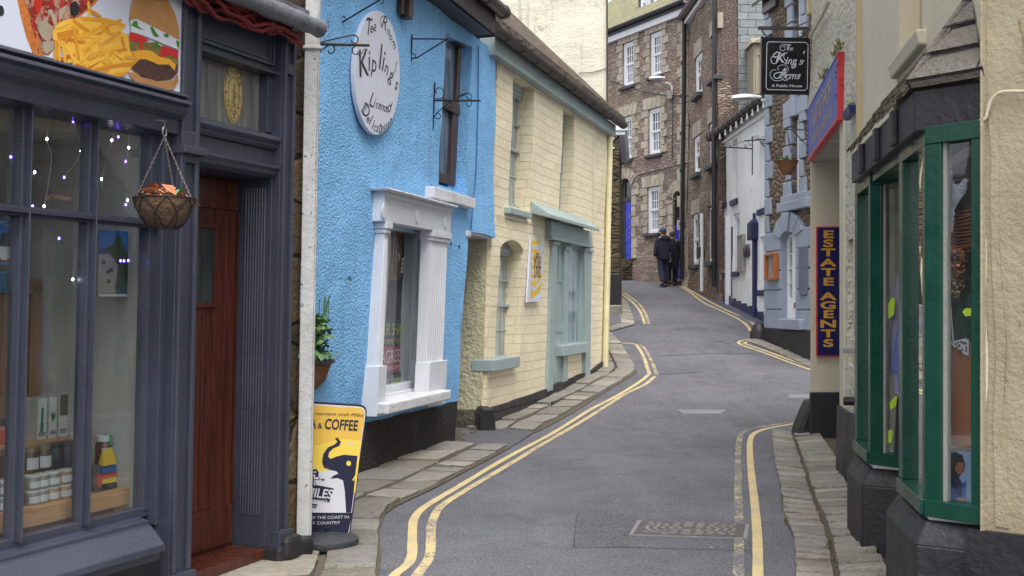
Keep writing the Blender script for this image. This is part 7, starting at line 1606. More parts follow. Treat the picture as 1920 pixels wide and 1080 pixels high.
# guard stone, blue trough
gq = gpt(1506, 818); GQ = Wall(o=(gq.x, gq.y), dir=(1, 0)); b = MB(GQ); b.prism([(-.1, -.1), (.12, -.1), (.13, .42), (.06, .4), (.0, .28), (-.06, .1)], -.25, .08)
for v_ in b.bm.verts: v_.co += noise.noise_vector(v_.co*6)*.015
b.alone('guard_stone', m_black, 'leaning black guard stone against the porch post', 'guard stone', 0, 0, bev=.03)
q = R_.uz(1590, 192, .12); t = thing('wall_trough', 'narrow blue trough with a green shoot on the pebbledashed wall', 'planter', R_, q[0], q[1]); x0, x1 = R_.u(1580, 195, .07), R_.u(1592, 190, .07); z = R_.z(1590, 196, .1)
b = MB(R_); b.hexa([(x0, .01, z-.03), (x1, .01, z-.03), (x1, .06, z-.03), (x0, .06, z-.03), (x0-.02, .01, z+.03), (x1+.02, .01, z+.03), (x1+.02, .08, z+.03), (x0-.02, .08, z+.03)]); b.build('trough', paint('navy plastic', sc(srgb(56, 66, 120), .8), .5), t, .008); b = MB(R_)
for i in range(16): b.leaf((x1-RN.uniform(0, .2), .05, z+.03), RN.uniform(.03, .06), .015, RN.uniform(0, 6.3), RN.uniform(.6, 1.4), .2)
b.build('foliage', m_leaf, t)
# pub sign hung from the far end of the pebbledashed wall
pe = R_.P(far_end, .0, 0); PS = Wall(o=(pe.x, pe.y-.02), dir=(1, .04)); m_signk = paint('black sign panel', (.006, .006, .009), .25, .1, 4, .0004); m_signw = plain('white sign paint', sc(srgb(206, 206, 218), .9), .5)
q = PS.rect(1431, 1516, 70, 177); t = thing('pub_sign', "black hanging pub sign lettered The King's Arms, A Public House in white", 'pub sign', PS, (q[0]+q[1])/2, q[2])
b = MB(PS); b.box(q[0], q[1], -.035, .0, q[2], q[3]); b.box(q[0]-.02, q[0], -.045, .01, q[2]-.01, q[3]+.01); b.box(q[1], q[1]+.015, -.045, .01, q[2]-.01, q[3]+.01); b.build('panel', m_signk, t, .003)
Zp = lambda x, y: (1425+x*.1157, 60+y*.1157); e = .0015; P_ = lambda pts: [PS.uz(*Zp(*p), e) for p in pts]
b = MB(PS); b.stroke(P_([(130, 158), (750, 170), (758, 190), (778, 200), (765, 920), (745, 930), (735, 945), (120, 932), (112, 915), (98, 905), (112, 185), (128, 178), (130, 158)]), .008, e); b.build('white_border', m_signw, t)
hm = (PS.z(1470, 100)-PS.z(1470, 200))/100*.1157; b = MB(PS)
def tx(s, x, y, h, sx=1, sh=.3, bold=0, rot=0): u, z = PS.uz(*Zp(x, y), e); b.text(s, u, z, h*hm, e+.0005, sx=sx, shear=sh, bold=bold, rot=rad(rot))
tx('T', 440, 255, 96, .95, .3, .01); tx('he', 490, 270, 80, .8, .3)
tx('K', 315, 425, 165, 1.0, .3, .012); tx('ing', 490, 470, 120, .92, .35, .012); tx("'", 680, 385, 130, 1, .3, .02); tx('s', 655, 478, 120, 1.0, .35, .012)
tx('A', 360, 670, 165, .8, .35, .0); tx('rms', 520, 710, 120, .92, .35, .012); tx('A Public House', 437, 873, 46, 1.22, 0, .02)
for st, wd_ in (([(440, 210), (400, 200), (350, 205), (325, 250), (345, 300), (395, 295), (410, 250), (385, 225), (355, 245)], .006), ([(400, 205), (490, 210)], .010), ([(340, 345), (280, 325), (220, 370), (240, 410), (290, 395)], .012), ([(270, 400), (200, 400), (175, 450), (205, 505), (265, 500), (330, 400), (345, 350)], .008), ([(380, 420), (400, 350), (450, 335)], .008), ([(390, 430), (420, 470), (430, 500), (395, 515)], .009), ([(580, 500), (575, 560), (540, 585), (505, 570)], .010), ([(680, 510), (720, 460)], .006),
                ([(430, 590), (360, 720), (270, 750), (225, 720), (250, 670), (330, 655), (400, 660)], .010), ([(300, 620), (290, 570), (350, 535), (430, 550), (460, 610), (420, 665)], .006), ([(260, 610), (190, 625), (165, 700), (210, 775), (300, 790), (370, 760), (420, 690)], .006), ([(350, 755), (400, 785), (450, 770), (470, 740)], .008), ([(620, 745), (665, 690)], .006)):
    b.stroke([tuple(v) for v in smoothline(P_(st), 6)], wd_, e+.0008)
b.build('lettering', m_signw, t)
b = MB(PS); zb_ = PS.z(1470, 52); b.box(PS.u(1422, 52), PS.u(1517, 52), -.03, .0, zb_-.02, zb_+.015)
for px in (1434, 1511): u = PS.u(px, 60); b.tube([(u-.03, -.015, zb_), (u-.02, -.015, zb_-.05), (u+.02, -.015, q[3]+.02), (u+.02, -.015, q[3]-.03)], .008, 6)
b.tube([(u, -.015, z) for u, z in smoothline([PS.uz(*p) for p in [(1515, 40), (1490, 50), (1468, 50), (1458, 42), (1464, 38), (1467, 44)]], 5)], .007, 6); b.build('iron_bar', m_gutd, t, smooth=True)

# ---------------------------------------------------------------- gift shop with green bay windows
ugn = R_.uw((1.2+.178*4.64, 4.64, 0))[0]                       # near corner of the house
gift = thing('gift_shop', 'cream gift shop with two dark green bay windows under a slated black fascia', 'shop', R_, ugn, 0)
Ev = (2.1-2.035, 4.446-4.72)
uwin0, uwin1 = R_.u(1686, 60), R_.u(1729, 30)
b = MB(R_); bh0, bh1 = R_.uw((.942+.178*7.0, 7.0, 0))[0], ugn
zo0, zo1 = .75, 2.3
u1652 = R_.u(1630, 600); 
b.panel([(un_, -.3), (ugn, -.3), (ugn, 6.5), (un_, 6.5)], [[(bh0+.12, zo0), (ugn-.12, zo0), (ugn-.12, zo1), (bh0+.12, zo1)], [(uwin0, R_.z(1700, 128)), (uwin1, R_.z(1700, 128)), (uwin1, 4.6), (uwin0, 4.6)]], thick=.25, step=.25, amp=.003, reveal=.22); b.build('street_wall', m_smooth, gift)
b = MB(R_); b.box(uwin0, uwin1, -.3, -.12, 2.6, 4.7); b.build('window_blank', m_ochre, gift)
q0, q1 = R_.u(1663, 110, .06), R_.u(1716, 70, .06); zq0, zq1 = R_.z(1716, 84, .06), R_.z(1716, 54, .06)
b = MB(R_); b.hexa([(q0, -.02, zq0), (q1, -.02, zq0), (q1, .04, zq0), (q0, .04, zq0), (q0, -.02, zq1), (q1, -.02, zq1), (q1, .06, zq1), (q0, .06, zq1)]); b.build('window_sill', m_smooth, gift, .012)
b = MB(R_); x = R_.u(1616, 150); b.box(x-.03, x+.03, .0, .04, .6, 6.5); b.build('wall_joint', m_ochre, gift)
# the end wall that faces the camera
cpn = R_.P(ugn, 0, 0); Ew = Wall(o=(cpn.x, cpn.y), dir=(.655, -.755)); er = 2.2; zpe = Ew.z(1830, 993)
b = MB(Ew); b.panel([(0.0, zpe-.1), (er, zpe-.1), (er, 6.5), (0.0, 6.5)], thick=.25, step=.12, amp=.008); b.build('end_wall', m_lumpy, gift)
b = MB(Ew); b.box(-.0, Ew.u(1849, 600)+.0, .0, .04, zpe, 6.5); b.build('corner_strip', m_lumpy, gift, .006)
b = MB(Ew); b.panel([(-.05, -.3), (er, -.3), (er, zpe-.01), (-.05, zpe+.01)], w=.035, thick=.25, step=.15, amp=.012); b.build('end_plinth', m_black, gift, .0)
b = MB(Ew); b.panel([Ew.uz(*p, .0) for p in [(1868, 985), (1862, 800), (1866, 640), (1858, 480), (1860, 300), (1852, 215), (1868, 205), (1876, 320), (1872, 470), (1884, 640), (1879, 800), (1893, 990)]], w=.008, thick=.01, step=.08, amp=.008); b.build('patched_crack', m_lumpy, gift)
b = MB(Ew); pts = [Ew.uz(*p, .02) for p in [(1838, 226), (1848, 222), (1852, 208), (1858, 190), (1872, 175), (1900, 171), (1990, 168), (2900, 120)]]; b.tube([(u, .022, z) for u, z in smoothline(pts, 5)], .007, 6); b.build('cable', m_smooth, gift, smooth=True)
# bay frames: front follows the street wall at w = .25
m_green = paint('dark green gloss', sc(srgb(8, 72, 56), .75), .25, .1, 4, .0015, sc(srgb(60, 80, 72), .8), .02); m_pgreen = paint('grey green edge paint', sc(srgb(92, 124, 114), .8), .4, .1, 4, .001)
BW = .25
upt = lambda Y: R_.uw((.942+.178*Y, Y, 0))[0]
def bay(Yn, Yf, zb0, label_, px_l):
    un1, uf1 = upt(Yn), upt(Yf)
    rt = .30 if Yn < 5.5 else .30
    # plinth
    b = MB(R_); pr = [(uf1-.02, -.02), (uf1-.0, BW+.01), (un1-.0, BW+.01), (un1+.12, -.02)]; b.plan(pr, -.2, zb0-.12)
    p2 = [(uf1+.03, -.02), (uf1+.05, BW-.04), (un1-.03, BW-.04), (un1+.09, -.02)]
    a = [b.v(u, w, zb0-.12) for u, w in pr]; c = [b.v(u, w, zb0-.02) for u, w in p2]; n = 4
    for i in range(n): b.bm.faces.new((a[i], a[(i+1) % n], c[(i+1) % n], c[i]))
    b.bm.faces.new(c); b.build('bay_plinth', m_black, gift, .012)
    return un1, uf1
zfb = 2.30
n1, f1 = bay(4.81, 5.58, .56, 'near', 0); n2, f2 = bay(6.45, 7.1, .55, 'far', 0)
def frame(Yn, Yf, zb, zt, nm):
    un1, uf1 = upt(Yn), upt(Yf); w = .21
    pn = R_.P(un1, w, 0); pw_ = R_.P(un1+.17, .01, 0); d = (pw_.x-pn.x, pw_.y-pn.y); N = Wall(o=(pn.x, pn.y), dir=d)
    L = math.hypot(*d); 
    b = MB(R_); st = .062
    b.box(uf1+.04, uf1+.04+st, w-.07, w, zb+.07, zt); b.box(un1-st, un1, w-.07, w, zb+.07, zt); b.box(uf1+.04, un1, w-.07, w, zt, zt+.08); b.box(uf1+.04, un1, w-.09, w+.02, zb, zb+.07)
    fr = b.build('bay_front', m_green, gift, .004)
    b = MB(R_); b.flat([(uf1+.08, zb+.06), (un1-st+.02, zb+.06), (un1-st+.02, zt+.01), (uf1+.08, zt+.01)], w-.04); b.build('pane', m_glass, fr)
    b = MB(N); b.box(.0, .075, -.07, .0, zb+.0, zt); b.box(L-.05, L+.0, -.07, .0, zb, zt); b.box(.0, L, -.08, .004, zt, zt+.08); b.box(-.0, L, -.09, .012, zb-.005, zb+.07)
    fr2 = b.build('bay_return', m_green, gift, .004)
    b = MB(N); b.flat([(.06, zb+.06), (L-.04, zb+.06), (L-.04, zt+.01), (.06, zt+.01)], -.035); b.build('pane', m_glass, fr2)
    b = MB(N); b.box(.075, .09, -.06, -.02, zb+.07, zt); b.build('inner_bead', m_gboard, fr2)
    # far return and bay ceiling
    b = MB(R_); b.box(uf1+.0, uf1+.04, -.0, w, zb, zt+.08); b.build('far_return', m_green, gift, .004)
    b = MB(R_); b.plan([(uf1+.02, -.02), (uf1+.02, w-.02), (un1-.02, w-.02), (un1+.08, -.02)], zb-.03, zb+.02); b.build('bay_floor', m_wsash, gift)
    return N, L, un1, uf1
N1, L1_, a1_, b1_ = frame(4.845, 5.5, .565, 2.22, 'n'); N2, L2_, a2_, b2_ = frame(6.45, 7.1, .56, 2.22, 'f')
# fascia, brackets, slated roof
fz0, fz1 = 2.285, 2.47; wf = BW; unf, uff = upt(4.884), upt(6.95)
P0 = R_.P(unf, wf, 0); d_ = R_.P(ugn-.01, .0, 0); dn = (d_.x-P0.x, d_.y-P0.y); NF = Wall(o=(P0.x, P0.y), dir=dn); LF = math.hypot(*dn)
b = MB(R_); b.plan([(uff, -.02), (uff, wf), (unf, wf), (ugn-.01, -.02)], fz0, fz1)
for px in (1619, 1648, 1681): x = R_.u(px, 260, wf); b.box(x-.035, x+.035, wf, wf+.03, fz0+.0, fz1-.01)
b.build('fascia', m_black, gift, .006)
b = MB(R_); b.plan([(uff+.06, -.02), (uff+.06, wf-.05), (unf-.03, wf-.05), (unf+.05, -.02)], fz0-.05, fz0); b.build('bay_soffit', m_green, gift)
m_bayroof = courses('bay roof slates', sc(srgb(128, 116, 92), .75), sc(srgb(104, 98, 86), .75), (.03, .03, .02), .25, .09, .008, .03, .5, .85, 30, 1, .04, .75, sc(srgb(168, 122, 46), .75))
m_hips = courses('grey hip slates', sc(srgb(140, 132, 122), .75), sc(srgb(122, 116, 110), .75), (.03, .03, .03), .9, .12, .008, .03, .35, .8, 30, 1, .02, .5, sc(srgb(140, 136, 118), .7))
zr1 = 2.85; wo = wf+.02; uap = R_.uw((2.067, 4.872, 0))[0]
b = MB(R_)
for i in range(4):
    k0_, k1_ = i/4, (i+1)/4+.06; A_ = lambda k: (wo*(1-k), fz1+.01+(zr1-fz1)*k)
    (w0, z0), (w1, z1) = A_(k0_), A_(min(1, k1_)); ue0 = uff-.06+(.12)*k0_; un0 = unf+(uap-unf)*k0_; un1_ = unf
    m = 30
    for j in range(m):
        x0 = ue0+(un0-ue0)*j/m; x1 = ue0+(un0-ue0)*(j+1)/m-.004; t0 = .012+.006*RN.random(); jz = .008*RN.uniform(-1, 1); jw = .012*RN.uniform(-1, 1)
        b.hexa([(x0, w0+jw, z0+jz), (x1, w0+jw, z0+jz), (x1, w1, z1), (x0, w1, z1), (x0, w0+jw, z0+t0+jz+.01), (x1, w0+jw, z0+t0+jz+.01), (x1, w1, z1+t0), (x0, w1, z1+t0)])
rf = b.build('bay_roof', m_bayroof, gift)
b = MB(NF)
apx = NF.uw(R_.P(uap, .0, zr1))
for i in range(3):
    k0_, k1_ = i/3, min(1, (i+1)/3+.03)
    e0 = Vector((-.015, .015, fz1+.01)); e1 = Vector((LF+.02, .03, fz1+.01)); ap0 = Vector(apx); ap1 = Vector((*NF.uw(R_.P(uap+.04, .0, zr1))[:2], zr1))
    q = [e0.lerp(ap0, k0_), e1.lerp(ap1, k0_), e1.lerp(ap1, k1_), e0.lerp(ap0, k1_)]; up = Vector((0, .012, .022)); dn_ = Vector((0, .0, .0)); l0 = Vector((0, .014, .014))
    b.hexa([tuple(p) for p in q]+[tuple(p+(up+l0 if n_ < 2 else up*.6)) for n_, p in enumerate(q)])
b.build('bay_hip', m_hips, gift)
b = MB(NF); b.tube([(-.015, .02, fz1+.03), (apx[0], apx[1]+.02, zr1+.03)], .02, 6); b.build('hip_lead', m_hips, gift, 0, True)
# shop inside
b = MB(R_); b.box(bh0-.6, ugn+.02, -1.9, -1.85, .3, 2.6); b.box(bh0-.6, ugn+.02, -1.9, -.25, 2.45, 2.5); b.box(bh0-.6, ugn+.02, -1.9, -.2, .45, .5); b.box(bh0-.65, bh0-.6, -1.9, -.25, .3, 2.6); b.build('inner_room', plain('shop inside walls', sc(srgb(150, 148, 152), .8), .9), gift)
b = MB(Ew); b.box(0, er, -.35, -.3, .3, 2.6); b.build('inner_end_wall', plain('shop inner end', sc(srgb(130, 122, 116), .8), .9), gift)
b = MB(R_); b.box(un_, ugn-.3, -5.5, -1.95, -.2, 6.5); b.build('rear_walls', m_smooth, gift)
b = MB(R_); roofslab(b, R_, un_, ugn+2.5, .3, 6.5, -2.6, 8.8); roofslab(b, R_, un_, ugn+2.5, -5.6, 6.5, -2.6, 8.8); b.build('roof', m_slate_roof, gift)
b = MB(Ew); b.box(er-.2, er, -4, -.25, -.2, 6.5); b.build('side_wall', m_lumpy, gift)
# goods in the near bay, seen through its camera-facing pane
m_lace = plain('white lace', sc(srgb(214, 214, 224), .9), .8)
ZN = lambda x, y: (1730+x*.2965, 240+y*.2965); zn = lambda pts, w: [N1.uz(*ZN(*p), w) for p in pts]
t = thing('lace_shawl', 'white lace shawl hanging in the upper part of the near green bay', 'lace', N1, *N1.uz(1790, 360, -.1)); b = MB(N1); RL = random.Random(9)
def lace(b, poly_, w, n=160):
    for i in range(n):
        x, y = RL.uniform(145, 272), RL.uniform(215, 650)
        ins = (y < 350 and x < 178 and y > 215+(x-145)*.5 and x < 178) or (165 < x < 272 and 325+abs(x-218)*.0 < y < 480-(x-165)*1.25+40 and y > (330+(x-170)*.9 if x < 220 else 375-(x-220)*1.0)) or (160 < x < 200 and 440 < y < 650 and x < 200-(y-440)*.09 and x > 160+(y-440)*.08)
        if not ins: continue
        a = RL.uniform(0, 6.28); p = [(x+RL.uniform(6, 13)*math.cos(a+k*.9), y+RL.uniform(6, 14)*math.sin(a+k*.9)) for k in range(8)]; b.tube([(u, w+RL.uniform(-.01, .01), z) for u, z in zn(p, w)], .0016, 4, False)
lace(b, None, -.1, 1500); b.build('lace_net', m_lace, t)
b = MB(N1)
for st in ([(150, 225), (175, 335), (215, 370), (272, 322)], [(175, 340), (165, 540), (178, 650)], [(272, 400), (215, 480), (185, 560), (180, 650)]): b.tube([(u, -.1, z) for u, z in smoothline(zn(st, -.1), 5)], .003, 5)
b.build('lace_hem', m_lace, t)
m_hyd = islands('dried hydrangea', [(0, sc(srgb(112, 86, 60), .8)), (.5, sc(srgb(150, 124, 90), .85)), (1, sc(srgb(176, 154, 118), .85))], .8)
t = thing('dried_hydrangea', 'bunch of brown dried hydrangea heads hanging in the near green bay', 'dried flowers', N1, *N1.uz(1790, 555, -.12))
for cx, cy, rx, ry, mt in ((1790, 490, 17, 28, m_dead), (1788, 530, 19, 24, m_hyd)):
    c = N1.uz(cx, cy, -.1); sx_ = N1.u(cx+rx, cy, -.1)-c[0]; sz_ = c[1]-N1.z(cx, cy+ry, -.1); b = MB(N1)
    for i in range(230):
        a, h = RL.uniform(0, 6.28), RL.uniform(-1, 1); r = math.sqrt(1-h*h)*RL.uniform(.75, 1); b.leaf((c[0]+sx_*r*math.cos(a), -.1+.04*r*math.sin(a), c[1]+sz_*h), .02, .018, RL.uniform(0, 6.28), RL.uniform(-1, 1), .2, RL.uniform(-1, 1))
    b.build('flower_head', mt, t, kind=None)
b = MB(N1)
for px in (1776, 1783): b.tube([(N1.u(px-2, 560, -.1), -.1, N1.z(px, 555, -.1)), (N1.u(px+4, 600, -.1), -.1, N1.z(px, 638, -.1))], .003, 5)
b.build('stem', m_lace, t)
t = thing('straw_hanging', 'fringe of rust red dried fern above the hydrangea', 'dried fern', N1, *N1.uz(1796, 460, -.14)); b = MB(N1)
for i in range(13):
    y = 395+i*6.5; b.tube([(u, -.15, z) for u, z in smoothline([N1.uz(1776+RL.uniform(0, 12), y-6, -.15), N1.uz(1792, y+2, -.15), N1.uz(1822, y-4+RL.uniform(-4, 4), -.15)], 3)], .004, 4)
b.build('frond', islands('rust fern', [(0, sc(srgb(140, 66, 40), .85)), (1, sc(srgb(176, 88, 54), .85))]), t)
q = N1.rect(1772, 1830, 640, 838, -.14); b = MB(N1); b.box(q[0], q[1]+.1, -.17, -.14, q[2], q[3]); b.alone('wooden_board', wood('warm stripped pine', sc(srgb(150, 88, 50), .85), sc(srgb(176, 110, 66), .85), .4, 9), 'upright warm pine board behind the near green bay glass', 'board', q[0], q[2], -.155, bev=.003)
t = thing('lace_doily', 'scalloped white doily draped over the top of the pine board', 'doily', N1, *N1.uz(1800, 670, -.13)); b = MB(N1); b.prism(zn([(160, 1355), (270, 1330), (290, 1340), (290, 1440), (262, 1432), (250, 1420), (238, 1405), (222, 1405), (212, 1390), (198, 1388), (185, 1374)], -.13), -.135, -.13); b.build('lace_cloth', m_lace, t)
b = MB(N1); 
for i in range(24): u, z = N1.uz(*ZN(205+RL.uniform(0, 75), 1350+RL.uniform(0, 60)), -.129); b.disc(u, z, .004, .006, -.13, -.129, 6)
b.build('eyelet', plain('eyelet shade', sc(srgb(120, 100, 90), .8), .8), t, kind='stuff')
b = MB(N1); q = N1.rect(1800, 1830, 550, 640, -.2); b.box(q[0]-.02, q[1]+.1, -.24, -.2, q[2], q[3]); b.alone('green_garment', paint('bottle green cloth', sc(srgb(24, 84, 74), .8), .9, .3, 12, .01), 'bottle green garment hanging behind the hydrangea stems', 'garment', q[0], q[2], -.2)
m_neon = plain('neon yellow card', sc(srgb(216, 250, 30), .98), .6); 
# portrait poster at the foot of the near bay
q = N1.rect(1768, 1830, 846, 950, -.1); t = thing('portrait_poster', 'photograph of a dark haired person in blue inside the near green bay', 'poster', N1, q[0], q[2], -.1); b = MB(N1); b.box(q[0]-.02, q[1]+.1, -.115, -.105, q[2]-.01, q[3]); b.build('sheet', plain('poster backdrop', sc(srgb(150, 170, 200), .85), .4), t)
Zk = lambda x, y: (1640+x*.4444, 480+y*.4444); zk = lambda pts, w: [N1.uz(*Zk(*p), w) for p in pts]
for i, (nm, mt, pts) in enumerate((('hair', plain('printed dark hair', sc(srgb(40, 32, 32), .8), .4, var=.2), [(300, 890), (305, 845), (335, 826), (370, 840), (382, 880), (378, 905), (350, 940), (320, 930)]), ('face', plain('printed face', sc(srgb(150, 100, 74), .85), .4, var=.1), [(340, 885), (352, 870), (375, 870), (376, 890), (372, 915), (352, 922), (338, 905)]), ('blue_coat', plain('printed blue coat', sc(srgb(36, 96, 186), .85), .4, var=.25), [(300, 915), (318, 935), (345, 990), (385, 945), (385, 1050), (330, 1052), (300, 1045)]), ('scarf', plain('printed dark scarf', sc(srgb(44, 50, 80), .8), .4), [(312, 930), (350, 925), (370, 960), (365, 1020), (345, 1000)]), ('hand', plain('printed hand', sc(srgb(196, 150, 126), .85), .4), [(338, 1025), (360, 1018), (382, 1022), (380, 1040), (350, 1048)]))):
    b = MB(N1); e = -.104+i*.0008; b.flat(zk(pts, e), e); b.build(nm, mt, t)
# dress with neon tags in the far bay
t = thing('hanging_dress', 'pale lilac and blue dress hanging in the far green bay with neon price tags', 'dress', N2, *N2.uz(1672, 720, -.08))
for nm, col, pts, w in (('lilac_layer', sc(srgb(190, 180, 210), .85), [(1686, 500), (1680, 520), (1672, 560), (1668, 620), (1662, 680), (1664, 700), (1672, 705), (1676, 740), (1690, 745), (1694, 500)], -.1), ('blue_layer', sc(srgb(120, 140, 210), .85), [(1692, 560), (1684, 590), (1676, 640), (1668, 695), (1680, 700), (1684, 745), (1700, 760), (1700, 550)], -.07), ('dark_layer', sc(srgb(40, 42, 60), .8), [(1680, 745), (1674, 850), (1702, 850), (1702, 745)], -.12)):
    b = MB(N2); b.prism([N2.uz(*p, w) for p in pts], w-.03, w); b.build(nm, paint(nm, col, .8, .15, 10, .008), t, .012)
for i, (pts, where) in enumerate(((([(1665, 570), (1672, 558), (1678, 560), (1676, 590), (1666, 598)]), 'topmost neon tag on the lilac dress in the far bay'), ([(1668, 755), (1676, 745), (1682, 742), (1680, 760), (1670, 770)], 'middle neon tag below the lilac dress'), ([(1662, 815), (1669, 804), (1674, 808), (1672, 828), (1662, 834)], 'lowest neon tag near the foot of the far bay'))):
    b = MB(N2); b.prism([N2.uz(*p, -.05) for p in pts], -.053, -.05); b.alone('price_tag', m_neon, where, 'price tag', *N2.uz(*pts[0], -.05), w=-.05, group='neon yellow price tags in the green bays')
b = MB(N1); pts = [(1800, 580), (1808, 572), (1822, 574), (1822, 590), (1808, 592)]; b.prism([N1.uz(*p, -.08) for p in [(1804, 585), (1810, 578), (1822, 578), (1822, 592), (1810, 593)]], -.083, -.08); b.alone('price_tag', m_neon, 'neon tag beside the bottle green garment in the near bay', 'price tag', *N1.uz(1804, 585, -.08), w=-.08, group='neon yellow price tags in the green bays')

# ---------------------------------------------------------------- pavement advertising sign
fa = gpt(612, 1032); FA = Wall(o=(fa.x, fa.y), dir=(1, .1)); qq = lambda pts, w=0: [FA.uz(*p, w) for p in pts]
t = thing('pavement_sign', 'yellow and navy tea and coffee pavement sign with an elephant behind the white downpipe', 'pavement sign', FA, 0, 0)
m_navyb = plain('navy enamel', sc(srgb(30, 30, 62), .8), .35, var=.05); m_ysign = paint('yellow enamel', sc(srgb(238, 206, 84), .92), .35, .05, 2, .0005); m_ysky = plain('deep yellow enamel', sc(srgb(228, 184, 76), .92), .35, var=.04); m_wsign = plain('white enamel', sc(srgb(212, 212, 218), .9), .4, var=.04); m_rubber = paint('grey black rubber base', sc(srgb(58, 58, 66), .75), .6, .2, 6, .004)
b = MB(FA); uc = FA.u(612, 1030); b.lathe(uc, .0, [(.001, .03), (.19, .03), (.2, .05), (.195, .075), (.14, .105), (.05, .115), (.001, .115)], 28, 1, .95)
b.build('base', m_rubber, t, smooth=True)
def rq(tl, tr, br, bl, k):
    P = [Vector(p) for p in (tl, tr, br, bl)]; out = []
    for i in range(4):
        p, a, c = P[i], P[i-1], P[(i+1) % 4]; r = k if i < 2 else k*.15; d1 = (a-p).normalized()*r; d2 = (c-p).normalized()*r
        for j in range(7): s = j/6; out.append(tuple((p+d1)*(1-s)**2+2*p*s*(1-s)+(p+d2)*s*s))
    return out
TL, TR, BR, BL = FA.quad([(546, 750), (690, 759), (656, 1005), (530, 1004)])
cen = (Vector(TL)+Vector(TR)+Vector(BR)+Vector(BL))/4; ins = lambda k: [tuple(Vector(p)+(cen-Vector(p)).normalized()*k) for p in (TL, TR, BR, BL)]
b = MB(FA); b.prism(rq(TL, TR, BR, BL, .06), -.012, .0); b.tube([(uc, -.006, .07), (uc, -.006, .14)], .02, 6); b.build('panel', m_navyb, t, .002)
b = MB(FA); e = .0012; b.flat(rq(*ins(.016), .05), e); b.build('white_border', m_wsign, t); b = MB(FA); b.flat(rq(*ins(.026), .045), .0016); b.build('yellow_field', m_ysky, t)
Zs = lambda x, y: (550+x*.2868, 740+y*.2868); zs4 = lambda pts: [FA.uz(*Zs(*p), .002) for p in pts]
def fl_(name, mt, polys, e, par=None):
    b = MB(FA)
    for p in polys: b.flat(zs4(p), e)
    return b.build(name, mt, par or t)
fl_('bright_sky', m_ysign, [[(-30, 330), (100, 330), (170, 330), (260, 300), (330, 290), (445, 300), (405, 640), (-60, 640)]], .002)
fl_('white_field', m_wsign, [[(-60, 540), (60, 520), (180, 500), (300, 490), (330, 560), (345, 780), (-70, 780)]], .0024)
fl_('navy_foot', m_navyb, [[(-70, 770), (385, 772), (358, 905), (-75, 905)]], .0028)
fl_('elephant', m_navyb, [[(272, 285), (290, 280), (312, 310), (300, 335), (262, 350), (235, 375), (228, 405), (245, 420), (280, 405), (330, 392), (420, 400), (408, 500), (395, 640), (378, 770), (345, 770), (338, 640), (325, 560), (290, 545), (240, 550), (262, 530), (295, 515), (280, 500), (230, 490), (200, 480), (188, 440), (195, 390), (225, 345), (270, 325), (288, 308)]], .0032)
fl_('tusk', m_ysign, [[(178, 466), (210, 482), (240, 486), (210, 488)], [(385, 560), (402, 530), (408, 535), (395, 562)]], .0036); b = MB(FA); u, z = zs4([(362, 449)])[0]; b.disc(u, z, .014, .016, .002, .0038, 18); b.build('elephant_eye', m_ysign, t)
fl_('seagull', m_wsign, [[(345, 305), (375, 318), (410, 308), (385, 326), (372, 330)]], .0036)
fl_('brand_plate', m_navyb, [[(0, 590), (60, 588), (160, 592), (265, 612), (235, 705), (150, 690), (0, 682)], [(0, 705), (158, 715), (150, 742), (0, 738)]], .0034)
b = MB(FA); hm = (FA.z(612, 800)-FA.z(612, 900))/100*.2868
def ts(s, x, y, h, sx=1, sh=0, bold=0, rot=0): u, z = zs4([(x, y)])[0]; b.text(s, u, z, h*hm, .004, sx=sx, shear=sh, bold=bold, rot=rad(rot))
ts('y a moment with Miles', 268, 127, 22, 1.3, .4, 0, -3); ts('TEA', 95, 190, 66, .62, .1, .03, -2); ts('&', 174, 205, 36, .9, 0, .02); ts('COFFEE', 312, 200, 66, .66, .1, .035, -4); b.build('dark_lettering', m_navyb, t)
b = MB(FA); ts('MILES', 165, 647, 58, .85, .15, .03, -6); ts('COFFEE MERCHANTS', 130, 690, 12, 1.1, .1, .02, -5); ts('Porlock', 115, 728, 16, 1, .3, .0, -2); ts('BLENDED BY THE COAST IN', 165, 804, 19, 1.15, 0, .0); ts('THE WEST COUNTRY', 150, 840, 19, 1.15, 0, .0); b.build('white_lettering', m_wsign, t)
b = MB(FA)
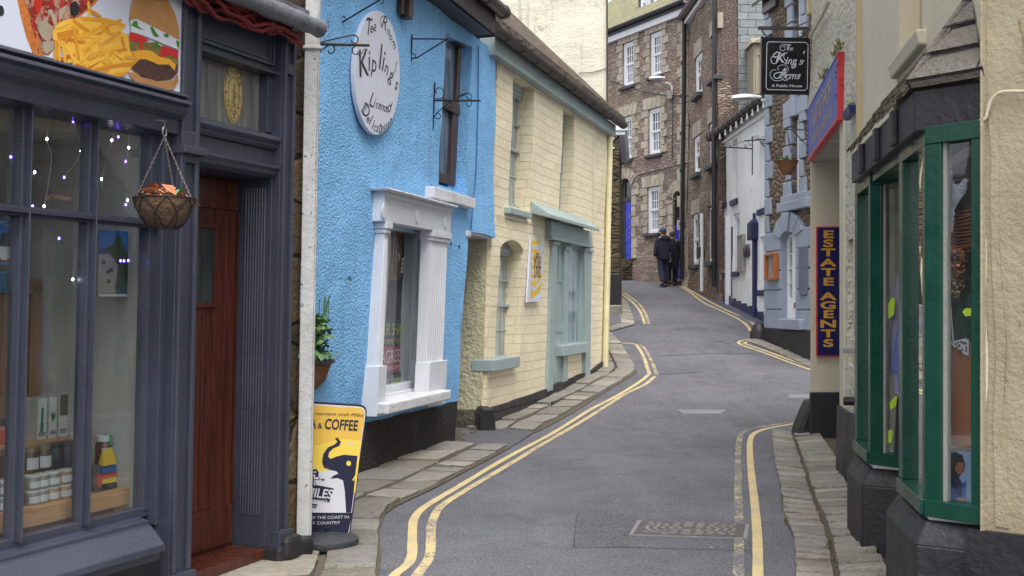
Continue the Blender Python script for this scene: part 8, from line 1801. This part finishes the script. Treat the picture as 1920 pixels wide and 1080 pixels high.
for st, wd_ in (([(131, 535), (131, 592)], .006), ([(90, 555), (205, 556)], .004), ([(205, 556), (190, 549), (190, 563), (205, 556)], .005), ([(110, 590), (118, 565), (131, 572), (140, 565), (152, 590)], .004), ([(110, 500), (150, 492), (160, 510), (158, 535), (150, 535), (148, 515), (125, 515), (122, 535), (116, 535), (114, 512), (104, 505), (98, 480), (106, 470)], .012)): b.stroke(zs4(st), wd_, .0038)
ts('W', 98, 545, 16); ts('E', 171, 545, 16); b.build('weathervane', m_navyb, t)

# ---------------------------------------------------------------- litter and weeds
m_lit = islands('litter', [(0, sc(srgb(196, 192, 184), .85)), (.4, sc(srgb(120, 110, 96), .8)), (.7, sc(srgb(150, 140, 120), .8)), (1, sc(srgb(96, 110, 60), .8))])
FW = Wall(o=(0, 0.001), dir=(1, 0)); FW.o = Vector((0, 0)); FW.n = Vector((0, -1)); FW.x = Vector((1, 0)); RL2 = random.Random(21)
b = MB(FW)
for i in range(150):
    p = gpt(RL2.uniform(640, 1500), RL2.uniform(760, 1079)) if i < 60 else gpt(*RL2.choice([(RL2.uniform(1440, 1600), RL2.uniform(830, 1075)), (RL2.uniform(690, 760), RL2.uniform(930, 1078)), (RL2.uniform(780, 960), RL2.uniform(830, 920))]))
    b.leaf((p.x, -p.y, p.z+.008 if i < 60 else p.z+.05), RL2.uniform(.008, .03), RL2.uniform(.006, .016), RL2.uniform(0, 6.3), RL2.uniform(-.1, .2), .1, RL2.uniform(-.2, .2))
o = b.build('litter', m_lit, None); tag(o, kind='stuff')
b = MB(FW)
for px0, py0, px1, py1, n in ((1466, 930, 1476, 990, 60), (1590, 900, 1612, 960, 70), (1486, 812, 1530, 820, 40), (700, 975, 742, 950, 40), (858, 826, 900, 812, 40), (1028, 742, 1045, 736, 50), (655, 905, 850, 838, 90), (905, 812, 1020, 752, 70), (1550, 1000, 1562, 1070, 40)):
    for i in range(n):
        t = RL2.random(); p = gpt(px0+(px1-px0)*t, py0+(py1-py0)*t); b.leaf((p.x+RL2.uniform(-.02, .02), -p.y+RL2.uniform(-.02, .02), p.z+.02), RL2.uniform(.015, .05), RL2.uniform(.006, .012), RL2.uniform(0, 6.3), RL2.uniform(.3, 1.4), .3)
o = b.build('weeds', islands('weeds', [(0, sc(srgb(96, 104, 60), .75)), (1, sc(srgb(130, 124, 76), .75))]), None); tag(o, kind='stuff')
